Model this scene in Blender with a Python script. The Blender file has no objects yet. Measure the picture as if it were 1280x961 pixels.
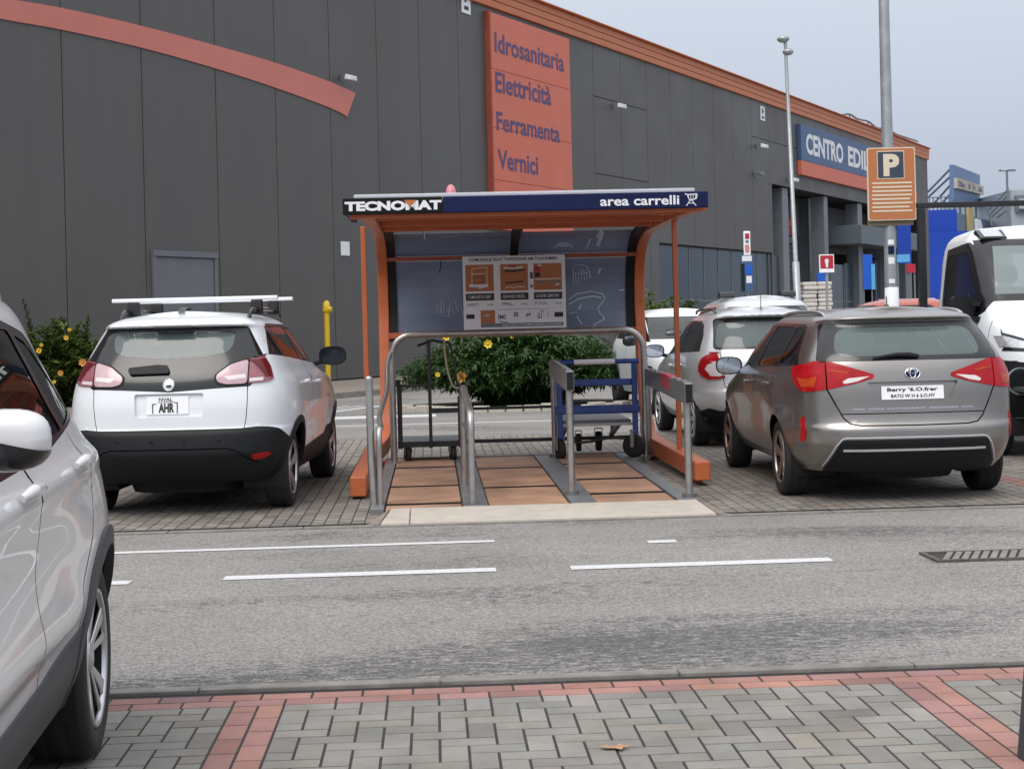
import bpy, bmesh, math, random
import numpy as np
from mathutils import Vector, Matrix, geometry
random.seed(7); RNG = np.random.default_rng(7)
sc = bpy.context.scene; COL = sc.collection
R = math.radians; PI = math.pi
# ------------------------------------------------------------------ camera geometry (measured from the photograph)
FPX = 2000.; EYE = 1.5; ROLL = R(1.4); HOR = 404.
CR, SR = math.cos(ROLL), math.sin(ROLL)
PSI = 0.05; CP, SP = math.cos(PSI), math.sin(PSI)      # the car park runs at a slight angle to the view
def un(px, py):
    a = px - 640; b = HOR - py
    return a*CR + b*SR, -a*SR + b*CR
def W(px, py, Y):                     # point at depth Y
    u, v = un(px, py); return Vector((u*Y/FPX, Y, EYE + v*Y/FPX))
def G(px, py, z=0.0):                 # point on the ground
    u, v = un(px, py); Y = (EYE - z)*FPX/(-v); return Vector((u*Y/FPX, Y, z))
def L(a, b, z=0.0):                   # car park frame: a along the road, b away from it
    return Vector((a*CP - b*SP, a*SP + b*CP, z))
def LB(px, py, b):                    # (a, z) where a sight line meets the upright plane b = const
    u, v = un(px, py); t = b/(CP - u/FPX*SP)
    return (u/FPX*t)*CP + t*SP, EYE + v/FPX*t
def LG(px, py, z=0.0):
    p = G(px, py, z); return p.x*CP + p.y*SP, -p.x*SP + p.y*CP
WA = G(415, 482); WD = Vector((0.459, 0.8884, 0)); WN = Vector((0.8884, -0.459, 0))
def wall(s, h, o=0.0): return WA + WD*s + WN*o + Vector((0, 0, h))
def wsh(px, py, o=0.0):               # (s, h) on the long shop wall
    u, v = un(px, py); d = Vector((u/FPX, 1, v/FPX)); e = Vector((0, 0, EYE))
    t = ((WA + WN*o - e).dot(WN))/d.dot(WN); p = e + d*t
    return (p - WA).dot(WD), p.z
# ------------------------------------------------------------------ materials
def nt(m):
    m.use_nodes = True; return m.node_tree, m.node_tree.nodes['Principled BSDF']
def mat(name, col, rough=.55, metal=0., coat=0., var=.12, scale=6., bump=0., bscale=60., spec=.5, alpha=None, stretch=None):
    m = bpy.data.materials.new(name); t, b = nt(m)
    b.inputs['Roughness'].default_value = rough; b.inputs['Metallic'].default_value = metal
    b.inputs['Coat Weight'].default_value = coat; b.inputs['Coat Roughness'].default_value = .04
    b.inputs['Specular IOR Level'].default_value = spec
    c = (*col, 1)
    if var or bump:
        tc = t.nodes.new('ShaderNodeTexCoord'); out = tc.outputs['Object']
        if stretch:
            mp = t.nodes.new('ShaderNodeMapping'); mp.inputs['Scale'].default_value = stretch
            t.links.new(out, mp.inputs[0]); out = mp.outputs[0]
    if var:
        n = t.nodes.new('ShaderNodeTexNoise'); n.inputs['Scale'].default_value = scale; n.inputs['Detail'].default_value = 8; n.inputs['Roughness'].default_value = .65
        t.links.new(out, n.inputs['Vector'])
        r = t.nodes.new('ShaderNodeValToRGB'); r.color_ramp.elements[0].position = .3; r.color_ramp.elements[1].position = .7
        r.color_ramp.elements[0].color = (*[x*(1-var) for x in col], 1); r.color_ramp.elements[1].color = (*[min(1, x*(1+var)) for x in col], 1)
        t.links.new(n.outputs['Fac'], r.inputs[0]); t.links.new(r.outputs[0], b.inputs['Base Color'])
        rr = t.nodes.new('ShaderNodeMapRange'); rr.inputs['To Min'].default_value = max(.02, rough*.85); rr.inputs['To Max'].default_value = min(1, rough*1.15)
        t.links.new(n.outputs['Fac'], rr.inputs['Value']); t.links.new(rr.outputs[0], b.inputs['Roughness'])
    else: b.inputs['Base Color'].default_value = c
    if bump:
        n2 = t.nodes.new('ShaderNodeTexNoise'); n2.inputs['Scale'].default_value = bscale; n2.inputs['Detail'].default_value = 5
        bp = t.nodes.new('ShaderNodeBump'); bp.inputs['Strength'].default_value = bump; bp.inputs['Distance'].default_value = .01
        t.links.new(out, n2.inputs['Vector']); t.links.new(n2.outputs['Fac'], bp.inputs['Height']); t.links.new(bp.outputs[0], b.inputs['Normal'])
    m.diffuse_color = c
    return m
def glass(name, tint, refl=1.0, body=(.02, .025, .03), opaque=.15, rough=.015):
    """Flat glazing: a tinted see-through pane with a mirror coat and a little body of its own."""
    m = bpy.data.materials.new(name); m.use_nodes = True; t = m.node_tree; t.nodes.clear()
    o = t.nodes.new('ShaderNodeOutputMaterial'); tr = t.nodes.new('ShaderNodeBsdfTransparent'); tr.inputs[0].default_value = (*tint, 1)
    df = t.nodes.new('ShaderNodeBsdfDiffuse'); df.inputs[0].default_value = (*body, 1)
    gl = t.nodes.new('ShaderNodeBsdfGlossy'); gl.inputs['Roughness'].default_value = rough; gl.inputs[0].default_value = (refl, refl, refl, 1)
    m1 = t.nodes.new('ShaderNodeMixShader'); m1.inputs[0].default_value = opaque
    fr = t.nodes.new('ShaderNodeFresnel'); fr.inputs[0].default_value = 1.55
    m2 = t.nodes.new('ShaderNodeMixShader')
    L_ = t.links.new
    L_(tr.outputs[0], m1.inputs[1]); L_(df.outputs[0], m1.inputs[2]); L_(fr.outputs[0], m2.inputs[0]); L_(m1.outputs[0], m2.inputs[1]); L_(gl.outputs[0], m2.inputs[2]); L_(m2.outputs[0], o.inputs[0])
    return m
M = {}
M['black_plastic'] = mat('black_plastic', (.008, .009, .011), .55, var=.2, scale=30, bump=.08, bscale=400, spec=.3)
M['gloss_black'] = mat('gloss_black', (.010, .011, .013), .16, var=0, coat=.2)
M['dark_lining'] = mat('dark_lining', (.008, .008, .009), .8, var=0)
M['cabin'] = mat('cabin', (.06, .06, .065), .75, var=.1)
M['rubber'] = mat('rubber', (.016, .016, .017), .75, var=.25, scale=20, bump=.1, bscale=120)
M['alloy'] = mat('alloy', (.55, .55, .56), .3, .85, var=.08, scale=20)
M['alloy_bronze'] = mat('alloy_bronze', (.36, .31, .26), .35, .85, var=.1, scale=20)
M['chrome'] = mat('chrome', (.8, .8, .82), .12, 1., var=0)
M['white_paint'] = mat('white_paint', (.76, .79, .83), .3, 0, .6, var=.02, scale=2)
M['pearl_paint'] = mat('pearl_paint', (.68, .68, .69), .35, .15, .8, var=.02, scale=2)
M['silver_paint'] = mat('silver_paint', (.62, .63, .65), .32, .4, .8, var=.03, scale=3)
M['bronze_paint'] = mat('bronze_paint', (.30, .283, .27), .30, .88, .5, var=.03, scale=3)
M['red_paint'] = mat('red_paint', (.38, .08, .05), .35, 0, .8, var=.04)
M['lens_red'] = mat('lens_red', (.36, .006, .010), .22, var=.25, scale=14, coat=.15, spec=.3)
M['lens_dark_red'] = mat('lens_dark_red', (.12, .010, .016), .2, var=.2, scale=14, coat=.2, spec=.3)
M['lens_pink'] = mat('lens_pink', (.50, .34, .37), .18, .1, coat=.4, var=.12, scale=9)
M['lens_rose'] = mat('lens_rose', (.30, .11, .13), .18, .1, coat=.4, var=.2, scale=9)
M['lens_orange'] = mat('lens_orange', (.42, .055, .012), .2, var=.2, scale=20, coat=.15, spec=.3)
M['lens_clear'] = mat('lens_clear', (.55, .57, .60), .15, .5, coat=1, var=.25, scale=25)
M['glass_truck'] = glass('glass_truck', (.72, .80, .80), .9, (.30, .36, .365), .55)
M['lens_white'] = mat('lens_white', (.72, .66, .66), .12, .1, coat=1, var=.06, scale=14)
M['plate_white'] = mat('plate_white', (.85, .86, .88), .4, var=.04)
M['plate_ink'] = mat('plate_ink', (.02, .02, .024), .5, var=0)
M['dark_mirror'] = mat('dark_mirror', (.05,.055,.06), .06, 1., var=0)
M['glass_rear'] = glass('glass_rear', (.62, .74, .74), .9, (.21, .275, .28), .38)
M['glass_dark'] = glass('glass_dark', (.16, .18, .19), .9, (.012, .014, .016), .35)
M['glass_front'] = glass('glass_front', (.78, .86, .86), .9, (.10, .12, .12), .08)
M['mirror'] = mat('mirror', (.75, .8, .85), .03, 1., var=0)
M['steel'] = mat('steel', (.42, .41, .40), .32, .8, var=.18, scale=9, bump=.04)
M['steel_dull'] = mat('steel_dull', (.22, .23, .24), .42, .7, var=.25, scale=8, bump=.06)
M['plate_steel'] = mat('plate_steel', (.20, .21, .22), .45, .4, var=.25, scale=5, bump=.1)
M['galvanised'] = mat('galvanised', (.36, .39, .41), .45, .5, var=.15, scale=7, bump=.05)
M['orange_frame'] = mat('orange_frame', (.50, .125, .042), .42, var=.14, scale=4, bump=.04)
M['orange_dark'] = mat('orange_dark', (.33, .07, .035), .5, var=.2, scale=4)
M['fascia_blue'] = mat('fascia_blue', (.005, .011, .058), .6, var=.12, scale=3, spec=.2)
M['fascia_black'] = mat('fascia_black', (.006, .006, .007), .6, var=.1, spec=.2)
M['letter_white'] = mat('letter_white', (.74, .75, .78), .5, var=.03)
M['roof_sheet'] = mat('roof_sheet', (.62, .66, .72), .4, var=.08)
M['pane'] = None
M['wood'] = None
M['blue_steel'] = mat('blue_steel', (.014, .055, .25), .35, var=.15, scale=8, coat=.3)
M['black_steel'] = mat('black_steel', (.012, .013, .016), .4, var=.2, scale=10)
M['deck_grey'] = mat('deck_grey', (.13, .15, .17), .4, .3, var=.25, scale=8)
M['cream_stone'] = mat('cream_stone', (.45, .41, .355), .75, var=.12, scale=7, bump=.15, bscale=90)
M['wall_panel'] = mat('wall_panel', (.078, .075, .074), .5, var=.09, scale=.5, bump=.03, bscale=3)
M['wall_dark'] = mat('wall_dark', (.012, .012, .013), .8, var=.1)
M['wall_orange'] = mat('wall_orange', (.55, .17, .135), .5, var=.05, scale=.8)
M['sign_orange'] = mat('sign_orange', (.60, .145, .085), .5, var=.06, scale=.8)
M['roof_orange'] = mat('roof_orange', (.50, .145, .045), .45, var=.08, scale=1.2)
M['sign_ink'] = mat('sign_ink', (.085, .045, .15), .5, var=.1)
M['sign_blue'] = mat('sign_blue', (.045, .10, .22), .45, var=.08, scale=1)
M['door_grey'] = mat('door_grey', (.135, .142, .162), .5, var=.06, scale=2)
M['facade_glass'] = mat('facade_glass', (.035, .055, .07), .22, .1, var=.2, scale=.35)
M['mullion'] = mat('mullion', (.16, .19, .21), .45, .3, var=.08)
M['column_grey'] = mat('column_grey', (.17, .19, .215), .5, var=.1, scale=2)
M['canopy_grey'] = mat('canopy_grey', (.10, .13, .15), .5, var=.1)
M['bright_blue'] = mat('bright_blue', (.006, .10, .55), .45, var=.1, scale=1)
M['sky_blue'] = mat('sky_blue', (.10, .38, .70), .45, var=.08)
M['far_blue'] = mat('far_blue', (.002, .045, .38), .5, var=.08, scale=.3)
M['far_slate'] = mat('far_slate', (.105, .16, .235), .55, var=.08, scale=.3)
M['billboard_blue'] = mat('billboard_blue', (.10, .17, .33), .5, var=.08, scale=.3)
M['billboard_tan'] = mat('billboard_tan', (.42, .38, .31), .6, var=.2, scale=1.5)
M['far_grey'] = mat('far_grey', (.34, .38, .42), .6, var=.08, scale=.2)
M['yellow_paint'] = mat('yellow_paint', (.60, .39, .008), .4, var=.08)
M['sign_red'] = mat('sign_red', (.42, .02, .04), .4, var=.05)
M['p_orange'] = mat('p_orange', (.47, .165, .06), .5, var=.06, scale=4)
M['p_blue'] = mat('p_blue', (.035, .055, .085), .45, var=.08)
M['p_cream'] = mat('p_cream', (.68, .60, .46), .5, var=.05)
M['p_back'] = mat('p_back', (.20, .15, .10), .6, var=.1)
M['pale_pink'] = mat('pale_pink', (.60, .22, .24), .35, var=.08)
M['bag_white'] = mat('bag_white', (.56, .53, .49), .7, var=.15, scale=6, bump=.3, bscale=12)
M['kerb'] = mat('kerb', (.20, .19, .175), .85, var=.3, scale=7, bump=.3, bscale=70)
M['sidewalk'] = mat('sidewalk', (.24, .20, .17), .85, var=.12, scale=1.5, bump=.1)
M['stem'] = mat('stem', (.06, .055, .025), .8, var=.2)
M['yellow_flower'] = mat('yellow_flower', (.70, .48, .03), .6, var=.1)
M['orange_flower'] = mat('orange_flower', (.62, .28, .05), .6, var=.1)
M['rope'] = mat('rope', (.38, .32, .20), .7, var=.15)
M['soil'] = mat('soil', (.05, .042, .032), .95, var=.3, scale=12, bump=.5, bscale=30)
M['dry_leaf'] = mat('dry_leaf', (.38, .22, .12), .7, var=.25, scale=40)
M['graffiti'] = mat('graffiti', (.55, .62, .72), .6, var=.1)
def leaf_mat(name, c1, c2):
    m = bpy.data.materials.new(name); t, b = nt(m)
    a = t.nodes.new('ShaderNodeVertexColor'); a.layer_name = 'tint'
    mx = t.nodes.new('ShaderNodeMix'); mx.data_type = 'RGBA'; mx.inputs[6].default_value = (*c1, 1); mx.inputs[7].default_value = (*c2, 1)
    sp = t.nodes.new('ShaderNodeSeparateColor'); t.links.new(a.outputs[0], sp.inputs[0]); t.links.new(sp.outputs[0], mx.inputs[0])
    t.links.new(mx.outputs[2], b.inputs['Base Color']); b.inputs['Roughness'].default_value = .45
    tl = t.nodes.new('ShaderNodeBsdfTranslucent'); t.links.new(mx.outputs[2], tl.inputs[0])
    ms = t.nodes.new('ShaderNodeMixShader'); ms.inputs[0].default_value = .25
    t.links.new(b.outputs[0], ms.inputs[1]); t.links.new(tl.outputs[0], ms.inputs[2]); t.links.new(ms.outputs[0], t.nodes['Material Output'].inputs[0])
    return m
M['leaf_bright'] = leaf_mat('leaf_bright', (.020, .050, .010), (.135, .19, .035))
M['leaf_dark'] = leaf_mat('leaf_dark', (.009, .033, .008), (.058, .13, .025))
def brick_mat(name):
    m = bpy.data.materials.new(name); t, b = nt(m)
    a = t.nodes.new('ShaderNodeVertexColor'); a.layer_name = 'tint'
    tc = t.nodes.new('ShaderNodeTexCoord')
    n = t.nodes.new('ShaderNodeTexNoise'); n.inputs['Scale'].default_value = 2.2; n.inputs['Detail'].default_value = 10; n.inputs['Roughness'].default_value = .7
    n2 = t.nodes.new('ShaderNodeTexNoise'); n2.inputs['Scale'].default_value = 260; n2.inputs['Detail'].default_value = 3
    t.links.new(tc.outputs['Object'], n.inputs['Vector']); t.links.new(tc.outputs['Object'], n2.inputs['Vector'])
    r = t.nodes.new('ShaderNodeValToRGB'); r.color_ramp.elements[0].position = .3; r.color_ramp.elements[1].position = .68
    r.color_ramp.elements[0].color = (.66, .64, .62, 1); r.color_ramp.elements[1].color = (1.08, 1.07, 1.06, 1)
    t.links.new(n.outputs['Fac'], r.inputs[0])
    r2 = t.nodes.new('ShaderNodeValToRGB'); r2.color_ramp.elements[0].position = .3; r2.color_ramp.elements[1].position = .7
    r2.color_ramp.elements[0].color = (.8, .8, .8, 1); r2.color_ramp.elements[1].color = (1.12, 1.12, 1.12, 1)
    t.links.new(n2.outputs['Fac'], r2.inputs[0])
    m1 = t.nodes.new('ShaderNodeMix'); m1.data_type = 'RGBA'; m1.blend_type = 'MULTIPLY'; m1.inputs[0].default_value = 1
    m2 = t.nodes.new('ShaderNodeMix'); m2.data_type = 'RGBA'; m2.blend_type = 'MULTIPLY'; m2.inputs[0].default_value = 1
    t.links.new(a.outputs[0], m1.inputs[6]); t.links.new(r.outputs[0], m1.inputs[7]); t.links.new(m1.outputs[2], m2.inputs[6]); t.links.new(r2.outputs[0], m2.inputs[7])
    t.links.new(m2.outputs[2], b.inputs['Base Color']); b.inputs['Roughness'].default_value = .78
    bp = t.nodes.new('ShaderNodeBump'); bp.inputs['Strength'].default_value = .25; bp.inputs['Distance'].default_value = .003
    t.links.new(n2.outputs['Fac'], bp.inputs['Height']); t.links.new(bp.outputs[0], b.inputs['Normal'])
    return m
M['bricks'] = brick_mat('bricks')
def pane_mat():
    m = bpy.data.materials.new('smoked_pane'); t, b = nt(m)
    tc = t.nodes.new('ShaderNodeTexCoord'); n = t.nodes.new('ShaderNodeTexNoise'); n.inputs['Scale'].default_value = 1.3; n.inputs['Detail'].default_value = 7
    t.links.new(tc.outputs['Object'], n.inputs['Vector'])
    r = t.nodes.new('ShaderNodeValToRGB'); r.color_ramp.elements[0].color = (.175, .215, .30, 1); r.color_ramp.elements[1].color = (.32, .38, .49, 1)
    r.color_ramp.elements[0].position = .3; r.color_ramp.elements[1].position = .75
    t.links.new(n.outputs['Fac'], r.inputs[0]); t.links.new(r.outputs[0], b.inputs['Base Color']); b.inputs['Roughness'].default_value = .12
    tr = t.nodes.new('ShaderNodeBsdfTransparent'); tr.inputs[0].default_value = (.62, .70, .82, 1)
    ms = t.nodes.new('ShaderNodeMixShader'); ms.inputs[0].default_value = .3
    t.links.new(b.outputs[0], ms.inputs[1]); t.links.new(tr.outputs[0], ms.inputs[2]); t.links.new(ms.outputs[0], t.nodes['Material Output'].inputs[0])
    return m
M['pane'] = pane_mat()
def wood_mat():
    m = bpy.data.materials.new('weathered_planks'); t, b = nt(m)
    tc = t.nodes.new('ShaderNodeTexCoord'); mp = t.nodes.new('ShaderNodeMapping'); mp.inputs['Scale'].default_value = (1.2, 22, 4)
    t.links.new(tc.outputs['Object'], mp.inputs[0])
    n = t.nodes.new('ShaderNodeTexNoise'); n.inputs['Scale'].default_value = 2.4; n.inputs['Detail'].default_value = 9; n.inputs['Roughness'].default_value = .7; n.inputs['Distortion'].default_value = .6
    t.links.new(mp.outputs[0], n.inputs['Vector'])
    n3 = t.nodes.new('ShaderNodeTexNoise'); n3.inputs['Scale'].default_value = 2.; n3.inputs['Detail'].default_value = 5; t.links.new(tc.outputs['Object'], n3.inputs['Vector'])
    r = t.nodes.new('ShaderNodeValToRGB'); e = r.color_ramp.elements
    e[0].position = .28; e[0].color = (.24, .135, .085, 1); e[1].position = .72; e[1].color = (.52, .325, .225, 1)
    t.links.new(n.outputs['Fac'], r.inputs[0])
    r3 = t.nodes.new('ShaderNodeValToRGB'); r3.color_ramp.elements[0].color = (.62, .60, .58, 1); r3.color_ramp.elements[1].color = (1.15, 1.1, 1.05, 1); r3.color_ramp.elements[0].position = .3; r3.color_ramp.elements[1].position = .65
    t.links.new(n3.outputs['Fac'], r3.inputs[0])
    mx = t.nodes.new('ShaderNodeMix'); mx.data_type = 'RGBA'; mx.blend_type = 'MULTIPLY'; mx.inputs[0].default_value = 1
    t.links.new(r.outputs[0], mx.inputs[6]); t.links.new(r3.outputs[0], mx.inputs[7]); t.links.new(mx.outputs[2], b.inputs['Base Color'])
    b.inputs['Roughness'].default_value = .65
    bp = t.nodes.new('ShaderNodeBump'); bp.inputs['Strength'].default_value = .3; bp.inputs['Distance'].default_value = .004
    t.links.new(n.outputs['Fac'], bp.inputs['Height']); t.links.new(bp.outputs[0], b.inputs['Normal'])
    return m
M['wood'] = wood_mat()
def translucent_mat(name, col, f):
    m = bpy.data.materials.new(name); t, b = nt(m); b.inputs['Base Color'].default_value = (*col, 1); b.inputs['Roughness'].default_value = .5
    tl = t.nodes.new('ShaderNodeBsdfTranslucent'); tl.inputs[0].default_value = (*col, 1); ms = t.nodes.new('ShaderNodeMixShader'); ms.inputs[0].default_value = f
    t.links.new(b.outputs[0], ms.inputs[1]); t.links.new(tl.outputs[0], ms.inputs[2]); t.links.new(ms.outputs[0], t.nodes['Material Output'].inputs[0]); return m
M['roof_sheet'] = translucent_mat('roof_sheet', (.74, .76, .80), .6)
M['ceiling'] = translucent_mat('ceiling', (.50, .27, .19), .6)
def wall_mat():
    m = bpy.data.materials.new('wall_panel'); t, b = nt(m); N = t.nodes.new; K = t.links.new
    tc = N('ShaderNodeTexCoord'); mp = N('ShaderNodeMapping'); mp.inputs['Scale'].default_value = (1.6, 1.6, .09); K(tc.outputs['Object'], mp.inputs[0])
    n = N('ShaderNodeTexNoise'); n.inputs['Scale'].default_value = 1.5; n.inputs['Detail'].default_value = 8; n.inputs['Roughness'].default_value = .65; K(mp.outputs[0], n.inputs['Vector'])
    n2 = N('ShaderNodeTexNoise'); n2.inputs['Scale'].default_value = .35; n2.inputs['Detail'].default_value = 5; K(tc.outputs['Object'], n2.inputs['Vector'])
    ad = N('ShaderNodeMath'); ad.operation = 'ADD'; K(n.outputs['Fac'], ad.inputs[0]); K(n2.outputs['Fac'], ad.inputs[1])
    r = N('ShaderNodeValToRGB'); e = r.color_ramp.elements; e[0].position = .35; e[1].position = .72; e[0].color = (.078,.075,.073,1); e[1].color = (.100,.096,.094,1)
    hv = N('ShaderNodeMath'); hv.operation = 'MULTIPLY'; hv.inputs[1].default_value = .5; K(ad.outputs[0], hv.inputs[0]); K(hv.outputs[0], r.inputs[0]); K(r.outputs[0], b.inputs['Base Color'])
    rr = N('ShaderNodeMapRange'); rr.inputs['From Min'].default_value = .3; rr.inputs['From Max'].default_value = .7; rr.inputs['To Min'].default_value = .38; rr.inputs['To Max'].default_value = .6; K(n2.outputs['Fac'], rr.inputs['Value']); K(rr.outputs[0], b.inputs['Roughness'])
    return m
M['wall_panel'] = wall_mat()
# ------------------------------------------------------------------ mesh building
class MB:
    def __init__(s): s.v = []; s.f = []; s.sm = []; s.c = []
    def add(s, vs, fs, smooth=False, col=None):
        o = len(s.v); s.v += [tuple(p) for p in vs]
        for f in fs: s.f.append(tuple(i+o for i in f)); s.sm.append(smooth); s.c.append(col)
        return s
    def hexa(s, p, smooth=False):     # 8 corners: bottom 4 ccw, top 4
        return s.add(p, [(3,2,1,0),(4,5,6,7),(0,1,5,4),(1,2,6,5),(2,3,7,6),(3,0,4,7)], smooth)
    def box(s, x0, x1, y0, y1, z0, z1, M_=None):
        p = [Vector(q) for q in ((x0,y0,z0),(x1,y0,z0),(x1,y1,z0),(x0,y1,z0),(x0,y0,z1),(x1,y0,z1),(x1,y1,z1),(x0,y1,z1))]
        if M_ is not None: p = [M_ @ q for q in p]
        return s.hexa(p)
    def bar(s, A, B, w, h, up=(0,0,1)):   # rectangular bar between two points
        A = Vector(A); B = Vector(B); d = (B-A).normalized(); up = Vector(up)
        if abs(d.dot(up)) > .95: up = Vector((0,1,0))
        r = d.cross(up).normalized(); u = r.cross(d).normalized()
        q = [(-w/2,-h/2),(w/2,-h/2),(w/2,h/2),(-w/2,h/2)]
        return s.hexa([A+r*a+u*b for a,b in q] + [B+r*a+u*b for a,b in q])
    def tube(s, pts, rad, n=10, cap=True, up=None):
        pts = [Vector(p) for p in pts]; rings = []; N = len(pts)
        rr = rad if isinstance(rad, (list, tuple)) else [rad]*N
        ref = None
        for i, p in enumerate(pts):
            d = (pts[min(i+1,N-1)]-pts[max(i-1,0)]).normalized()
            if ref is None:
                ref = d.orthogonal().normalized()
            ref = (ref - d*ref.dot(d)).normalized(); b = d.cross(ref)
            rings.append([p + (ref*math.cos(2*PI*k/n) + b*math.sin(2*PI*k/n))*rr[i] for k in range(n)])
        vs = [q for r in rings for q in r]; fs = []
        for i in range(N-1):
            for k in range(n): fs.append((i*n+k, i*n+(k+1)%n, (i+1)*n+(k+1)%n, (i+1)*n+k))
        s.add(vs, fs, True)
        if cap: s.add(rings[0], [tuple(range(n))[::-1]]); s.add(rings[-1], [tuple(range(n))])
        return s
    def prism(s, poly, fn, d0, d1, smooth=False):   # polygon (2d) extruded: fn(p, d) -> point
        n = len(poly); vs = [fn(p, d0) for p in poly] + [fn(p, d1) for p in poly]
        fs = [tuple(range(n))[::-1], tuple(range(n, 2*n))]
        s.add(vs, fs); s.add(vs, [(i, (i+1)%n, n+(i+1)%n, n+i) for i in range(n)], smooth)
        return s
    def lathe(s, prof, O=(0,0,0), ax='z', n=32, smooth=True, closed=False):
        O = Vector(O); vs = []
        for r, h in prof:
            for k in range(n):
                a = 2*PI*k/n; c, q = r*math.cos(a), r*math.sin(a)
                vs.append(O + (Vector((c,q,h)) if ax == 'z' else Vector((c,h,q)) if ax == 'y' else Vector((h,c,q))))
        m = len(prof); fs = []
        for i in range(m if closed else m-1):
            for k in range(n): fs.append((i*n+k, i*n+(k+1)%n, ((i+1)%m)*n+(k+1)%n, ((i+1)%m)*n+k))
        return s.add(vs, fs, smooth)
    def grid(s, P, smooth=True, col=None):         # P[i][j] points
        n = len(P[0]); vs = [p for r in P for p in r]; fs = []
        for i in range(len(P)-1):
            for j in range(n-1): fs.append((i*n+j, i*n+j+1, (i+1)*n+j+1, (i+1)*n+j))
        return s.add(vs, fs, smooth, col)
    def xf(s, M_): s.v = [tuple(M_ @ Vector(p)) for p in s.v]; return s
    def build(s, name, m, parent=None, loc=None, bevel=0., seg=2, local=False, fixn=True, ang=40):
        me = bpy.data.meshes.new(name)
        if parent is not None and not local:
            I = ROOT[parent.name].inverted(); v = [I @ Vector(p) for p in s.v]
        elif loc is not None: l = Vector(loc); v = [Vector(p)-l for p in s.v]
        else: v = s.v
        me.from_pydata([tuple(p) for p in v], [], s.f)
        me.polygons.foreach_set('use_smooth', s.sm)
        if any(c is not None for c in s.c):
            at = me.color_attributes.new('tint', 'FLOAT_COLOR', 'CORNER'); arr = []
            for p, c in zip(me.polygons, s.c): arr += list((*(c or (1,1,1)), 1))*p.loop_total
            at.data.foreach_set('color', arr)
        if fixn:
            bm = bmesh.new(); bm.from_mesh(me); bmesh.ops.recalc_face_normals(bm, faces=bm.faces[:]); bm.to_mesh(me); bm.free()
        return link(name, me, m, parent, loc, bevel, seg, ang)
def link(name, me, m, parent=None, loc=None, bevel=0., seg=2, ang=40):
    o = bpy.data.objects.new(name, me); COL.objects.link(o)
    if m is not None: me.materials.append(M[m] if isinstance(m, str) else m)
    if parent is not None:
        o.parent = parent; ROOT[o.name] = ROOT[parent.name]
    else:
        if loc is not None: o.location = loc
        ROOT[o.name] = Matrix.Translation(Vector(loc) if loc is not None else Vector((0,0,0)))
    if bevel:
        b = o.modifiers.new('bevel', 'BEVEL'); b.width = bevel; b.segments = seg; b.limit_method = 'ANGLE'; b.angle_limit = R(ang); b.harden_normals = False
    return o
ROOT = {}
def tag(o, label=None, cat=None, group=None, kind=None):
    if label: o['label'] = label
    if cat: o['category'] = cat
    if group: o['group'] = group
    if kind: o['kind'] = kind
    return o
def thing(name, label, cat, loc=(0,0,0), rz=0., group=None):
    o = bpy.data.objects.new(name, None); COL.objects.link(o); o.location = loc; o.rotation_euler = (0,0,rz); o.empty_display_size = .2
    ROOT[o.name] = Matrix.Translation(Vector(loc)) @ Matrix.Rotation(rz, 4, 'Z')
    return tag(o, label, cat, group)
def copy_tree(o, parent=None):
    c = o.copy(); COL.objects.link(c)
    if parent is not None: c.parent = parent
    for ch in list(o.children): copy_tree(ch, c)
    return c
FONTCACHE = {}
def text_mesh(txt, bold=0., shear=0., space=1.):
    cu = bpy.data.curves.new('lettering', 'FONT'); cu.body = txt; cu.size = 1; cu.offset = bold; cu.shear = shear; cu.space_character = space; cu.resolution_u = 3
    o = bpy.data.objects.new('lettering', cu); COL.objects.link(o)
    bpy.context.view_layer.update()
    dg = bpy.context.evaluated_depsgraph_get(); me = bpy.data.meshes.new_from_object(o.evaluated_get(dg))
    v = np.array([p.co[:] for p in me.vertices]); f = [tuple(p.vertices) for p in me.polygons]
    bpy.data.objects.remove(o); bpy.data.curves.remove(cu); bpy.data.meshes.remove(me)
    mn = v.min(0); mx = v.max(0)
    v = (v - mn)/(mx - mn + 1e-9); return v[:, :2], f
def letters(mb, txt, fn, bold=0.0, shear=0., space=1., sub=0):
    """Lettering as raised faces; fn(u, v) with u, v in 0..1 over the box of the text."""
    v, f = text_mesh(txt, bold, shear, space); mb.add([fn(a, b) for a, b in v], f); return mb
def rnd(poly, r, n=5):
    out = []; N = len(poly)
    for i in range(N):
        p0, p, p1 = (np.array(poly[j % N], float) for j in (i-1, i, i+1))
        rr = r[i] if isinstance(r, (list, tuple)) else r
        a = p0-p; b = p1-p; la, lb = np.linalg.norm(a), np.linalg.norm(b); d = min(rr, la*.48, lb*.48)
        if d < 1e-4: out.append(tuple(p)); continue
        A = p + a/la*d; B = p + b/lb*d
        for k in range(n+1):
            t = k/n; out.append(tuple((1-t)**2*A + 2*t*(1-t)*p + t*t*B))
    return out
def smooth_path(pts, n=6):
    P = [Vector(p) for p in pts]; out = []
    for i in range(len(P)-1):
        a = P[max(i-1,0)]; b = P[i]; c = P[i+1]; d = P[min(i+2,len(P)-1)]
        for k in range(n):
            t = k/n; out.append(.5*((2*b) + (c-a)*t + (2*a-5*b+4*c-d)*t*t + (3*b-a-3*c+d)*t**3))
    out.append(P[-1]); return out
def fillet(pts, r, n=6):
    P = [Vector(p) for p in pts]; out = [P[0]]
    for i in range(1, len(P)-1):
        a = P[i-1]-P[i]; b = P[i+1]-P[i]; d = min(r, a.length*.49, b.length*.49); A = P[i]+a.normalized()*d; B = P[i]+b.normalized()*d
        for k in range(n+1):
            t = k/n; out.append((1-t)**2*A + 2*t*(1-t)*P[i] + t*t*B)
    out.append(P[-1]); return out
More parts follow.
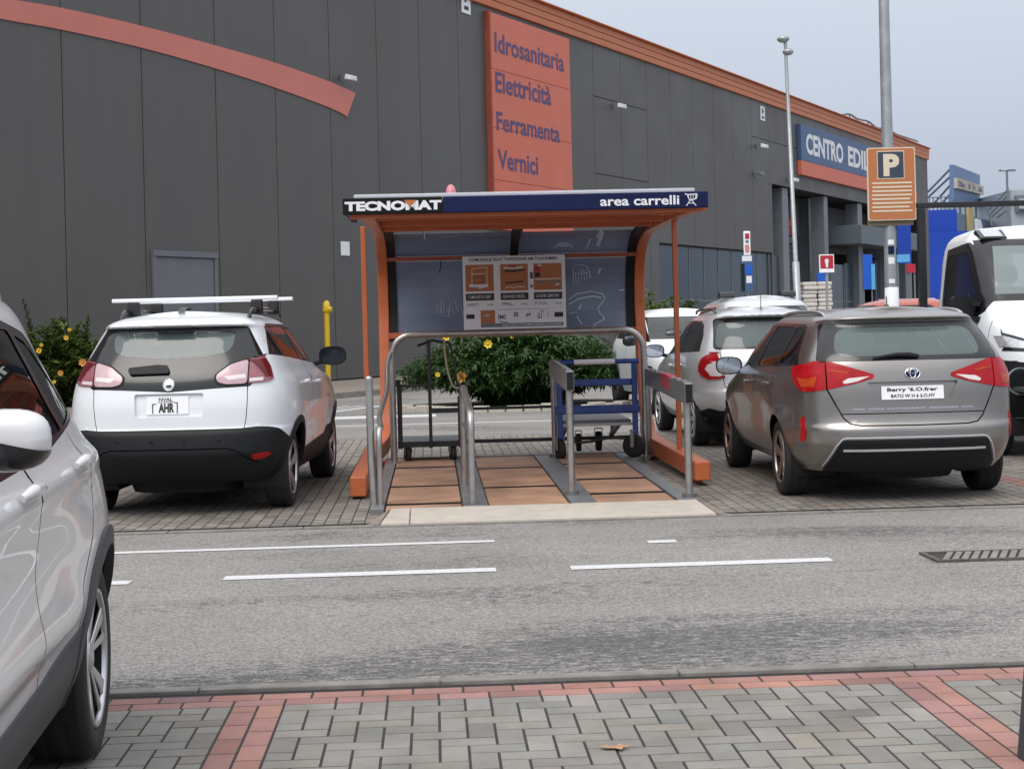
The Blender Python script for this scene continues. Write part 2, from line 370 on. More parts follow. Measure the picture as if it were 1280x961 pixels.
# ------------------------------------------------------------------ ground
def asphalt_mat():
    m = bpy.data.materials.new('asphalt'); t, b = nt(m); N = t.nodes.new; K = t.links.new
    tc = N('ShaderNodeTexCoord'); mp = N('ShaderNodeMapping'); mp.inputs['Rotation'].default_value = (0,0,-PSI); K(tc.outputs['Object'], mp.inputs[0])
    def noise(scale, det, rough, st=None, dist=0):
        n = N('ShaderNodeTexNoise'); n.inputs['Scale'].default_value = scale; n.inputs['Detail'].default_value = det; n.inputs['Roughness'].default_value = rough; n.inputs['Distortion'].default_value = dist
        if st:
            q = N('ShaderNodeMapping'); q.inputs['Scale'].default_value = st; K(mp.outputs[0], q.inputs[0]); K(q.outputs[0], n.inputs['Vector'])
        else: K(mp.outputs[0], n.inputs['Vector'])
        return n
    def ramp(src, p0, c0, p1, c1):
        r = N('ShaderNodeValToRGB'); e = r.color_ramp.elements; e[0].position = p0; e[1].position = p1; e[0].color = (c0,c0,c0,1); e[1].color = (c1,c1,c1,1); K(src, r.inputs[0]); return r
    def mul(a, bb):
        x = N('ShaderNodeMix'); x.data_type = 'RGBA'; x.blend_type = 'MULTIPLY'; x.inputs[0].default_value = 1; K(a, x.inputs[6]); K(bb, x.inputs[7]); return x
    base = N('ShaderNodeRGB'); base.outputs[0].default_value = (.240, .229, .218, 1)
    vo = N('ShaderNodeTexVoronoi'); vo.inputs['Scale'].default_value = 95; K(mp.outputs[0], vo.inputs['Vector'])
    st = N('ShaderNodeSeparateColor'); K(vo.outputs['Color'], st.inputs[0])
    stones = ramp(st.outputs[0], .0, .62, 1., 1.42)
    big = ramp(noise(.55, 6, .6).outputs['Fac'], .3, .86, .7, 1.1)
    patch = noise(.85, 5, .6, (.36, 1.25, 1), .4); gr = noise(27, 5, .72, (.42, 1.15, 1)); gr2 = noise(80, 2, .6, (.6, 1.0, 1))
    sep = N('ShaderNodeSeparateXYZ'); K(mp.outputs[0], sep.inputs[0]); near = N('ShaderNodeMapRange'); near.inputs['From Min'].default_value = 6.72; near.inputs['From Max'].default_value = 8.3; near.inputs['To Min'].default_value = .10; near.inputs['To Max'].default_value = 0.; K(sep.outputs[1], near.inputs['Value'])
    ad = N('ShaderNodeMath'); ad.operation = 'MULTIPLY_ADD'; ad.inputs[1].default_value = .95; K(patch.outputs['Fac'], ad.inputs[0]); K(gr.outputs['Fac'], ad.inputs[2])
    a2 = N('ShaderNodeMath'); a2.operation = 'MULTIPLY_ADD'; a2.inputs[1].default_value = .45; K(gr2.outputs['Fac'], a2.inputs[0]); K(ad.outputs[0], a2.inputs[2])
    a3 = N('ShaderNodeMath'); a3.operation = 'ADD'; K(a2.outputs[0], a3.inputs[0]); K(near.outputs[0], a3.inputs[1])
    worn = ramp(a3.outputs[0], 1.0, 1., 1.0, 1.)
    e = worn.color_ramp.elements; e[0].position = .0; e[1].position = 1.
    mr_ = N('ShaderNodeMapRange'); mr_.inputs['From Min'].default_value = 1.275; mr_.inputs['From Max'].default_value = 1.375; K(a3.outputs[0], mr_.inputs['Value']); t.links.remove(worn.inputs[0].links[0]); K(mr_.outputs[0], worn.inputs[0]); e[1].color = (.42,.42,.43,1)
    fine = noise(26, 4, .7, (.5, 1.3, 1)); spots = ramp(fine.outputs['Fac'], .62, 1., .70, .68)
    streak = ramp(noise(.9, 9, .7, (.16, 2.6, 1)).outputs['Fac'], .60, 1., .70, .80)
    x = mul(base.outputs[0], stones.outputs[0]); x = mul(x.outputs[2], big.outputs[0]); x = mul(x.outputs[2], worn.outputs[0]); x = mul(x.outputs[2], spots.outputs[0]); x = mul(x.outputs[2], streak.outputs[0])
    K(x.outputs[2], b.inputs['Base Color']); b.inputs['Roughness'].default_value = .8; b.inputs['Specular IOR Level'].default_value = .35
    bp = N('ShaderNodeBump'); bp.inputs['Strength'].default_value = .55; bp.inputs['Distance'].default_value = .006
    K(vo.outputs['Distance'], bp.inputs['Height']); K(bp.outputs[0], b.inputs['Normal'])
    return m
M['asphalt'] = asphalt_mat()
def line_mat():
    m = bpy.data.materials.new('worn_line_paint'); t, b = nt(m); N = t.nodes.new; K = t.links.new
    tc = N('ShaderNodeTexCoord'); n = N('ShaderNodeTexNoise'); n.inputs['Scale'].default_value = 38; n.inputs['Detail'].default_value = 9; n.inputs['Roughness'].default_value = .75
    K(tc.outputs['Object'], n.inputs['Vector']); r = N('ShaderNodeValToRGB'); e = r.color_ramp.elements
    e[0].position = .30; e[0].color = (.26,.25,.24,1); e[1].position = .47; e[1].color = (.60,.60,.61,1)
    K(n.outputs['Fac'], r.inputs[0]); K(r.outputs[0], b.inputs['Base Color']); b.inputs['Roughness'].default_value = .7
    return m
M['line_paint'] = line_mat()
g = MB(); n = 24
P = [[Vector((-600 + 1200*i/n, -300 + 1500*j/n, 0)) for i in range(n+1)] for j in range(n+1)]
g.grid(P, False); tag(g.build('ground', 'asphalt', fixn=False), kind='structure')

def brick(mb, a0, a1, b0, b1, col, z=.02, gap=.0026, ch=.003, gb=None):
    gb = gb or gap; a0 += gap; a1 -= gap; b0 += gb; b1 -= gb
    if a1-a0 < .015 or b1-b0 < .015: return
    dz = random.uniform(-.0004, .0006); z += dz
    q = [(a0,b0),(a1,b0),(a1,b1),(a0,b1)]; c = [(a0+ch,b0+ch),(a1-ch,b0+ch),(a1-ch,b1-ch),(a0+ch,b1-ch)]
    vs = [L(x,y,z-.008) for x,y in q] + [L(x,y,z) for x,y in c]
    mb.add(vs, [(4,5,6,7),(0,1,5,4),(1,2,6,5),(2,3,7,6),(3,0,4,7)], False, col)
def grey():
    k = random.gauss(1, .10); w = random.gauss(0, .004); return (.245*k+w, .234*k, .215*k-w)
def red():
    k = random.gauss(1, .09); w = random.gauss(0, .01); return (.355*k+w, .185*k, .160*k-w)
def tan():
    k = random.gauss(1, .11); w = random.gauss(0, .005); return (.245*k+w, .222*k, .198*k-w)
KB = 6.58                                              # near kerb line
mb = MB(); U = .1015
# red double course along the kerb
for r in range(2):
    a = -6.0 - .1*r
    while a < 7: brick(mb, a, a+.203, KB-.034-U*(r+1), KB-.034-U*r, red()); a += .203
top = KB-.034-2*U
bands = [-3.45, -.82, 1.81, 4.44]
for bd in bands:                                       # red bay lines, two bricks wide
    for c in range(2):
        b = top - (.0 if c else .1)
        brick(mb, bd+c*U, bd+(c+1)*U, b, top, red()) if not c else None
        while b > 3.4: brick(mb, bd+c*U, bd+(c+1)*U, b-.2, b, red()); b -= .2
xs = [-6.0] + [q for bd in bands for q in (bd, bd+2*U)] + [7.0]
for i in range(0, len(xs), 2):                         # grey herringbone bays
    A0, A1 = xs[i], xs[i+1]; B0, B1 = 3.4, top
    nm = int((A1-A0)/U)+3; nn = int((B1-B0)/U)+3
    for m_ in range(-1, nm):
        for k in range(-1, nn):
            t = (m_-k) % 4
            if t == 0: r = (A0+m_*U, A0+(m_+2)*U, B1-(k+1)*U, B1-k*U)
            elif t == 2: r = (A0+m_*U, A0+(m_+1)*U, B1-(k+1)*U, B1-(k-1)*U)
            else: continue
            brick(mb, max(r[0],A0), min(r[1],A1), max(r[2],B0), min(r[3],B1), grey())
tag(mb.build('paving', 'bricks', fixn=False), kind='structure')
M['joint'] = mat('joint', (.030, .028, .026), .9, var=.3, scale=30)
mb = MB(); mb.add([L(-6.2,3.3,.018), L(7.2,3.3,.018), L(7.2,KB-.034,.018), L(-6.2,KB-.034,.018)], [(0,1,2,3)]); gapm = MB(); gapm.add([L(-6.2,KB-.036,.004), L(7.2,KB-.036,.004), L(7.2,KB+.075,.004), L(-6.2,KB+.075,.004)], [(0,1,2,3)]); tag(gapm.build('gap_shade', 'wall_dark', fixn=False), kind='structure')  # second strip is coloured dark for the shadow in the kerb gap
FB0, FB1 = 12.1, 21.15
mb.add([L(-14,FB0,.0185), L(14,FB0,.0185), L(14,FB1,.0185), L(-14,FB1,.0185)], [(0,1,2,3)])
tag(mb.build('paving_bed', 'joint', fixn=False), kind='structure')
# far bays under the parked cars: bricks laid lengthways, staggered
mb = MB(); ra, rb_ = LG(1258, 607); redA = [round(ra, 2)]
a = -11.0; k = 0
while a < 12:
    off = (k % 2)*.1; b = FB0 - off; k += 1; isr = any(0 <= a-q < .2 for q in redA)
    while b < FB1:
        brick(mb, a, a+.1015, max(b, FB0), min(b+.203, FB1), red() if isr else tan(), z=.02, gb=.011); b += .203
    a += .1015
tag(mb.build('paving', 'bricks', fixn=False), kind='structure')
mb = MB()                                              # near kerb: low concrete strip in lengths
a = -6.0
while a < 7.2:
    z = .022+random.uniform(-.002,.002); p = [L(a+.004,KB+.076), L(a+.996,KB+.076), L(a+.996,KB+.18), L(a+.004,KB+.18)]
    mb.hexa([q-Vector((0,0,.05)) for q in p] + [q+Vector((0,0,z-.006*(i>1))) for i,q in enumerate(p)]); a += 1.0
tag(mb.build('kerb', 'kerb', bevel=.006), kind='structure')
mb = MB(); a = -12.
while a < 13:                                          # far kerb: a dark flush strip
    p = [L(a+.004,FB0-.11), L(a+.996,FB0-.11), L(a+.996,FB0-.005), L(a+.004,FB0-.005)]
    mb.hexa([q-Vector((0,0,.05)) for q in p] + [q+Vector((0,0,.012)) for q in p]); a += 1.0
tag(mb.build('kerb', 'kerb', bevel=.004), kind='structure')
# painted lines
mb = MB()
def strip(a0, a1, b0, b1, z=.004, sk=0.):
    nn = max(2, int(abs(a1-a0)/.4)); vs = []
    for i in range(nn+1):
        a = a0+(a1-a0)*i/nn; j = random.uniform(-.004,.004); vs += [L(a, b0+j, z), L(a+sk, b1+j, z)]
    mb.add(vs, [(2*i, 2*i+2, 2*i+3, 2*i+1) for i in range(nn)])
for (p, q, w) in (((142,692),(618,676),.10), ((100,730.5),(163,728),.14), ((280,723),(620,712),.15), ((713,709.5),(1040,700),.15), ((810,678),(845,676),.13)):
    A, B = LG(*p), LG(*q); bb = (A[1]+B[1])/2; strip(A[0], B[0], bb-w/2, bb+w/2)
strip(-14, 14, 24.25, 24.42); 
A = LG(545, 520); strip(-14, A[0], 26.2, 27.0)
for k in range(9):
    x0 = LG(345+16*k, 510)[0]-1.2; mb.add([L(x0,28.2,.004), L(x0+.35,28.2,.004), L(x0+1.5,30.6,.004), L(x0+1.15,30.6,.004)], [(0,1,2,3)])
strip(-14, -2.2, 31.2, 31.4)
for k in range(6): mb.add([L(9+2.6*k,FB1,.024)+Vector((0,0,0)), L(9.1+2.6*k,FB1,.024), L(9.1+2.6*k,FB0+4.5,.024), L(9+2.6*k,FB0+4.5,.024)], [(0,1,2,3)])
tag(mb.build('lane_markings', 'line_paint', fixn=False), kind='structure')
# footway along the shop wall
mb = MB(); p = [wall(-60,-.05,.0), wall(-60,-.05,4.25), wall(75,-.05,4.25), wall(75,-.05,0)]
mb.hexa(p + [q+Vector((0,0,.17)) for q in p]); tag(mb.build('footway', 'sidewalk', bevel=.01), kind='structure')
mb = MB(); p = [wall(-60,-.05,4.26), wall(-60,-.05,4.42), wall(75,-.05,4.42), wall(75,-.05,4.26)]
mb.hexa(p + [q+Vector((0,0,.18)) for q in p]); tag(mb.build('kerb', 'kerb', bevel=.015), kind='structure')
# ------------------------------------------------------------------ shop building
B = thing('store_building', 'long dark grey panelled retail warehouse with orange roof edge', 'building', wall(20,0,-6), 0)
TOPH = 11.30
known = [-9.62,-7.15,-4.55,-2.18,.24,2.56,4.85,7.15]
seams = [-9.62-2.42*k for k in range(16,0,-1)] + known
while seams[-1] < 68.45-1.2: seams.append(seams[-1] + 2.44)
seams[-1] = 68.45
def wbox(mb, s0, s1, h0, h1, o0, o1):
    p = [wall(s0,h0,o1), wall(s1,h0,o1), wall(s1,h0,o0), wall(s0,h0,o0)]
    mb.hexa(p + [q+Vector((0,0,h1-h0)) for q in p])
WIN = (22.75, 36.55, 4.46); ENT = (36.75, 66.3, 7.66)
mb = MB(); g_ = .012
for i in range(len(seams)-1):
    s0, s1 = seams[i]+g_, seams[i+1]-g_
    cuts = [.15, TOPH]
    if 15.5 < s0 < 17.5: cuts = [.15, 3.2, 6.71, 9.44, TOPH]
    if 17.5 < s0 < 19.9: cuts = [.15, 6.71, 9.44, TOPH]
    if 34 < s0 < 44: cuts = [.15, 9.6, TOPH]
    for c in range(len(cuts)-1):
        h0, h1 = cuts[c]+(g_ if c else 0), cuts[c+1]-g_
        segs = [(s0, s1, h0, h1)]
        for (w0, w1, wh) in (WIN, ENT):
            new = []
            for (x0,x1,y0,y1) in segs:
                if x1 <= w0 or x0 >= w1 or y0 >= wh: new.append((x0,x1,y0,y1)); continue
                if y1 > wh: new.append((x0,x1,wh,y1))
                if x0 < w0-.05: new.append((x0,w0,y0,min(y1,wh)))
                if x1 > w1+.05: new.append((w1,x1,y0,min(y1,wh)))
            segs = new
        for (x0,x1,y0,y1) in segs:
            if (-6.95 < x0 and x1 < -4.7) or (x0 < -6 < x1 and False): pass
            wbox(mb, x0, x1, y0, y1, -.12, 0)
mb.build('wall_cladding', 'wall_panel', B, bevel=.006, seg=1)
mb = MB()                                              # body of the building behind the cladding
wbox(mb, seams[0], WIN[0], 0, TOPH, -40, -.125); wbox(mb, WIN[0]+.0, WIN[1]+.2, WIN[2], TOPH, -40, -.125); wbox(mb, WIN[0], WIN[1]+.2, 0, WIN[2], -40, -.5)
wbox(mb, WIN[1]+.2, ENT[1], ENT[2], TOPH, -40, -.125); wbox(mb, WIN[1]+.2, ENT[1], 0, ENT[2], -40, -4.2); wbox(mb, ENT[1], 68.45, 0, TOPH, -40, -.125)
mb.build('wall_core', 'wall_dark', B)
mb = MB(); wbox(mb, 68.47, 68.6, 0, TOPH, -40, 0); mb.build('end_wall', 'wall_panel', B)
mb = MB()                                              # ribbed orange roof edge
for k, (h0, h1, o) in enumerate(((11.28,11.51,.10),(11.51,11.74,.115),(11.74,11.98,.13))): wbox(mb, seams[0], 68.75, h0+.004, h1-.004, -.3, o)
wbox(mb, seams[0], 68.75, 11.978, 12.03, -1.2, .26)
mb.build('roof_edge', 'roof_orange', B, bevel=.02)
# the long curved stripe, laid flat on the cladding
mb = MB(); top_ = [(-30,6.6),(-24,7.35),(-18,7.92),(-14,8.08),(-11.15,8.13),(-9.58,8.19),(-7.14,8.2),(-4.5,8.14),(-2.14,8.05),(.19,7.88),(1.42,7.73)]
bot_ = [(-30,6.1),(-24,6.85),(-18,7.45),(-14,7.64),(-11.17,7.70),(-9.58,7.74),(-7.14,7.72),(-4.5,7.6),(-2.14,7.43),(.19,7.2),(.99,7.05)]
tp = smooth_path([wall(s,h,.03) for s,h in top_], 6); bt = smooth_path([wall(s,h,.03) for s,h in bot_], 6)
n = len(tp); back = WN*-.027
vs = tp + bt + [p+back for p in tp] + [p+back for p in bt]
fs = [(i, n+i, n+i+1, i+1) for i in range(n-1)] + [(i, i+1, 2*n+i+1, 2*n+i) for i in range(n-1)] + [(n+i+1, n+i, 3*n+i, 3*n+i+1) for i in range(n-1)] + [(n-1, 2*n-1, 4*n-1, 3*n-1)]
mb.add(vs, fs); mb.build('curved_stripe', 'wall_orange', B)
# door left of the shelter
d = MB(); wbox(d, -6.86, -4.82, .15, 3.16, -.03, .03); do = d.build('door', 'door_grey', B, bevel=.01)
f = MB(); wbox(f, -6.98, -6.87, .15, 3.28, -.05, .06); wbox(f, -4.81, -4.70, .15, 3.28, -.05, .06); wbox(f, -6.98, -4.70, 3.17, 3.30, -.05, .08); f.build('frame', 'door_grey', do, bevel=.005)
h = MB(); wbox(h, -6.0, -5.95, 1.15, 1.3, .03, .09); h.build('handle', 'steel', do)
# strip of glazing low on the wall
s = WIN[0]+.1; k = 0
while s < WIN[1]-.3:
    w = MB(); wbox(w, s+.03, min(s+1.7, WIN[1]-.02)-.03, .18, WIN[2]-.06, -.20, -.15); wo = w.build('window', 'facade_glass', B)
    f = MB(); wbox(f, s-.028, s+.028, .18, WIN[2]-.06, -.20, -.13); wbox(f, s+.03, min(s+1.7,WIN[1])-.03, 2.2, 2.26, -.149, -.135); f.build('frame', 'mullion', wo); s += 1.7
mb = MB(); wbox(mb, WIN[0], WIN[1], WIN[2]-.055, WIN[2]+.0, -.3, -.06); mb.build('window_head', 'wall_dark', B)
# loading entrance: deep bay with columns, shutters and a canopy
def px_s(x, y=300): return wsh(x, y)[0]
mb = MB(); 
for (s0, s1, h0, h1, o) in ((ENT[0]+2.6, 46.2, 5.6, 7.6, -1.6), (47.2, 66, 5.0, 7.6, -2.2)): wbox(mb, s0, s1, h0, h1, o-.1, o)
mb.build('inner_wall', 'wall_panel', B)
for (s0, s1, h1, o) in ((40.6, 45.6, 5.25, -1.7), (48.2, 51.6, 5.0, -2.3)):
    mb = MB(); h = .2
    while h < h1-.05: wbox(mb, s0, s1, h, h+.21, o-.1, o+.02*(int(h/.24) % 2)); h += .24
    so = mb.build('roller_shutter', 'wall_panel', B)
    f = MB(); wbox(f, s0-.1, s1+.1, h1, h1+.32, o-.1, o+.12); f.build('guide_box', 'mullion', so)
for (s0, w, h1, o) in ((39.2,.9,7.62,-.15), (46.0,.7,7.62,-.15), (47.2,1.5,7.62,-1.2), (52.6,.9,7.62,-.15), (58.6,.9,7.62,-.15), (64.2,1.6,7.62,-.3)):
    mb = MB(); wbox(mb, s0-w/2, s0+w/2, .1, h1, o-.7, o); mb.build('column', 'column_grey', B, bevel=.02)
mb = MB(); wbox(mb, 48.9, 62.5, 5.25, 6.25, -1.5, .9); mb.build('canopy', 'canopy_grey', B, bevel=.03)
for (s0, s1, h1, o) in ((37.0,38.6,4.4,-.35), (47.8,50.2,4.2,-.5), (50.6,52.1,4.3,-.5), (57.0,58.0,4.6,-.5)):
    mb = MB(); wbox(mb, s0, s1, .2, h1, o-.06, o); wo = mb.build('window', 'facade_glass', B)
    f = MB(); wbox(f, s0-.07, s0, .2, h1, o-.08, o+.04); wbox(f, s1, s1+.07, .2, h1, o-.08, o+.04); wbox(f, s0, s1, 2.2, 2.27, o-.05, o+.03); f.build('frame', 'mullion', wo)
wmb = MB(); wbox(wmb, 37.0, 38.9, 3.9, 7.5, -1.6, -1.55); wo = wmb.build('window', 'wall_dark', B)
f = MB()
for hh in (5.0, 6.0): wbox(f, 37.0, 38.9, hh, hh+.07, -1.55, -1.48)
for ss in (37.9,): wbox(f, ss, ss+.07, 3.9, 6.0, -1.55, -1.47)
f.build('frame', 'mullion', wo)
# signs on the wall
def wall_sign_letters(mb, txt, s0, s1, h0, h1, o, bold): letters(mb, txt, lambda a, b: wall(s0+(s1-s0)*a, h0+(h1-h0)*b, o), bold)
S1 = thing('wall_sign', 'tall orange wall board listing four departments in purple letters', 'sign', wall(11.9,4.5,.1))
mb = MB(); hs = [4.4, 5.93, 7.55, 9.36, 11.10]
bL, bR = wsh(612.5,16,.16)[0], wsh(711.5,49,.16)[0]
for i in range(4): wbox(mb, bL, bR, hs[i]+.006, hs[i+1]-.006, .0+.004, .16)
mb.build('board', 'sign_orange', S1, bevel=.01)
mb = MB(); wbox(mb, bL-.09, bL-.005, 4.4, 11.12, .004, .18); mb.build('edge_trim', 'orange_dark', S1)
mb = MB()
for txt, p0, x1, H_ in (('Idrosanitaria', (618,41), 705, .60), ('Elettricità', (619,90), 689, .63), ('Ferramenta', (620.5,140), 700, .57), ('Vernici', (622,187), 673, .60)):
    s0, h1 = wsh(*p0, .166); s1 = wsh(x1, p0[1]+30, .166)[0]; mb = MB(); wall_sign_letters(mb, txt, s0, s1, h1-H_, h1+.02, .166, .022); mb.build('lettering', 'sign_ink', S1, fixn=False)
S2 = thing('wall_sign', 'long blue and orange fascia sign high over the loading entrance', 'sign', wall(52,8,.1))
mb = MB(); cL = wsh(1001,157,.22)[0]; wbox(mb, cL, 64.6, 9.05, 10.82, .004, .22); mb.build('board', 'sign_blue', S2, bevel=.02)
mb = MB(); wbox(mb, cL, 64.6, 8.35, 9.046, .004, .22); mb.build('lower_band', 'sign_orange', S2, bevel=.02)
mb = MB(); wall_sign_letters(mb, 'CENTRO', wsh(1007.5,172,.228)[0], wsh(1054,190,.228)[0], 9.42, 10.46, .228, .035); mb.build('lettering', 'letter_white', S2, fixn=False); mb = MB(); e0_, e1_ = wsh(1060,190,.228)[0], wsh(1083,198,.228)[0]; wall_sign_letters(mb, 'EDILE', e0_, e0_+(e1_-e0_)*1.40, 9.42, 10.46, .228, .035); mb.build('lettering', 'letter_white', S2, fixn=False)
S3 = thing('wall_sign', 'small faded red lettered board inside the loading entrance', 'sign', wall(43,5.7,-1.5))
mb = MB(); wbox(mb, 41.7, 44.9, 5.62, 6.5, -1.59, -1.5); mb.build('board', 'sign_red', S3)
mb = MB(); wall_sign_letters(mb, 'INGRESSO', 42.0, 44.6, 6.1, 6.38, -1.494, .01); mb.build('lettering', 'pale_pink', S3, fixn=False); mb = MB(); wall_sign_letters(mb, 'MERCI', 42.6, 44.0, 5.72, 5.98, -1.494, .01); mb.build('lettering', 'pale_pink', S3, fixn=False)
for lab, (s0, h0, s1, h1, txt) in {'white numbered notice plate high on the dark wall left of the tall orange board': (7.40, wsh(580,17)[1], 7.95, wsh(580,17)[1]+.75, 'N1'), 'small blank white plate on the dark wall left of the shelter': (.55, 3.38, .95, 3.75, None),
        'narrow white notice plate high on the wall by the tall lamp post': (35.3, 10.45, 35.9, 11.1, 'N2')}.items():
    t_ = thing('notice_plate', lab, 'sign', wall(s0,h0,.02)); mb = MB(); wbox(mb, s0, s1, h0, h1, .004, .03); mb.build('plate', 'letter_white', t_, bevel=.004)
    if txt:
        mb = MB(); w_ = s1-s0; hh = h1-h0
        wbox(mb, s0+.3*w_, s0+.5*w_, h0+.45*hh, h0+.9*hh, .032, .036); wbox(mb, s0+.5*w_, s0+.75*w_, h0+.62*hh, h0+.72*hh, .032, .036); wbox(mb, s0+.25*w_, s0+.75*w_, h0+.15*hh, h0+.3*hh, .032, .036)
        mb.build('symbol', 'plate_ink', t_)
def wall_light(px, py, lab, sz=1.):
    s_, h_ = wsh(px, py); t_ = thing('wall_floodlight', lab, 'lamp', wall(s_,h_,0), group='floodlights on the shop wall')
    mb = MB(); wbox(mb, s_-.06*sz, s_+.06*sz, h_-.12*sz, h_+.12*sz, .004, .06); mb.bar(wall(s_,h_,.05), wall(s_,h_+.02,.35*sz), .05*sz, .05*sz); mb.build('bracket', 'mullion', t_)
    mb = MB(); c = wall(s_,h_+.0,.45*sz); mb.hexa([c+WD*a*sz+WN*b*sz+Vector((0,0,z*sz)) for a,b,z in ((-.28,.2,-.16),(.28,.2,-.16),(.28,-.1,-.1),(-.28,-.1,-.1),(-.24,.22,.03),(.24,.22,.03),(.22,-.1,.13),(-.22,-.1,.13))]); mb.build('head', 'letter_white', t_, bevel=.03*sz)
wall_light(426, 98, 'white floodlight on the dark wall above the end of the curved stripe', .62)
wall_light(766, 133, 'white floodlight on the dark wall right of the tall orange board', .72)
wall_light(945, 183, 'white floodlight on the wall left of the tall lamp post, upper of two', .8)
wall_light(984, 225, 'small white floodlight over the dark opening behind the tall lamp post', .8)
s_, h_ = wsh(943, 218); t_ = thing('security_camera', 'small grey camera bracket on the wall below the upper floodlight', 'camera', wall(s_,h_,0))
mb = MB(); wbox(mb, s_-.1, s_+.1, h_-.1, h_+.1, .004, .05); mb.bar(wall(s_,h_,.05), wall(s_,h_-.05,.3), .05, .05); mb.build('bracket', 'mullion', t_)
mb = MB(); c = wall(s_,h_,.32); mb.bar(c-WD*.3, c+WD*.25, .16, .16); mb.build('housing', 'column_grey', t_, bevel=.03)
# ------------------------------------------------------------------ trolley shelter
def sweep(mb, path, a, w, t):                          # rectangular section along a (b, z) path in the plane a
    P = [np.array(p, float) for p in path]; rings = []
    av = list(a) if isinstance(a, (tuple, list)) else (a, a); A_ = [av[0]+(av[1]-av[0])*i/(len(P)-1) for i in range(len(P))]
    for i, p in enumerate(P):
        a = A_[i]; d = P[min(i+1,len(P)-1)] - P[max(i-1,0)]; d /= np.linalg.norm(d); n = np.array([-d[1], d[0]])
        q0, q1 = p - n*t/2, p + n*t/2
        rings.append([L(a-w/2,*q0), L(a+w/2,*q0), L(a+w/2,*q1), L(a-w/2,*q1)])
    vs = [q for r in rings for q in r]; fs = [(0,1,2,3), tuple(len(vs)-4+k for k in (3,2,1,0))]
    for i in range(len(P)-1):
        for k in range(4): fs.append((4*i+k, 4*i+(k+1)%4, 4*i+4+(k+1)%4, 4*i+4+k))
    mb.add(vs, fs)
def lbox(mb, a0, a1, b0, b1, z0, z1):
    p = [L(a0,b0,z0), L(a1,b0,z0), L(a1,b1,z0), L(a0,b1,z0)]; mb.hexa(p + [q+Vector((0,0,z1-z0)) for q in p])
FB = 13.55
aL, zL = LB(428, 249, FB); aR, zR = LB(885, 238, FB); zb = (LB(430,266,FB)[1]+LB(885,262,FB)[1])/2; zt = (zL+zR)/2
SH = thing('trolley_shelter', 'orange framed trolley shelter with smoked back panes and blue roof board', 'shelter', L((aL+aR)/2, 15.8, 0), PSI)
fL = LB(478, 500, 17.9)[0] + .035; fR = LB(812, 520, 17.8)[0] - .05
arch2 = [(13.80,zb+.055),(15.0,zb+.075),(16.6,zb+.07),(17.3,zb+.03),(17.75,zb-.10),(18.02,zb-.36),(18.10,zb-.75),(18.06,1.4),(17.95,.95),(17.8,.5),(17.68,.30)]
arch2 = [tuple(p)[:2] for p in smooth_path([(b,z,0) for b,z in arch2], 5)]
foot = [(17.72,.36),(17.5,.20),(17.1,.16),(14.02,.155)]
foot = [tuple(p)[:2] for p in fillet([(b,z,0) for b,z in foot], .25, 5)]
for a in (fL, fR):
    mb = MB(); sweep(mb, arch2, a, .115, .13); fo = mb.build('arch_frame', 'orange_frame', SH, bevel=.012)
    mb = MB(); sweep(mb, foot if a > 0 else foot[:-1]+[(13.78,.13)], a if a > 0 else (a, a-.13), .14, .17); mb.build('foot_beam', 'orange_frame', SH, bevel=.012)
    mb = MB(); lbox(mb, a-.05-.1*(a<0), a+.05-.1*(a<0), 14.35, 14.5, .0, .065); lbox(mb, a-.05, a+.05, 16.9, 17.05, .0, .08); mb.build('foot_pad', 'orange_dark', SH)
pR = LB(846, 420, 15.5)[0]; pL = LB(456, 380, 15.5)[0]
for a, z0 in ((pR, .24), (pL, LB(461, 474, 15.5)[1])):
    mb = MB(); lbox(mb, a-.024, a+.024, 15.47, 15.52, z0, zb+.02); mb.build('post', 'orange_frame', SH, bevel=.006)
for b in (13.80, 14.7, 15.6, 16.45):
    mb = MB(); lbox(mb, fL+.06, fR-.06, b-.03, b+.03, zb+.02, zb+.075); mb.build('purlin', 'orange_frame', SH, bevel=.006)
mb = MB(); lbox(mb, aL+.10, aR-.10, FB+.06, 17.35, zb+.105, zb+.108); mb.build('ceiling_panel', 'ceiling', SH)
mb = MB(); lbox(mb, aL+.09, aR-.10, FB+.055, 17.5, zt+.005, zt+.035); mb.build('roof_panel', 'roof_sheet', SH, bevel=.02)
mb = MB(); lbox(mb, aL+.05, aR-.08, FB+.09, FB+.14, zb-.03, zb+.03); mb.build('front_rail', 'orange_frame', SH, bevel=.008)
# roof board: black end with the shop name, blue remainder
aS = LB(553, 255, FB)[0]
mb = MB(); lbox(mb, aS+.003, aR, FB, FB+.05, zb, zt); fb = mb.build('roof_board', 'fascia_blue', SH, bevel=.008)
mb = MB(); lbox(mb, aL, aS, FB-.002, FB+.05, zb, zt); fk = mb.build('roof_board', 'fascia_black', SH, bevel=.008)
mb = MB(); lbox(mb, aR-.05, aR, FB+.055, FB+1.5, zb+.03, zt-.01); lbox(mb, aL, aL+.05, FB+.055, FB+1.5, zb+.03, zt-.01); mb.build('side_board', 'fascia_blue', SH)
def flet(txt, p0, p1, parent, m='letter_white', bold=.0, b=FB, dz=(0,0), off=.007):
    a0, z0 = LB(*p0, b); a1, z1 = LB(*p1, b); mb = MB()
    letters(mb, txt, lambda u, v: L(a0+(a1-a0)*u, b-off, z0+(z1-z0)*v), bold); return mb.build('lettering', m, parent, fixn=False)
A0, A1 = LB(431, 262, FB)[0], LB(552, 262, FB)[0]; Z0, Z1 = zb+.028, zt-.03
mb = MB(); letters(mb, 'TECNOMAT', lambda u, v: L(A0+(A1-A0)*u, FB-.009, Z0+(Z1-Z0)*v), .055); mb.build('lettering', 'letter_white', fk, fixn=False)
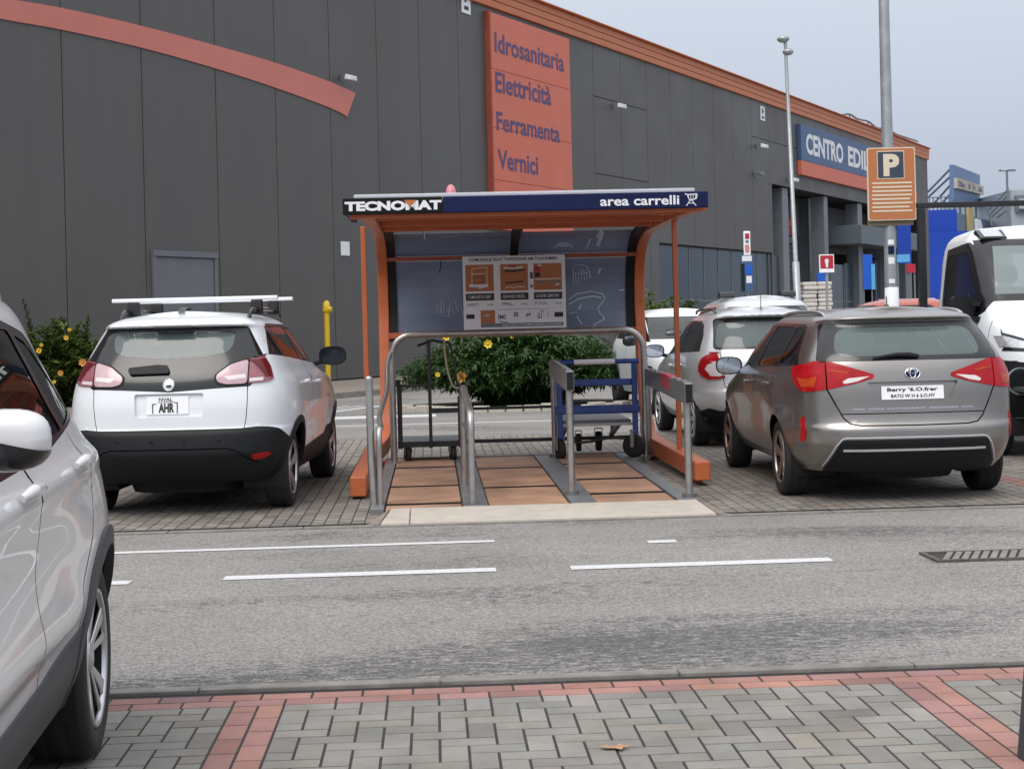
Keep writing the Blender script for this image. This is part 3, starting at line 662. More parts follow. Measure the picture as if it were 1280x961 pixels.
mb = MB(); c = A0+(A1-A0)*.675; mb.add([L(c-.055,FB-.013,Z1+.004), L(c,FB-.013,Z1-.052), L(c+.055,FB-.013,Z1+.004)], [(0,1,2)]); mb.build('logo_wedge', 'roof_orange', fk, fixn=False)
A0, A1 = LB(750, 253, FB)[0], LB(849, 253, FB)[0]
mb = MB(); letters(mb, 'area carrelli', lambda u, v: L(A0+(A1-A0)*u, FB-.007, Z0+(Z1-Z0)*v), .022); mb.build('lettering', 'letter_white', fb, fixn=False)
mb = MB(); c0 = LB(856, 252, FB)[0]; s = .0075                              # the little trolley symbol
def seg2(mb, p, q, w, b=FB-.006, th=.003):
    p = np.array(p, float); q = np.array(q, float); d = (q-p)/np.linalg.norm(q-p); n = np.array([-d[1], d[0]])*w/2
    vs = [L(x[0], bb, x[1]) for bb in (b, b-th) for x in (p-n, q-n, q+n, p+n)]; mb.hexa([vs[k] for k in (0,1,2,3,4,5,6,7)])
pts = [(0,.098),(.018,.098),(.042,.045),(.098,.058),(.105,.098),(.02,.092)]
for i in range(len(pts)-1): seg2(mb, (c0+pts[i][0], zb+.018+pts[i][1]), (c0+pts[i+1][0], zb+.018+pts[i+1][1]), .009)
for k in range(4): seg2(mb, (c0+.035+.018*k, zb+.018+.05), (c0+.032+.02*k, zb+.018+.094), .004)
seg2(mb, (c0+.045, zb+.062), (c0+.012, zb+.016), .007); seg2(mb, (c0+.06, zb+.062), (c0+.095, zb+.016), .007); seg2(mb, (c0+.03, zb+.04), (c0+.08, zb+.035), .005)
mb.build('trolley_symbol', 'letter_white', fb)
# smoked back panes, following the arch
def arch_at(z):
    pts = [p for p in arch2 if p[0] > 16.2 and p[1] > .3]; pts = sorted(pts, key=lambda p: p[1]); zs = [p[1] for p in pts]
    return float(np.interp(z, zs, [p[0] for p in pts]))
zbar = (LB(500, 325, 18.05)[1] + LB(780, 319, 18.05)[1])/2; zlow = LB(640, 412, 18.05)[1]; ztop = zb+.035
gl, gr = fL+.055, fR-.055; mid = LB(641, 300, 18.0)[0]
def pane(a0, a1, z0, z1):
    mb = MB(); zz = np.linspace(z0, z1, 9); of = [.0, .012]
    rows = [[L(a0, arch_at(z)-.02+o, z) for z in zz] + [L(a1, arch_at(z)-.02+o, z) for z in zz] for o in of]
    n = len(zz); vs = rows[0]+rows[1]
    fs = []
    for k in range(n-1):
        fs += [(k, n+k, n+k+1, k+1), (2*n+k, 2*n+k+1, 3*n+k+1, 3*n+k)]
        fs += [(k, k+1, 2*n+k+1, 2*n+k), (n+k, 3*n+k, 3*n+k+1, n+k+1)]
    fs += [(0, 2*n, 3*n, n), (n-1, 2*n-1, 4*n-1, 3*n-1)]
    mb.add(vs, fs, False); return mb.build('back_pane', 'pane', SH)
E_ = .10
pa = pane(gl+E_, mid-.055, zbar+.03, ztop); pb = pane(mid+.055, gr-E_, zbar+.03, ztop); pc = pane(gl+E_, gr-E_, zlow, zbar-.03)
for a in (gl+E_/2, gr-E_/2):
    mb = MB(); zz = np.linspace(zlow-.1, ztop+.03, 14); sweep(mb, [(arch_at(z)-.012, z) for z in zz], a, E_-.004, .05); mb.build('edge_strip', 'black_plastic', SH)
mb = MB(); zz = np.linspace(zbar+.02, ztop+.03, 8); sweep(mb, [(arch_at(z)-.02, z) for z in zz], mid, .10, .05); mb.build('centre_strip', 'black_plastic', SH)
mb = MB(); lbox(mb, gl, gr, arch_at(zbar)-.09, arch_at(zbar)-.03, zbar-.022, zbar+.022); mb.build('crossbar', 'orange_dark', SH, bevel=.006)
mb = MB(); lbox(mb, gl, gr, arch_at(zlow)-.07, arch_at(zlow)-.01, zlow-.07, zlow-.005); mb.build('crossbar', 'orange_frame', SH, bevel=.006)
def scribble(px, parent, w=.009, m='graffiti'):
    mb = MB(); P = [LB(x, y, 18.02) for x, y in px]
    for i in range(len(P)-1):
        p, q = np.array(P[i]), np.array(P[i+1]); d = (q-p); ln = np.linalg.norm(d); d /= ln; n = np.array([-d[1], d[0]])*w/2; p = p-d*w*.3; q = q+d*w*.3
        mb.hexa([L(x[0], arch_at(x[1])-bb, x[1]) for bb in (.026, .022) for x in (p-n, q-n, q+n, p+n)])
    return mb.build('graffiti', m, parent)
scribble([(712,374),(722,367),(740,364),(753,367),(757,373),(752,380),(748,385),(750,391),(755,396),(756,399),(750,402),(744,405),(741,411)], pc, .012)
scribble([(712,380),(725,373),(742,370),(752,372)], pc, .016); scribble([(722,395),(724,400),(728,405)], pc, .012); scribble([(724,386),(727,381)], pc, .02); scribble([(712,392),(722,390)], pc, .008)
for x in range(0, 7): scribble([(716+3.4*x, 338+random.uniform(-3,3)), (717+3.4*x, 352+random.uniform(-4,6))], pc, .007)
scribble([(714,334),(724,331),(733,333),(736,340),(739,346)], pc, .006); scribble([(715,343),(735,341)], pc, .005); scribble([(748,342),(750,336)], pc, .018)
scribble([(787,340),(786,347)], pc, .035); scribble([(787,362),(787,356)], pc, .02); scribble([(775,363),(781,362)], pc, .01)
for x in range(9): scribble([(547+3.6*x, 380+random.uniform(-6,6)), (549+3.6*x+random.uniform(-3,3), 392+random.uniform(-5,5))], pc, .004)
scribble([(551,374),(552,394),(561,395),(563,378)], pc, .004)
scribble([(744,308),(745,296),(742,295),(741,299)], pb, .04); scribble([(733,302),(732,308),(730,312)], pb, .018); scribble([(692,311),(695,307),(703,306),(710,308),(713,311)], pb, .012); scribble([(697,309),(707,309)], pb, .01)
scribble([(531,302),(532,292),(530,289),(534,289),(534,293)], pa, .014); scribble([(536,291),(537,296),(540,291),(541,295)], pa, .006)
scribble([(549,323),(551,330),(550,338),(548,341)], pc, .01, 'black_plastic')
# ------------------------------------------------------------------ instruction board
PB = 17.72
pts = [LB(578,321,PB), LB(706,318,PB), LB(708,410,PB), LB(580,413,PB)]
a0 = (pts[0][0]+pts[3][0])/2; a1 = (pts[1][0]+pts[2][0])/2; z1 = (pts[0][1]+pts[1][1])/2; z0 = (pts[2][1]+pts[3][1])/2
NB = thing('instruction_board', 'white instruction board with orange pictures fixed to the shelter back', 'sign', L((a0+a1)/2, PB, z0), PSI)
mb = MB(); lbox(mb, a0, a1, PB, PB+.025, z0, z1); mb.build('board', 'plate_white', NB, bevel=.005)
mb = MB(); lbox(mb, a0+.2, a0+.26, PB+.027, 18.0, z1-.15, z1-.11); lbox(mb, a1-.26, a1-.2, PB+.027, 18.0, z1-.15, z1-.11); mb.build('bracket', 'mullion', NB)
BW, BH = a1-a0, z1-z0
def bp(x, y): return a0 + x*BW, z1 - y*BH              # board fractions, from the top left
def brect(name, x0, y0, x1, y1, m, o=.003, parent=NB):
    p = bp(x0, y1); q = bp(x1, y0); mb = MB(); lbox(mb, p[0], q[0], PB-o, PB-.0005, p[1], q[1]); return mb.build(name, m, parent)
def btext(txt, x0, y0, x1, y1, m='plate_ink', o=.0042, bold=.02, parent=NB):
    p = bp(x0, y1); q = bp(x1, y0); mb = MB(); letters(mb, txt, lambda u, v: L(p[0]+(q[0]-p[0])*u, PB-o, p[1]+(q[1]-p[1])*v), bold); return mb.build('lettering', m, parent, fixn=False)
btext('COMUNQUE ISLAY TUFFEZIONE AM TOGUNMEN', .065, .025, .92, .075, o=.002)
pics = []
for k, (x0, x1) in enumerate(((.025,.30),(.365,.635),(.69,.965))):
    pics.append(brect('picture', x0, .115, x1, .475, 'p_orange')); cb = brect('caption_bar', x0, .505, x1, .60, 'plate_ink')
    btext(('COMUNETO DESP','GRANDI SKDL','LOGHE LEMONE')[k], x0+.02, .53, x1-.03, .575, 'letter_white', .0045, .01, cb)
    btext(('GAMATTI','PRL','P TON')[k], x0+.01, .635, x0+.12, .675, o=.002, bold=.0); btext(('LADB','TNHS','179LB')[k], x1-.07, .645, x1-.01, .672, o=.002, bold=0)
def bseg(parent, pts_, w, m, o=.005):
    mb = MB()
    for i in range(len(pts_)-1):
        p, q = np.array(bp(*pts_[i])), np.array(bp(*pts_[i+1])); d = (q-p)/np.linalg.norm(q-p); n = np.array([-d[1], d[0]])*w/2
        mb.hexa([L(x[0], PB-bb, x[1]) for bb in (o-.001, o) for x in (p-n, q-n, q+n, p+n)])
    mb.build('drawing', m, parent)
bseg(pics[0], [(.09,.39),(.09,.17),(.235,.15),(.235,.37)], .010, 'p_cream'); bseg(pics[0], [(.075,.24),(.22,.235)], .012, 'p_cream', .0055); bseg(pics[0], [(.10,.28),(.19,.27),(.20,.36),(.10,.37),(.10,.28)], .012, 'orange_dark', .0052)
bseg(pics[0], [(.06,.395),(.14,.40),(.245,.40)], .035, 'letter_white', .006); bseg(pics[0], [(.15,.43),(.24,.405)], .022, 'letter_white', .0065)
bseg(pics[1], [(.40,.165),(.59,.165)], .028, 'p_cream'); bseg(pics[1], [(.41,.205),(.50,.215),(.60,.19)], .020, 'plate_ink', .0056); bseg(pics[1], [(.44,.145),(.52,.15)], .016, 'sign_red', .006)
bseg(pics[1], [(.41,.37),(.59,.355)], .016, 'plate_ink'); bseg(pics[1], [(.41,.44),(.45,.42),(.50,.44),(.54,.42),(.60,.43)], .012, 'p_cream')
bseg(pics[2], [(.70,.33),(.955,.325)], .016, 'p_cream'); bseg(pics[2], [(.70,.365),(.955,.36)], .014, 'mullion', .0055); bseg(pics[2], [(.70,.19),(.76,.19)], .06, 'sign_red', .0052); bseg(pics[2], [(.735,.14),(.765,.14)], .03, 'p_cream', .006); bseg(pics[2], [(.70,.27),(.755,.265)], .05, 'plate_ink', .0058); bseg(pics[2], [(.90,.41),(.94,.395)], .018, 'letter_white')
brect('mark', .655, .23, .685, .32, 'sign_blue'); brect('mark', .655, .40, .68, .44, 'mullion')
brect('mark', .025, .785, .105, .845, 'plate_ink'); brect('mark', .885, .78, .97, .845, 'plate_ink'); ob = brect('mark', .165, .735, .305, .955, 'p_orange'); btext('PESA', .20, .79, .26, .82, 'letter_white', .0045, .01, ob)
brect('rule', .325, .727, .83, .731, 'plate_ink', .002); brect('rule', .82, .76, .823, .86, 'plate_ink', .002)
btext('EMG', .335, .80, .41, .86, o=.002); btext('Tenere', .345, .88, .43, .91, o=.002); btext('EB', .49, .77, .53, .83, o=.002); btext('pd', .61, .77, .65, .84, o=.002); btext('G1', .72, .79, .76, .86, o=.002); btext('Ti', .75, .75, .78, .79, o=.002)
st = brect('strip', .165, .915, .97, .965, 'mullion', .0042); btext('SALE DI MOD TUT DEL MERCI GRANDE DI LAVOROMESI', .38, .925, .95, .955, 'letter_white', .0055, .01, st)
# ------------------------------------------------------------------ platform
PZ = .055
M['wood_dark'] = wood_mat(); M['wood_dark'].name = 'weathered_planks_dark'
for n_ in M['wood_dark'].node_tree.nodes:
    if n_.type == 'MAPPING': n_.inputs['Location'].default_value = (3.1, 1.7, 0); n_.inputs['Scale'].default_value = (.9, 17, 4)
PF = thing('trolley_platform', 'low platform of worn wooden boards with steel strips under the shelter', 'platform', L(.8, 15, 0), PSI)
def la(px, py): return LG(px, py, PZ)[0]
lanes = [(la(478,646), la(580,641)), (la(613,639), la(717,634)), (la(751,633), la(852,629))]
pB = LG(640, 571, PZ)[1]; pF = 12.64
print('lanes', lanes, pB)
for k, (x0, x1) in enumerate(lanes):
    cuts = [[pF,12.98,14.35,16.2,pB],[pF,14.1,15.9,pB],[pF,13.35,14.55,16.1,pB]][k]
    for i in range(len(cuts)-1):
        mb = MB()
        if i:
            js = MB(); lbox(js, x0+.008, x1-.008, cuts[i]-.010, cuts[i]+.010, 0, PZ+.004*i+.0045); js.build('joint_strip', 'black_plastic', PF)
        lbox(mb, x0+.008, x1-.008, cuts[i]+.022, cuts[i+1]-.022, 0, PZ+.004*i+random.uniform(-.003,.003)); mb.build('board', random.choice(('wood','wood','wood_dark')), PF, bevel=.006)
e0 = la(458,648); e1 = la(868,628)
for (x0, x1) in ((e0, lanes[0][0]), (lanes[0][1], lanes[1][0]), (lanes[1][1], lanes[2][0]), (lanes[2][1], e1+.04)):
    mb = MB(); c = pF
    while c < pB-.05: lbox(mb, x0+.004, x1-.004, c+.003, min(c+1.05,pB)-.003, .0, PZ+.012); c += 1.05
    mb.build('steel_strip', 'plate_steel', PF, bevel=.004)
mb = MB(); lbox(mb, e0+.01, e1+.03, pB+.004, pB+.06, 0, PZ+.02); mb.build('end_angle', 'steel_dull', PF)
# front lip: sloping cream blocks
Af, Ar = LG(458,660)[0], LG(895,645)[0]
LP = thing('ramp_lip', 'cream sloping kerb blocks along the front of the platform', 'ramp', L(.8,12.3,0), PSI)
cut = [Af+.0, LG(513,650)[0], Ar]
for i in range(2):
    x0, x1 = cut[i]+.003+(.10 if i == 0 else 0), cut[i+1]-.003
    p = [L(x0,12.0,-.02), L(x1,12.0,-.02), L(x1-(.04 if i else 0),12.62,-.02), L(x0+(.05 if not i else 0),12.62,-.02), L(x0,12.0,.03), L(x1,12.0,.03), L(x1-(.05 if i else 0),12.62,.068), L(x0+(.07 if not i else 0),12.62,.068)]
    mb = MB(); mb.hexa(p); mb.build('block', 'cream_stone', LP, bevel=.008)
mb = MB(); x0 = Af+.10; mb.add([L(x0-.13,12.02,0), L(x0-.003,12.0,0), L(x0+.05,12.62,0), L(x0-.003,12.0,.03), L(x0+.055,12.62,.06), L(x0-.13,12.06,.004)], [(0,1,3,5),(1,2,4,3),(3,4,5),(5,4,2,0),(0,2,1)]); mb.build('end_wedge', 'sidewalk', LP)
mb = MB(); x0 = Ar; mb.add([L(x0+.13,12.02,0), L(x0+.003,12.0,0), L(x0-.035,12.62,0), L(x0+.003,12.0,.03), L(x0-.04,12.62,.06), L(x0+.13,12.06,.004)], [(0,1,3,5),(1,2,4,3),(3,4,5),(5,4,2,0),(0,2,1)]); mb.build('end_wedge', 'sidewalk', LP)
# ------------------------------------------------------------------ rails
def T3(a, b, z): return L(a, b, z)
HB = 16.8; hL = LB(491, 500, HB)[0]; hR = LB(806, 500, HB)[0]; hz = (LB(560,418,HB)[1]+LB(760,411,HB)[1])/2
HP = thing('hoop_barrier', 'wide steel hoop barrier with rounded corners across the back of the platform', 'barrier', L((hL+hR)/2,HB,0), PSI)
mb = MB(); mb.tube(fillet([L(hL,HB,.0), L(hL,HB,hz), L(hR,HB,hz), L(hR,HB,.0)], .26, 10), .035, 14); mb.build('hoop', 'steel', HP)
for a in (hL, hR):
    mb = MB(); mb.lathe([(.0,.075),(.075,.075),(.075,.067),(.0,.067)], L(a,HB,0), n=20, smooth=False); mb.build('foot_plate', 'steel', HP)
mb = MB(); lbox(mb, hL+.03, hR-.03, 17.62, 17.66, .19, .23); lbox(mb, LB(536,513,17.64)[0], hR-.6, 17.62, 17.65, .555, .585); 
SB = mb; bx = [LB(591,556,17.64)[0], LB(692,540,17.64)[0]]
for a in bx: lbox(SB, a-.018, a+.018, 17.58, 17.615, .0, .60)
o = SB.build('stop_rail', 'black_steel', None, loc=L(.8,17.64,0)); tag(o, 'low black two bar stop rail behind the wooden boards', 'rail')
# left hand rail
LR = thing('side_handrail', 'bent steel handrail on the left edge of the platform', 'handrail', L(*LG(468,641),0), PSI)
q = LG(468,641); z1 = LB(465,473,q[1])[1]; mb = MB(); mb.tube([L(q[0],q[1],0), L(q[0]-.015,q[1]+.02,z1*.4), L(q[0]-.02,q[1]+.03,z1)], .031, 12); mb.lathe([(.031,0),(.025,.016),(.0,.022)], L(q[0]-.02,q[1]+.03,z1), n=12); mb.build('post', 'steel', LR)
q = LG(476,641); z2 = LB(476,537,q[1])[1]
mb = MB(); mb.tube(smooth_path([L(q[0],q[1],0), L(q[0],q[1],z2*.5), L(q[0],q[1],z2-.03), L(q[0]+.01,q[1]+.2,z2+.01), L(q[0]-.03,q[1]+1.2,z2+.05), L(hL-.02,HB-1.4,z2+.22), L(hL-.035,HB-.5,z2+.42), L(hL-.01,HB-.06,z2+.55)], 6), .024, 10); mb.build('rail', 'steel', LR)
# middle loop
q = LG(591,640); MR = thing('lane_divider', 'narrow steel loop rail standing between the left and middle lanes', 'handrail', L(q[0],q[1],0), PSI)
zt1 = LB(589,516,q[1])[1]
mb = MB(); mb.tube(fillet([L(q[0],q[1],.0), L(q[0],q[1],zt1), L(q[0]-.03,q[1]+1.45,zt1+.16), L(q[0]-.035,q[1]+1.5,.0)], .14, 8), .030, 12); mb.build('loop', 'steel', MR)
mb = MB(); mb.tube([L(q[0]+.0,q[1]+.03,.62), L(q[0]-.03,q[1]+1.47,.62)], .018, 8); lbox(mb, q[0]-.06, q[0]+.06, q[1]-.06, q[1]+.06, PZ+.013, PZ+.02); mb.build('foot_plate', 'steel_dull', MR)
def beam_rail(near, farx, b1, ztn, lab, w=.07, h=.17, red=False):
    a, b = near; t_ = thing('beam_rail', lab, 'handrail', L(a,b,0), PSI)
    for aa, bb in ((a,b), (farx,b1)):
        mb = MB(); mb.tube([L(aa,bb,0), L(aa,bb,ztn-h+.01)], .031, 12); mb.build('leg', 'steel', t_)
        mb = MB(); mb.lathe([(.0,.03),(.06,.03),(.06,.0)], L(aa,bb,PZ+.012-.0), n=16, smooth=False); mb.build('foot_plate', 'steel_dull', t_)
    mb = MB(); mb.bar(L(a,b-.10,ztn-h/2), L(farx,b1+.1,ztn-h/2), w, h); bo = mb.build('beam', 'steel_dull', t_, bevel=.008)
    mb = MB(); mb.bar(L(a,b-.104,ztn-h/2), L(a,b-.1005,ztn-h/2), w*.8, h*.86); mb.build('end_cap', 'black_plastic', bo)
    mb = MB()
    for k in range(7): 
        f = .06+.13*k; c = L(a+(farx-a)*f, b+(b1-b)*f, ztn+.004); mb.bar(c-L(0,.11,0), c+L(0,.11,0), w*.55, .012)
    mb.build('cleat', 'steel', bo)
    return t_, bo
n2 = LG(715,628); r2 = beam_rail(n2, LB(690,520,17.3)[0], 17.0, LB(708,463,n2[1])[1], 'steel beam rail on two legs left of the blue trolley')
n3 = LG(862,631); r3 = beam_rail(n3, LB(812,560,HB+.15)[0], HB+.15, LB(862,478,n3[1])[1], 'steel beam rail with a red rubbed patch on the right edge of the platform')
mb = MB(); f0, f1 = .24, .50
zt3 = LB(862,478,n3[1])[1]
c0 = L(n3[0]+(r3[1] and 0)+(LB(812,560,HB+.15)[0]-n3[0])*.30, n3[1]+(HB+.15-n3[1])*.30, zt3-.05); c1 = L(n3[0]+(LB(812,560,HB+.15)[0]-n3[0])*.52, n3[1]+(HB+.15-n3[1])*.52, zt3-.05)
mb.bar(c0, c1, .076, .13); mb.build('red_patch', 'sign_red', r3[1], bevel=.004)
# ------------------------------------------------------------------ trolleys
def caster(parent, a, b, r, w=.04, z=PZ, m='rubber', yaw=0.):
    z += .002; mb = MB(); C0 = L(a,b,z+r)
    prof = [(r*.55,-w/2),(r*.95,-w/2),(r,-w/4),(r,w/4),(r*.95,w/2),(r*.55,w/2)]
    ww = MB(); ww.lathe(prof, (0,0,0), 'x', 20); ww.lathe([(0,-w*.4),(r*.55,-w*.4),(r*.55,w*.4),(0,w*.4)], (0,0,0), 'x', 16, False)
    X = Matrix.Translation(C0) @ Matrix.Rotation(PSI+yaw, 4, 'Z'); ww.xf(X); co = ww.build('wheel', m, parent)
    f = MB(); f.box(-w*.75,-w*.6,-.02,.02,-.01,r*1.25); f.box(w*.6,w*.75,-.02,.02,-.01,r*1.25); f.box(-w*.75,w*.75,-.03,.03,r*1.25,r*1.36); f.xf(X); f.build('fork', 'steel', co)
def ab(px, py, b): return LB(px, py, b)
# black flat-bed trolley
bt = 16.95; x0, x1 = ab(499,552,bt)[0], ab(576,552,bt)[0]; dz = ab(538,556,bt)[1]
BT = thing('platform_trolley', 'black steel platform trolley with tall uprights in the left lane', 'trolley', L((x0+x1)/2, bt+.35, PZ), PSI)
mb = MB(); lbox(mb, x0, x1, bt, bt+.95, dz, dz+.035); mb.build('deck', 'deck_grey', BT, bevel=.006)
mb = MB(); lbox(mb, x0-.012, x1+.012, bt-.02, bt-.002, dz-.02, dz+.04); lbox(mb, x0-.014, x0-.002, bt, bt+.95, dz-.02, dz+.04); lbox(mb, x1+.002, x1+.014, bt, bt+.95, dz-.02, dz+.04); mb.build('edge_frame', 'black_steel', BT)
zl = ab(500,480,bt)[1]; zm = ab(538,424,bt)[1]; zr = ab(575,495,bt)[1]; xm = ab(537.5,500,bt)[0]
for nm, a, zt_, w in (('upright', x0+.015, zl, .05), ('upright', xm, zm, .036), ('upright', x1-.0, zr, .05)):
    mb = MB(); lbox(mb, a-w/2, a+w/2, bt-.05, bt-.022, dz-.03, zt_); mb.build(nm, 'black_steel', BT, bevel=.004)
zz = ab(518,482,bt)[1]; mb = MB(); lbox(mb, x0+.04, xm-.019, bt-.048, bt-.024, zz-.014, zz+.014); zz2 = ab(556,514,bt)[1]; lbox(mb, xm+.019, x1-.026, bt-.048, bt-.024, zz2-.014, zz2+.014); mb.build('crossbar', 'black_steel', BT)
mb = MB(); q0 = ab(539,425,bt); q1 = ab(553,428,bt); q2 = ab(563,432,bt); q3 = ab(570,470,bt); q4 = ab(575,496,bt); q5 = ab(522,432,bt)
mb.tube([L(q0[0],bt-.03,q0[1]), L(q1[0],bt-.03,q1[1])], .014, 8); mb.tube([L(q0[0],bt-.03,q0[1]-.01), L(q5[0],bt-.08,q5[1])], .014, 8); mb.tube(smooth_path([L(q1[0],bt-.02,q1[1]), L(q2[0],bt-.02,q2[1]), L(q3[0],bt-.02,q3[1]), L(q4[0],bt-.02,q4[1])], 5), .012, 8); mb.build('handle', 'black_steel', BT)
mb = MB(); mb.tube(smooth_path([L(ab(x,y,bt)[0], bt-.06, ab(x,y,bt)[1]) for x, y in ((555,424),(556,438),(558,455),(562,472),(567,483),(573,485))], 6), .011, 8); mb.build('hose', 'rope', BT)
mb = MB(); zc = ab(497,477,bt)[1]; lbox(mb, x0-.03, x0+.03, bt-.06, bt+.0, zc-.05, zc+.02); lbox(mb, x0-.05, x0-.035, bt-.02, bt+.5, zc-.32, zc-.02); mb.build('corner_bracket', 'black_steel', BT, bevel=.008)
rw = .085
for a, b in ((x0+.085, bt+.06), (x1-.085, bt+.06), (x0+.085, bt+.85), (x1-.085, bt+.85)): caster(BT, a, b, rw, .045, yaw=random.uniform(-.3,.3))
mb = MB(); lbox(mb, x0+.03, x1-.03, bt+.02, bt+.93, PZ+rw*2.36, dz-.002); mb.build('under_frame', 'black_steel', BT)
# blue trolley
b0 = 16.75; x0, x1 = ab(697,500,b0)[0], ab(797,500,b0)[0]
TB = thing('platform_trolley', 'blue tubular trolley with white handle band in the right lane', 'trolley', L((x0+x1)/2, b0+.5, PZ), PSI)
zh = ab(750,452,b0)[1]; z2 = ab(750,478,b0)[1]; z3 = ab(750,511,b0)[1]; zd = ab(750,529,b0)[1]
for a in (x0+.02, x1-.03):
    mb = MB(); mb.bar(L(a,b0,PZ+.22), L(a,b0+.0,zh-.01), .058, .06); mb.build('upright', 'blue_steel', TB, bevel=.01)
hb = None
mb = MB(); mb.tube([L(x0-.03,b0-.02,zh), L(x1+.02,b0-.02,zh)], .026, 12); hb = mb.build('handle', 'blue_steel', TB)
mb = MB(); mb.tube([L(ab(717,452,b0)[0],b0-.02,zh), L(ab(768,452,b0)[0],b0-.02,zh)], .029, 12); mb.build('band', 'letter_white', hb)
mb = MB(); lbox(mb, x0+.05, x1-.06, b0-.02, b0+.02, z2-.035, z2+.035); mb.build('crossbar', 'blue_steel', TB, bevel=.01)
mb = MB(); lbox(mb, x0-.03, x1+.02, b0-.036, b0+.028, z3-.05, z3+.04); mb.build('crossbar', 'blue_steel', TB, bevel=.016)
mb = MB(); lbox(mb, x0+.05, x1-.07, b0+.04, b0+1.15, zd-.01, zd+.035); mb.build('deck', 'deck_grey', TB, bevel=.008)
mb = MB(); lbox(mb, x0+.05, x1-.03, b0+.03, b0+.036, zd-.03, zd+.0); mb.build('deck_edge', 'steel', TB)
mb = MB(); mb.tube(smooth_path([L(x0+.1,b0+.1,.24), L(x0+.3,b0+.05,.23), L(x1-.3,b0+.02,.27), L(x1-.1,b0+.02,.25), L(x1-.02,b0,.20)], 5), .014, 8); mb.build('brake_cable', 'black_steel', TB)
for a in (x0+.13, x1-.16):
    mb = MB(); mb.bar(L(a,b0+.25,zd-.012), L(a-.03,b0+.9,.24), .05, .03); mb.bar(L(a,b0+.9,zd-.012), L(a-.01,b0+.95,.24), .05, .03); mb.build('strut', 'steel_dull', TB)
caster(TB, x0+.02, b0+.03, .105, .06, yaw=.25); caster(TB, x1-.05, b0+.0, .125, .06, yaw=1.0); caster(TB, x0+.30, b0+1.0, .10, .05); caster(TB, x1-.32, b0+1.0, .11, .06)
# small domed cap on the roof
cp = LB(563.5, 238, 14.6); o = MB(); o.lathe([(.056,0),(.05,.08),(.036,.13),(.018,.15),(0,.154)], L(cp[0],14.6,zt+.036), n=20)
o = o.build('pink_dome', 'pale_pink', None, loc=L(cp[0],14.6,zt+.036)); tag(o, 'small pale pink dome standing on the shelter roof', 'dome')
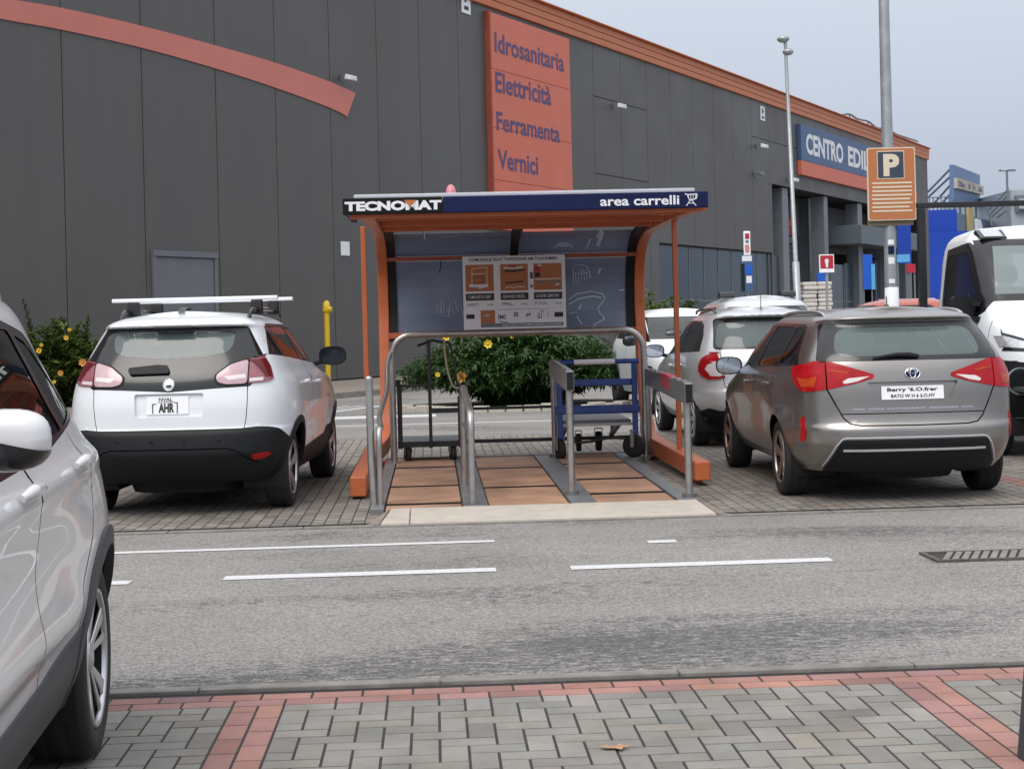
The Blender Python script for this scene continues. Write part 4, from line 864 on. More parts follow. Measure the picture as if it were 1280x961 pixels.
# ------------------------------------------------------------------ cars
def pchip(pts):
    x = np.array([p[0] for p in pts], float); y = np.array([p[1] for p in pts], float)
    h = np.diff(x); d = np.diff(y)/h; m = np.zeros_like(y); m[0] = d[0]; m[-1] = d[-1]
    for i in range(1, len(x)-1):
        m[i] = 0 if d[i-1]*d[i] <= 0 else 2*d[i-1]*d[i]/(d[i-1]+d[i])
    def f(q):
        q = np.clip(q, x[0], x[-1]); i = np.clip(np.searchsorted(x, q, 'right')-1, 0, len(x)-2); t = (q-x[i])/h[i]
        return (2*t**3-3*t**2+1)*y[i] + (t**3-2*t**2+t)*h[i]*m[i] + (-2*t**3+3*t**2)*y[i+1] + (t**3-t**2)*h[i]*m[i+1]
    return f
def sstep(a, b, x): t = np.clip((x-a)/(b-a), 0, 1); return t*t*(3-2*t)
class Surf:
    """Car skin as a stack of rounded plan outlines: x from the tail forwards, y to the left, z up."""
    def __init__(s, sp):
        s.sp = sp; s.z0 = sp['rear'][0][0]; s.z1 = sp['rear'][-1][0]; K = 700; Mh = 420
        s.zs = np.linspace(s.z0, s.z1, K); fr, ff, fw = pchip(sp['rear']), pchip(sp['front']), pchip(sp['half'])
        s.fr, s.ff, s.fw = fr, ff, fw
        s.X = np.zeros((K, Mh+1)); s.Y = np.zeros((K, Mh+1)); t = np.linspace(0, PI/2, 700)
        pr = pchip(sp.get('pr', [(0,4.),(3,4.)])); qr = pchip(sp.get('qr', [(0,8.),(3,8.)])); pf = pchip(sp.get('pf', [(0,3.6),(3,3.6)])); qf = pchip(sp.get('qf', [(0,6.),(3,6.)]))
        xc = sp['xc']; s.mid = np.zeros(K)
        for i, z in enumerate(s.zs):
            w = fw(z); a = xc-fr(z); b = ff(z)-xc; p, q = pr(z), qr(z)
            xr = xc - a*np.cos(t)**(2/q); yr = w*np.sin(t)**(2/p); p, q = pf(z), qf(z)
            xf = xc + b*np.cos(t[::-1])**(2/q); yf = w*np.sin(t[::-1])**(2/p)
            x = np.r_[xr, xf[1:]]; y = np.r_[yr, yf[1:]]; l = np.r_[0, np.cumsum(np.hypot(np.diff(x), np.diff(y)))]
            u = np.linspace(0, l[-1], Mh+1); s.X[i] = np.interp(u, l, x); s.Y[i] = np.interp(u, l, y); s.mid[i] = np.interp(xc, x, l)/l[-1]
        s.Mh = Mh; s.K = K; s.half = sp.get('half_len', 5.0); s.mod = sp.get('mod'); s.warp = sp.get('warp')
    def raw(s, tau, z):
        a = np.clip(np.abs(tau), 0, 1)*s.Mh; i = np.minimum(a.astype(int), s.Mh-1); fa = a-i
        b = np.clip((z-s.z0)/(s.z1-s.z0), 0, 1)*(s.K-1); k = np.minimum(b.astype(int), s.K-2); fb = b-k
        g = lambda T: (T[k,i]*(1-fa)+T[k,i+1]*fa)*(1-fb) + (T[k+1,i]*(1-fa)+T[k+1,i+1]*fa)*fb
        return g(s.X), g(s.Y)*np.where(tau < 0, -1, 1)
    def pos(s, tau, z):
        tau = np.asarray(tau, float); z = np.asarray(z, float); x, y = s.raw(tau, z); zz = z.copy()
        if s.mod: x, y, zz = s.mod(x, y, zz)
        if s.warp: zz = zz + s.warp(x, z)
        return np.stack([x, y, zz], -1)
    def nrm(s, tau, z):
        d = .006; e = .012
        ta = np.clip(tau+d, -1, 1); tb = np.clip(tau-d, -1, 1); za = np.clip(z+e, s.z0, s.z1); zb = np.clip(z-e, s.z0, s.z1)
        n = np.cross(s.pos(tau, za)-s.pos(tau, zb), s.pos(ta, z)-s.pos(tb, z)); return n/np.maximum(np.linalg.norm(n, axis=-1, keepdims=True), 1e-9)
    def at(s, tau, z, off=0.):
        p = s.pos(tau, z); return p + s.nrm(tau, z)*off if np.any(off) else p
    def _row(s, z): return int(np.clip(round((z-s.z0)/(s.z1-s.z0)*(s.K-1)), 0, s.K-1))
    def unwarp(s, x, z):
        if not s.warp: return z
        q = z
        for _ in range(5): q = z - float(s.warp(np.array(x), np.array(q)))
        return q
    def r(s, y, z):                    # rear-view point -> (tau, z)
        for _ in range(3 if s.warp else 1):
            k = s._row(z); q = s.unwarp(s.fr(z), z); k = s._row(q)
        j = int(np.argmax(s.Y[k])); t = np.interp(abs(y), s.Y[k][:j+1], np.arange(j+1))/s.Mh; return (math.copysign(t, y), q)
    def f(s, y, z):                    # front-view point
        q = s.unwarp(s.ff(z), z); k = s._row(q); j = int(np.argmax(s.Y[k])); a = np.arange(j, s.Mh+1); t = np.interp(abs(y), s.Y[k][j:][::-1], a[::-1])/s.Mh; return (math.copysign(t, y), q)
    def s_(s, x, z, sd=1):             # side-view point
        q = s.unwarp(x, z); k = s._row(q); return (sd*np.interp(x, s.X[k], np.arange(s.Mh+1))/s.Mh, q)
    def poly(s, pts, closed=True, sd=1, step=.025):
        """pts: ('r'|'f'|'s', a, z); edges are densified before they are mapped."""
        out = []; N = len(pts)
        for i in range(N if closed else N-1):
            p, q = pts[i], pts[(i+1) % N]
            if p[0] == q[0]:
                n = max(1, int(math.hypot(p[1]-q[1], p[2]-q[2])/step))
                for k in range(n):
                    t = k/n; out.append(s.one((p[0], p[1]+(q[1]-p[1])*t, p[2]+(q[2]-p[2])*t), sd))
            else:
                A, B_ = s.one(p, sd), s.one(q, sd); n = max(1, int(abs(A[0]-B_[0])*s.half/step))
                for k in range(n): t = k/n; out.append((A[0]+(B_[0]-A[0])*t, A[1]+(B_[1]-A[1])*t))
        if not closed: out.append(s.one(pts[-1], sd))
        return np.array(out)
    def one(s, p, sd=1):
        if p[0] == 'r': return s.r(p[1]*(sd if sd else 1), p[2])
        if p[0] == 'f': return s.f(p[1]*(sd if sd else 1), p[2])
        return s.s_(p[1], p[2], sd)
def rp(poly, r=.03, k='r', n=4): return [(k, *p) for p in rnd(poly, r, n)]
def inpoly(P, poly):
    x, y = P[:,0], P[:,1]; c = np.zeros(len(P), bool); n = len(poly)
    m = (x > poly[:,0].min()) & (x < poly[:,0].max()) & (y > poly[:,1].min()) & (y < poly[:,1].max()); idx = np.where(m)[0]
    if not len(idx): return c
    X, Y = x[idx], y[idx]; cc = np.zeros(len(idx), bool)
    for i in range(n):
        x0, y0 = poly[i]; x1, y1 = poly[i-1]
        if y0 == y1: continue
        cc ^= ((y0 > Y) != (y1 > Y)) & (X < (x1-x0)*(Y-y0)/(y1-y0)+x0)
    c[idx] = cc; return c
def buf(line, w):
    P = np.array(line); d = np.gradient(P, axis=0); d /= np.maximum(np.linalg.norm(d, axis=1, keepdims=True), 1e-9); n = np.stack([-d[:,1], d[:,0]], 1)*w/2
    return np.r_[P+n, (P-n)[::-1]]
def mesh_obj(name, V, F, m, parent, normals=None, smooth=True):
    me = bpy.data.meshes.new(name); me.from_pydata([tuple(v) for v in V], [], [tuple(f) for f in F]); me.update()
    me.polygons.foreach_set('use_smooth', [smooth]*len(me.polygons))
    if normals is not None: me.normals_split_custom_set_from_vertices([tuple(n) for n in normals])
    return link(name, me, m, parent)
class Car:
    def __init__(c, name, label, cat, loc, yaw, sp, group=None):
        c.S = Surf(sp); c.sp = sp; c.root = thing(name, label, cat, loc, yaw, group); c.reg = []; c.paint = sp['paint']
    def sym(c, pts, **k):
        return [c.region(pts, sd=sd, **k) for sd in (1, -1)]
    def region(c, pts, name='panel', m='gloss_black', off=0., skirt=-.012, kind='part', sd=1, parent=None, line=None):
        if line is None and all(p[0] == 'f' for p in pts) and max(p[1] for p in pts) > 0 > min(p[1] for p in pts):
            hs_ = []                                   # a front panel crosses the nose seam: cut at y = 0, join again later
            for g in (1, -1):
                o = []
                for i in range(len(pts)):
                    a, b = pts[i-1], pts[i]
                    if (a[1]*g >= 0) != (b[1]*g >= 0): t = a[1]/(a[1]-b[1]); o.append(('f', g*1e-6, a[2]+(b[2]-a[2])*t))
                    if b[1]*g >= 0: o.append(b)
                hs_.append(o)
            r0 = c.region(hs_[0], name, m, off, skirt, kind, sd, parent); c.region(hs_[1], name, m, off, skirt, kind, sd, parent)['merge'] = r0
            return r0
        P = c.S.poly(pts, line is None, sd)*[c.S.half, 1]
        if line: P = buf(P, line)
        r = dict(P=P, name=name, m=m, off=off, skirt=skirt, kind=kind, parent=parent); c.reg.append(r); return r
    def gap(c, pts, w=.007, sd=1): c.region(pts, kind='gap', line=w, sd=sd)
    def skin(c, dens=.05, rows=None):
        S = c.S; H = S.half; n = int(2*H/dens); tg = np.linspace(-1, 1, n+1)
        zr = np.array(rows) if rows is not None else np.unique(np.r_[np.arange(S.z0, S.z1-.14, dens*.55), np.linspace(S.z1-.14, S.z1, 14)])
        kz = [p[0] for p in c.sp['rear']]; zr = np.r_[zr, kz, [(a+b)/2 for a, b in zip(kz[1:-1], kz[2:])], S.z0, S.z1]; zr = np.unique(np.round(zr, 4)); zr = zr[(zr >= S.z0) & (zr <= S.z1)]; zr[0] = S.z0; zr[-1] = S.z1; TG, ZG = np.meshgrid(tg, zr); G_ = np.stack([TG.ravel()*H, ZG.ravel()], 1)
        cons = [r['P'] for r in c.reg]
        if cons:
            A = np.concatenate(cons); keep = np.ones(len(G_), bool); inner = (np.abs(G_[:,0]) < H-1e-6) & (G_[:,1] > S.z0+1e-6) & (G_[:,1] < S.z1-1e-6)
            bins = {}
            for p in A: bins.setdefault((int(p[0]/.05), int(p[1]/.05)), []).append(p)
            for i in np.where(inner)[0]:
                g = G_[i]; bi, bj = int(g[0]/.05), int(g[1]/.05)
                for a in (-1,0,1):
                    for b in (-1,0,1):
                        for p in bins.get((bi+a,bj+b), ()):
                            if ((p[0]-g[0])/.011)**2+((p[1]-g[1])/.0035)**2 < 1: keep[i] = False
            G_ = G_[keep]
        V = [tuple(p) for p in G_]; E = []
        for r in c.reg:
            P = np.array(r['P']); P[:,0] = np.clip(P[:,0], -H, H); P[:,1] = np.clip(P[:,1], S.z0, S.z1); r['P'] = P
            o = len(V); V += [tuple(p) for p in P]; m = len(P); E += [(o+i, o+(i+1) % m) for i in range(m)]
        res = geometry.delaunay_2d_cdt([Vector(v) for v in V], E, [], 0, 1e-5)
        v2 = np.array([p[:] for p in res[0]]); F = np.array([f[:] for f in res[2] if len(f) == 3])
        a, b, d = v2[F[:,0]], v2[F[:,1]], v2[F[:,2]]; ar = (b[:,0]-a[:,0])*(d[:,1]-a[:,1])-(b[:,1]-a[:,1])*(d[:,0]-a[:,0])
        F = np.where((ar < 0)[:,None], F[:, ::-1], F)          # tau x z orientation: reversed below to face outwards
        F = F[np.abs(ar) > 1e-9]
        cen = v2[F].mean(1); own = np.full(len(F), -1)
        for k, r in enumerate(c.reg): own[inpoly(cen, r['P'])] = k
        tau, z = v2[:,0]/H, v2[:,1]; nr = S.nrm(tau, z); base = S.pos(tau, z)
        kinds = np.array([r['kind'] for r in c.reg] + ['body']); fk = kinds[own]
        def sub(mask, off, flip=False):
            f = F[mask][:, ::-1] if not flip else F[mask]; u, inv = np.unique(f, return_inverse=True); return base[u]+nr[u]*off, inv.reshape(-1,3), nr[u], u
        # body with roof
        bv, bf, bn, u = sub(own == -1, 0.)
        ring = np.stack([tg, np.full_like(tg, S.z1)], 1); rl = S.pos(tg, np.full_like(tg, S.z1)); crown = c.sp.get('crown', .03)
        half = n//2; C = 14; xs = []; RV = []
        for j in range(half+1):
            l, r_ = rl[half+j], rl[half-j]
            row = []
            for k in range(C+1):
                t = k/C*2-1; q = l*(1-t)/2+r_*(1+t)/2; w = abs(l[1]); q = q.copy(); 
                e = min(1, min(j, half-j)/(half*.16)); q[2] += crown*(1-t*t)*(e*(2-e)); row.append(q)
            RV.append(row)
        RV = np.array(RV); rv = RV.reshape(-1,3); m = C+1
        rf = [(i*m+k, i*m+k+1, (i+1)*m+k+1, (i+1)*m+k) for i in range(half) for k in range(C)]
        gx = np.gradient(RV, axis=0); gy = np.gradient(RV, axis=1); rn = np.cross(gy, gx).reshape(-1,3); rn[rn[:,2] < 0] *= -1
        rn /= np.maximum(np.linalg.norm(rn, axis=1, keepdims=True), 1e-9); rn[np.isnan(rn).any(1)] = (0,0,1)
        rn = RV.reshape(-1,3)*0 + np.where(np.linalg.norm(rn,axis=1,keepdims=True) < .5, [[0,0,1]], rn)
        # blend the roof normals into the skin along the ring
        rn = rn.reshape(half+1, m, 3)
        for j in range(half+1):
            for k, idx in ((0, half+j), (C, half-j)):
                nn = S.nrm(np.array([tg[idx]]), np.array([S.z1-.004]))[0]; rn[j,k] = nn
        rn = rn.reshape(-1,3)
        o = len(bv); Vb = np.r_[bv, rv]; Fb = [tuple(f) for f in bf] + [tuple(o+i for i in f) for f in rf]
        c.body = mesh_obj('body', Vb, Fb, c.paint, c.root, np.r_[bn, rn])
        lv, lf, ln, _ = sub((fk != 'glass') & (fk != 'hole') & (fk != 'open') & (fk != 'recess'), -.022); rv2 = rv.copy(); rv2[:,2] -= .02
        mesh_obj('lining', np.r_[lv, rv2], [tuple(f) for f in lf] + [tuple(len(lv)+i for i in f) for f in rf], 'dark_lining', c.root)
        made = {}
        for k, r in enumerate(c.reg):
            if r['kind'] in ('hole', 'gap', 'open') or r.get('merge') is not None: continue
            msk = own == k
            for k2, r2 in enumerate(c.reg):
                if r2.get('merge') is r: msk = msk | (own == k2)
            if not msk.any(): continue
            pv, pf, pn, u = sub(msk, r['off']); 
            key = {}; mp = [key.setdefault(tuple(np.round(p, 5)), i) for i, p in enumerate(pv)]; pf = [tuple(mp[i] for i in f) for f in pf]; pf = [f for f in pf if len(set(f)) == 3]; NN = list(pn)
            if r['skirt'] is not None:
                cnt = {}
                for f in pf:
                    for e in ((f[0],f[1]),(f[1],f[2]),(f[2],f[0])): cnt[e] = 1
                bd = [e for e in cnt if (e[1],e[0]) not in cnt]; low = base[u]+pn*r['skirt']; pv = list(pv); 
                for (i, j) in bd:
                    o = len(pv); pv += [pv[i], pv[j], low[j], low[i]]; pf.append((o, o+3, o+2, o+1)) ; nrmv = np.cross(np.array(pv[o+1])-pv[o], np.array(low[i])-pv[o]); nrmv = -nrmv/max(np.linalg.norm(nrmv),1e-9)
                    NN += [nrmv]*4
            par = c.root
            if r['parent'] is not None and r['parent'] in made: par = made[r['parent']]
            ob = mesh_obj(r['name'], np.array(pv), pf, r['m'], par, NN); made[k] = ob; r['obj'] = ob
        return made
    def idx(c, r): return next(i for i, q in enumerate(c.reg) if q is r)
    # --- fittings, all in car coordinates
    def part(c, mb, name, m, parent=None, bevel=0., seg=2, fixn=True):
        return mb.build(name, m, parent or c.root, local=True, bevel=bevel, seg=seg, fixn=fixn)
    def wheel(c, x, y, r, style='five', w=.21, rim='alloy', rr=None):
        sd = 1 if y > 0 else -1; rr = rr or r*.70
        e = bpy.data.objects.new('wheel', None); COL.objects.link(e); e.parent = c.root; ROOT[e.name] = ROOT[c.root.name]
        X = Matrix.Translation(Vector((x, y, r)))
        t = MB(); o = y*0; h = w/2
        t.lathe([(rr,-h*.86),(rr+.012,-h*.95),(r*.86,-h),(r*.955,-h*.93),(r*.99,-h*.74),(r,-h*.4),(r*.992,-h*.34),(r*.992,-h*.28),(r,-h*.24),(r,h*.24),(r*.992,h*.28),(r*.992,h*.34),(r,h*.4),(r*.99,h*.74),(r*.955,h*.93),(r*.86,h),(rr+.012,h*.95),(rr,h*.86)], (0,0,0), 'y', 56)
        t.xf(X); t.build('tyre', 'rubber', e, local=True)
        f = MB(); q = sd*h
        f.lathe([(rr*1.0,q*.9),(rr*.985,q*.98),(rr*.93,q*.93),(rr*.92,q*.80)], (0,0,0), 'y', 48)
        def spoke(a, w0, w1, r0, r1, y0, y1, th=.018, twist=0.):
            ca, sa = math.cos(a), math.sin(a); P = []
            for (rad, ww, yy, tw) in ((r0, w0, y0, 0), (r1, w1, y1, twist)):
                c2, s2 = math.cos(a+tw), math.sin(a+tw)
                for s_ in (-1, 1):
                    for dy in (0, -sd*th): P.append((rad*c2 - s_*ww/2*s2, yy+dy, rad*s2 + s_*ww/2*c2))
            f.hexa([P[k] for k in (1,3,2,0,5,7,6,4)])
        yo = q*.90; yi = q*.70
        if style == 'five':
            for k in range(5):
                a = 2*PI*k/5+.3
                spoke(a-.13, .030, .035, rr*.2, rr*.94, yi, yo); spoke(a+.13, .030, .035, rr*.2, rr*.94, yi, yo)
        elif style == 'blade':
            for k in range(5):
                a = 2*PI*k/5+.25
                spoke(a-.14, .024, .060, rr*.22, rr*.93, yi, yo, .012, -.05); spoke(a+.12, .020, .030, rr*.2, rr*.93, yi, yo, .012, .12); 
        else:
            for k in range(7):
                spoke(2*PI*k/7, .05, .06, rr*.2, rr*.94, yi, yo)
        f.lathe([(0,yi+sd*.012),(rr*.12,yi+sd*.012),(rr*.22,yi+sd*.004),(rr*.26,yi-sd*.02)], (0,0,0), 'y', 20)
        f.xf(X); ro = f.build('rim', rim, e, local=True, bevel=.004, seg=2, ang=35)
        d = MB(); d.lathe([(0,q*.25),(rr*.88,q*.25)], (0,0,0), 'y', 32); d.lathe([(rr*.921,q*.798),(rr*.90,q*.25),(rr*.9,-q*.5)], (0,0,0), 'y', 40); d.xf(X); d.build('brake_disc', 'black_plastic', e, local=True)
        return e
    def arches(c, xs, rz, Ra, clad=None, zc=None, flare=.014, bot=None):
        S = c.S
        for x in xs:
            zc_ = zc or rz; pts = lambda R_: [(x+R_*math.cos(a), zc_+R_*math.sin(a)) for a in np.linspace(-.15, PI+.15, 30)]
            lo = S.z0-.0
            for sd in (1,-1):
                if clad:
                    P = [('s', *p) for p in pts(Ra+clad)]; P = [('s', x+(Ra+clad), lo)] + [q for q in P if q[2] > lo+.01] + [('s', x-(Ra+clad), lo)]
                    c.region(P, name='wheel_arch_trim', m='black_plastic', off=flare, skirt=-.02, sd=sd)
                P = [('s', *p) for p in pts(Ra)]; P = [('s', x+Ra, lo)] + [q for q in P if q[2] > lo+.01] + [('s', x-Ra, lo)]
                c.region(P, kind='hole', sd=sd)
    def wells(c, xs, rz, Ra, yo, depth=.34):
        for x in xs:
            for sd in (1, -1):
                m = MB(); A = np.linspace(-.35, PI+.35, 26); R_ = Ra+.012
                o = [(x+R_*math.cos(a), sd*yo, rz+R_*math.sin(a)) for a in A]; i = [(p[0], sd*(yo-depth), p[2]) for p in o]
                m.grid([o, i], True); m.add(i, [tuple(range(len(i)))]); c.part(m, 'wheel_housing', 'dark_lining', fixn=False)
    def under(c, z=None, inset=.97):
        S = c.S; z = z or S.z0+.005; t = np.linspace(-1, 1, 121); P = S.pos(t, np.full_like(t, S.z0)); cx = c.sp['xc']
        m = MB(); m.add([(cx+(p[0]-cx)*inset, p[1]*.90, z) for p in P], [tuple(range(len(P)))]); n = len(P)
        r0 = [(cx+(p[0]-cx)*.90, p[1]*.62, z-.002) for p in P]; r1 = [(cx+(p[0]-cx)*.86, p[1]*.58, .17 if S.z0 < .35 else .30) for p in P]; m.add(r0+r1, [(i, i+1, n+i+1, n+i) for i in range(n-1)] + [tuple(range(n, 2*n))]); c.part(m, 'underbody', 'dark_lining', fixn=False)  # lower tub added to block light and darken the ground below
    def cabin(c, xs_front, xs_rear, z_seat, w, zr=.62, dash=None, top=1.18):
        def seat(x, y, ww, hz, head=True):
            m = MB(); prof = rnd([(-ww/2,0),(ww/2,0),(ww/2*.92,hz),(-ww/2*.92,hz)], .07, 4)
            m.prism(prof, lambda p, d: Vector((x - .16*(p[1]/hz) - d, y+p[0], z_seat+p[1])), 0, .13, True)
            m.box(x-.02, x+.48, y-ww/2, y+ww/2, z_seat-.12, z_seat+.03)
            if head:
                hp = rnd([(-.13,hz+.04),(.13,hz+.04),(.12,hz+.23),(-.12,hz+.23)], .06, 4); m.prism(hp, lambda p, d: Vector((x-.17-d, y+p[0], z_seat+p[1])), 0, .09, True)
            c.part(m, 'seat', 'cabin', bevel=.01)
        for y in (.36, -.36): seat(xs_front, y, .48, .62)
        if xs_rear: 
            seat(xs_rear, .0, 1.2, .56, False)
            for y in (.42, -.42):
                m = MB(); hp = rnd([(-.13,.56),(.13,.56),(.12,.72),(-.12,.72)], .05, 4); m.prism(hp, lambda p, d: Vector((xs_rear-.17-d, y+p[0], z_seat+p[1])), 0, .08, True); c.part(m, 'headrest', 'cabin')
        m = MB(); m.box(.35 if c.sp['xc'] > 1 else 0, dash+.3 if dash else 3.2, -w*.92, w*.92, zr-.3, zr-.26); c.part(m, 'cabin_floor', 'cabin')
        if dash: 
            m = MB(); m.prism(rnd([(dash-.25,.62),(dash+.45,.62),(dash+.45,.93),(dash+.05,.98),(dash-.2,.90)], .06, 3), lambda p, d: Vector((p[0], d, p[1]+(z_seat-.5))), -w*.86, w*.86); c.part(m, 'dashboard', 'cabin')
            m = MB(); a = np.linspace(0, 2*PI, 25); m.tube([Vector((dash-.32+.08*math.sin(q), .36+.18*math.cos(q), z_seat+.43+.17*math.sin(q))) for q in a], .014, 8, cap=False); c.part(m, 'steering_wheel', 'cabin')
    def mirror(c, x, y, z, sd, m='paint', sx=1., gm='mirror'):
        """Door mirror: rounded housing, glass facing the tail."""
        mb = MB(); L_, H_, D_ = .125*sx, .085*sx, .085*sx; rows = []
        for i in range(13):
            t = i/12; xx = D_*(1-(1-t)**2.2)*1.0 - .02; k = math.cos(t*PI/2)**.55 if t < 1 else 0
            rows.append([(x + xx, sd*(y + L_*k*np.sign(math.cos(a))*abs(math.cos(a))**.75), z + H_*k*np.sign(math.sin(a))*abs(math.sin(a))**.75) for a in np.linspace(0, 2*PI, 29)])
        mb.grid(rows, True); ho = c.part(mb, 'mirror_housing', c.paint if m == 'paint' else m)
        g = MB(); g.add([(x-.012, sd*(y + L_*.9*np.sign(math.cos(a))*abs(math.cos(a))**.75), z+H_*.88*np.sign(math.sin(a))*abs(math.sin(a))**.75) for a in np.linspace(0, 2*PI, 29)[:-1]], [tuple(range(28))]); c.part(g, 'mirror_glass', gm, ho)
        r = MB(); r.add([(x-.02, sd*(y + L_*np.sign(math.cos(a))*abs(math.cos(a))**.75*k), z+H_*np.sign(math.sin(a))*abs(math.sin(a))**.75*k) for k in (1.,.9) for a in np.linspace(0, 2*PI, 29)[:-1]], [(i, (i+1)%28, 28+(i+1)%28, 28+i) for i in range(28)]); c.part(r, 'mirror_rim', 'black_plastic', ho)
        a = MB(); a.bar((x+.03, sd*(y-L_*.8), z-H_*.6), (x+.05, sd*(y-L_-.10), z-H_*1.0), .05, .045); c.part(a, 'mirror_arm', 'black_plastic', ho, bevel=.01)
    def handle(c, x, z, sd, m='paint', ln=.20, off=.032):
        S = c.S; mb = MB(); n = 9; ts = [S.s_(x+ln*(k/(n-1)-.5), z, sd) for k in range(n)]; T = np.array(ts)
        pr = np.array([off*min(1, .35+4*min(k, n-1-k)/(n-1)) for k in range(n)]); P = S.at(T[:,0], T[:,1], pr[:,None]); rad = [.011+.008*min(1, 5*min(k,n-1-k)/(n-1)) for k in range(n)]
        mb.tube([Vector(p) for p in P], rad, 10); c.part(mb, 'door_handle', c.paint if m == 'paint' else m)
    def plate(c, y0, y1, z0, z1, off, lines, parent=None, thick=.008):
        S = c.S; q = [S.r(y, z) for y in (y0, y1) for z in (z0, z1)]; P = [S.at(np.array([a[0]]), np.array([a[1]]))[0] for a in q]
        xb = np.mean([p[0] for p in P]) - off; xs = (np.mean([P[1][0], P[3][0]])-np.mean([P[0][0], P[2][0]]))
        def fn(u, v, d=0.): return Vector((xb + xs*(v-.5) - d, y0+(y1-y0)*u, z0+(z1-z0)*v))   # u from the left as seen from behind
        mb = MB(); mb.hexa([fn(0,0,0), fn(1,0,0), fn(1,0,thick), fn(0,0,thick), fn(0,1,0), fn(1,1,0), fn(1,1,thick), fn(0,1,thick)]); po = c.part(mb, 'number_plate', 'plate_white', parent, bevel=.002)
        for (txt, u0, v0, u1, v1, b) in lines:
            t = MB(); letters(t, txt, lambda a, b_: fn(u0+(u1-u0)*a, v0+(v1-v0)*b_, thick+.002), b); c.part(t, 'lettering', 'plate_ink', po, fixn=False)
        return po, fn
    def rear_fn(c, y, z, off):
        t = c.S.r(y, z); return Vector(c.S.at(np.array([t[0]]), np.array([t[1]]), off)[0])
    def rear_text(c, txt, y0, y1, z0, z1, m='chrome', bold=.02, off=.006, space=1.):
        t = MB(); letters(t, txt, lambda u, v: c.rear_fn(y0+(y1-y0)*u, z0+(z1-z0)*v, off), bold, space=space); c.part(t, 'lettering', m, fixn=False)
    def disc(c, y, z, r, name, m, off=.006, r2=None, ry=None, n=28, parent=None, dome=0.):
        """Ring or dome laid on the tail."""
        mb = MB(); ry = ry or r
        if r2: rows = [[c.rear_fn(y+r*k*math.cos(a), z+ry*k*math.sin(a), off+o) for a in np.linspace(0, 2*PI, n+1)] for k, o in ((1,-.006),(1,.0),(.5*(1+r2),.005),(r2,.0),(r2,-.006))]
        else: rows = [[c.rear_fn(y+r*k*math.cos(a), z+ry*k*math.sin(a), off+o) for a in np.linspace(0, 2*PI, n+1)] for k, o in ((1,-.008),(1,.0),(.7,dome*.6),(.35,dome*.9),(.001,dome))]
        mb.grid(rows, True); return c.part(mb, name, m, parent)
def arcpts(a0, a1, n=12): return [(math.cos(a), math.sin(a)) for a in np.linspace(a0, a1, n)]
def bump(x, c, w): return np.exp(-((x-c)/w)**2)
FWD = PI/2                                             # cars drive away from the camera; -PI/2 faces it
# ---------------------------------------------------------------- bronze estate car
def est_mod(x, y, z):
    s = np.sign(y)*np.clip(np.abs(y)/.5, 0, 1); k = bump(z, .60, .26)
    d = .022*k*(bump(x, .95, .42) + bump(x, 3.55, .42)) - .014*bump(z, .60, .13)*sstep(1.2, 1.7, x)*(1-sstep(2.9, 3.3, x)) + .010*bump(z, .98, .05)*sstep(.5, 1., x)
    return x, y + s*d, z
sp = dict(paint='bronze_paint', xc=1.5, crown=.028, mod=est_mod,
    rear=[(.25,.17),(.33,.09),(.42,.03),(.50,.0),(.585,.004),(.64,.035),(.72,.048),(.90,.062),(1.03,.085),(1.12,.115),(1.155,.135),(1.3,.25),(1.40,.335),(1.420,.338),(1.450,.292),(1.470,.32),(1.495,.46),(1.515,.64)],
    front=[(.25,4.42),(.45,4.55),(.62,4.54),(.75,4.45),(.84,4.2),(.92,3.8),(.99,3.45),(1.03,3.3),(1.2,3.0),(1.38,2.68),(1.45,2.48),(1.495,2.25),(1.515,2.0)],
    half=[(.25,.80),(.33,.85),(.45,.885),(.6,.905),(.75,.912),(.9,.908),(1.0,.895),(1.06,.872),(1.14,.838),(1.3,.745),(1.40,.68),(1.45,.63),(1.49,.55),(1.515,.45)],
    pr=[(.2,3.2),(1.0,3.4),(1.2,4.2),(1.6,4.2)], qr=[(.2,6.5),(1.0,7.),(1.6,8.)])
c = Car('estate_car', 'bronze grey estate car with red tail lights parked beside the shelter', 'car', (3.115, 12.40, .02), FWD+R(1.6), sp)
c.region(rp([(.630,1.418),(-.630,1.418),(-.725,1.115),(.725,1.115)], .035), 'window_surround', 'gloss_black', -.002, None)
c.region(rp([(.535,1.38),(-.535,1.38),(-.595,1.155),(.595,1.155)], [.09,.09,.10,.10]), 'rear_window', 'glass_rear', -.004, None, kind='glass')
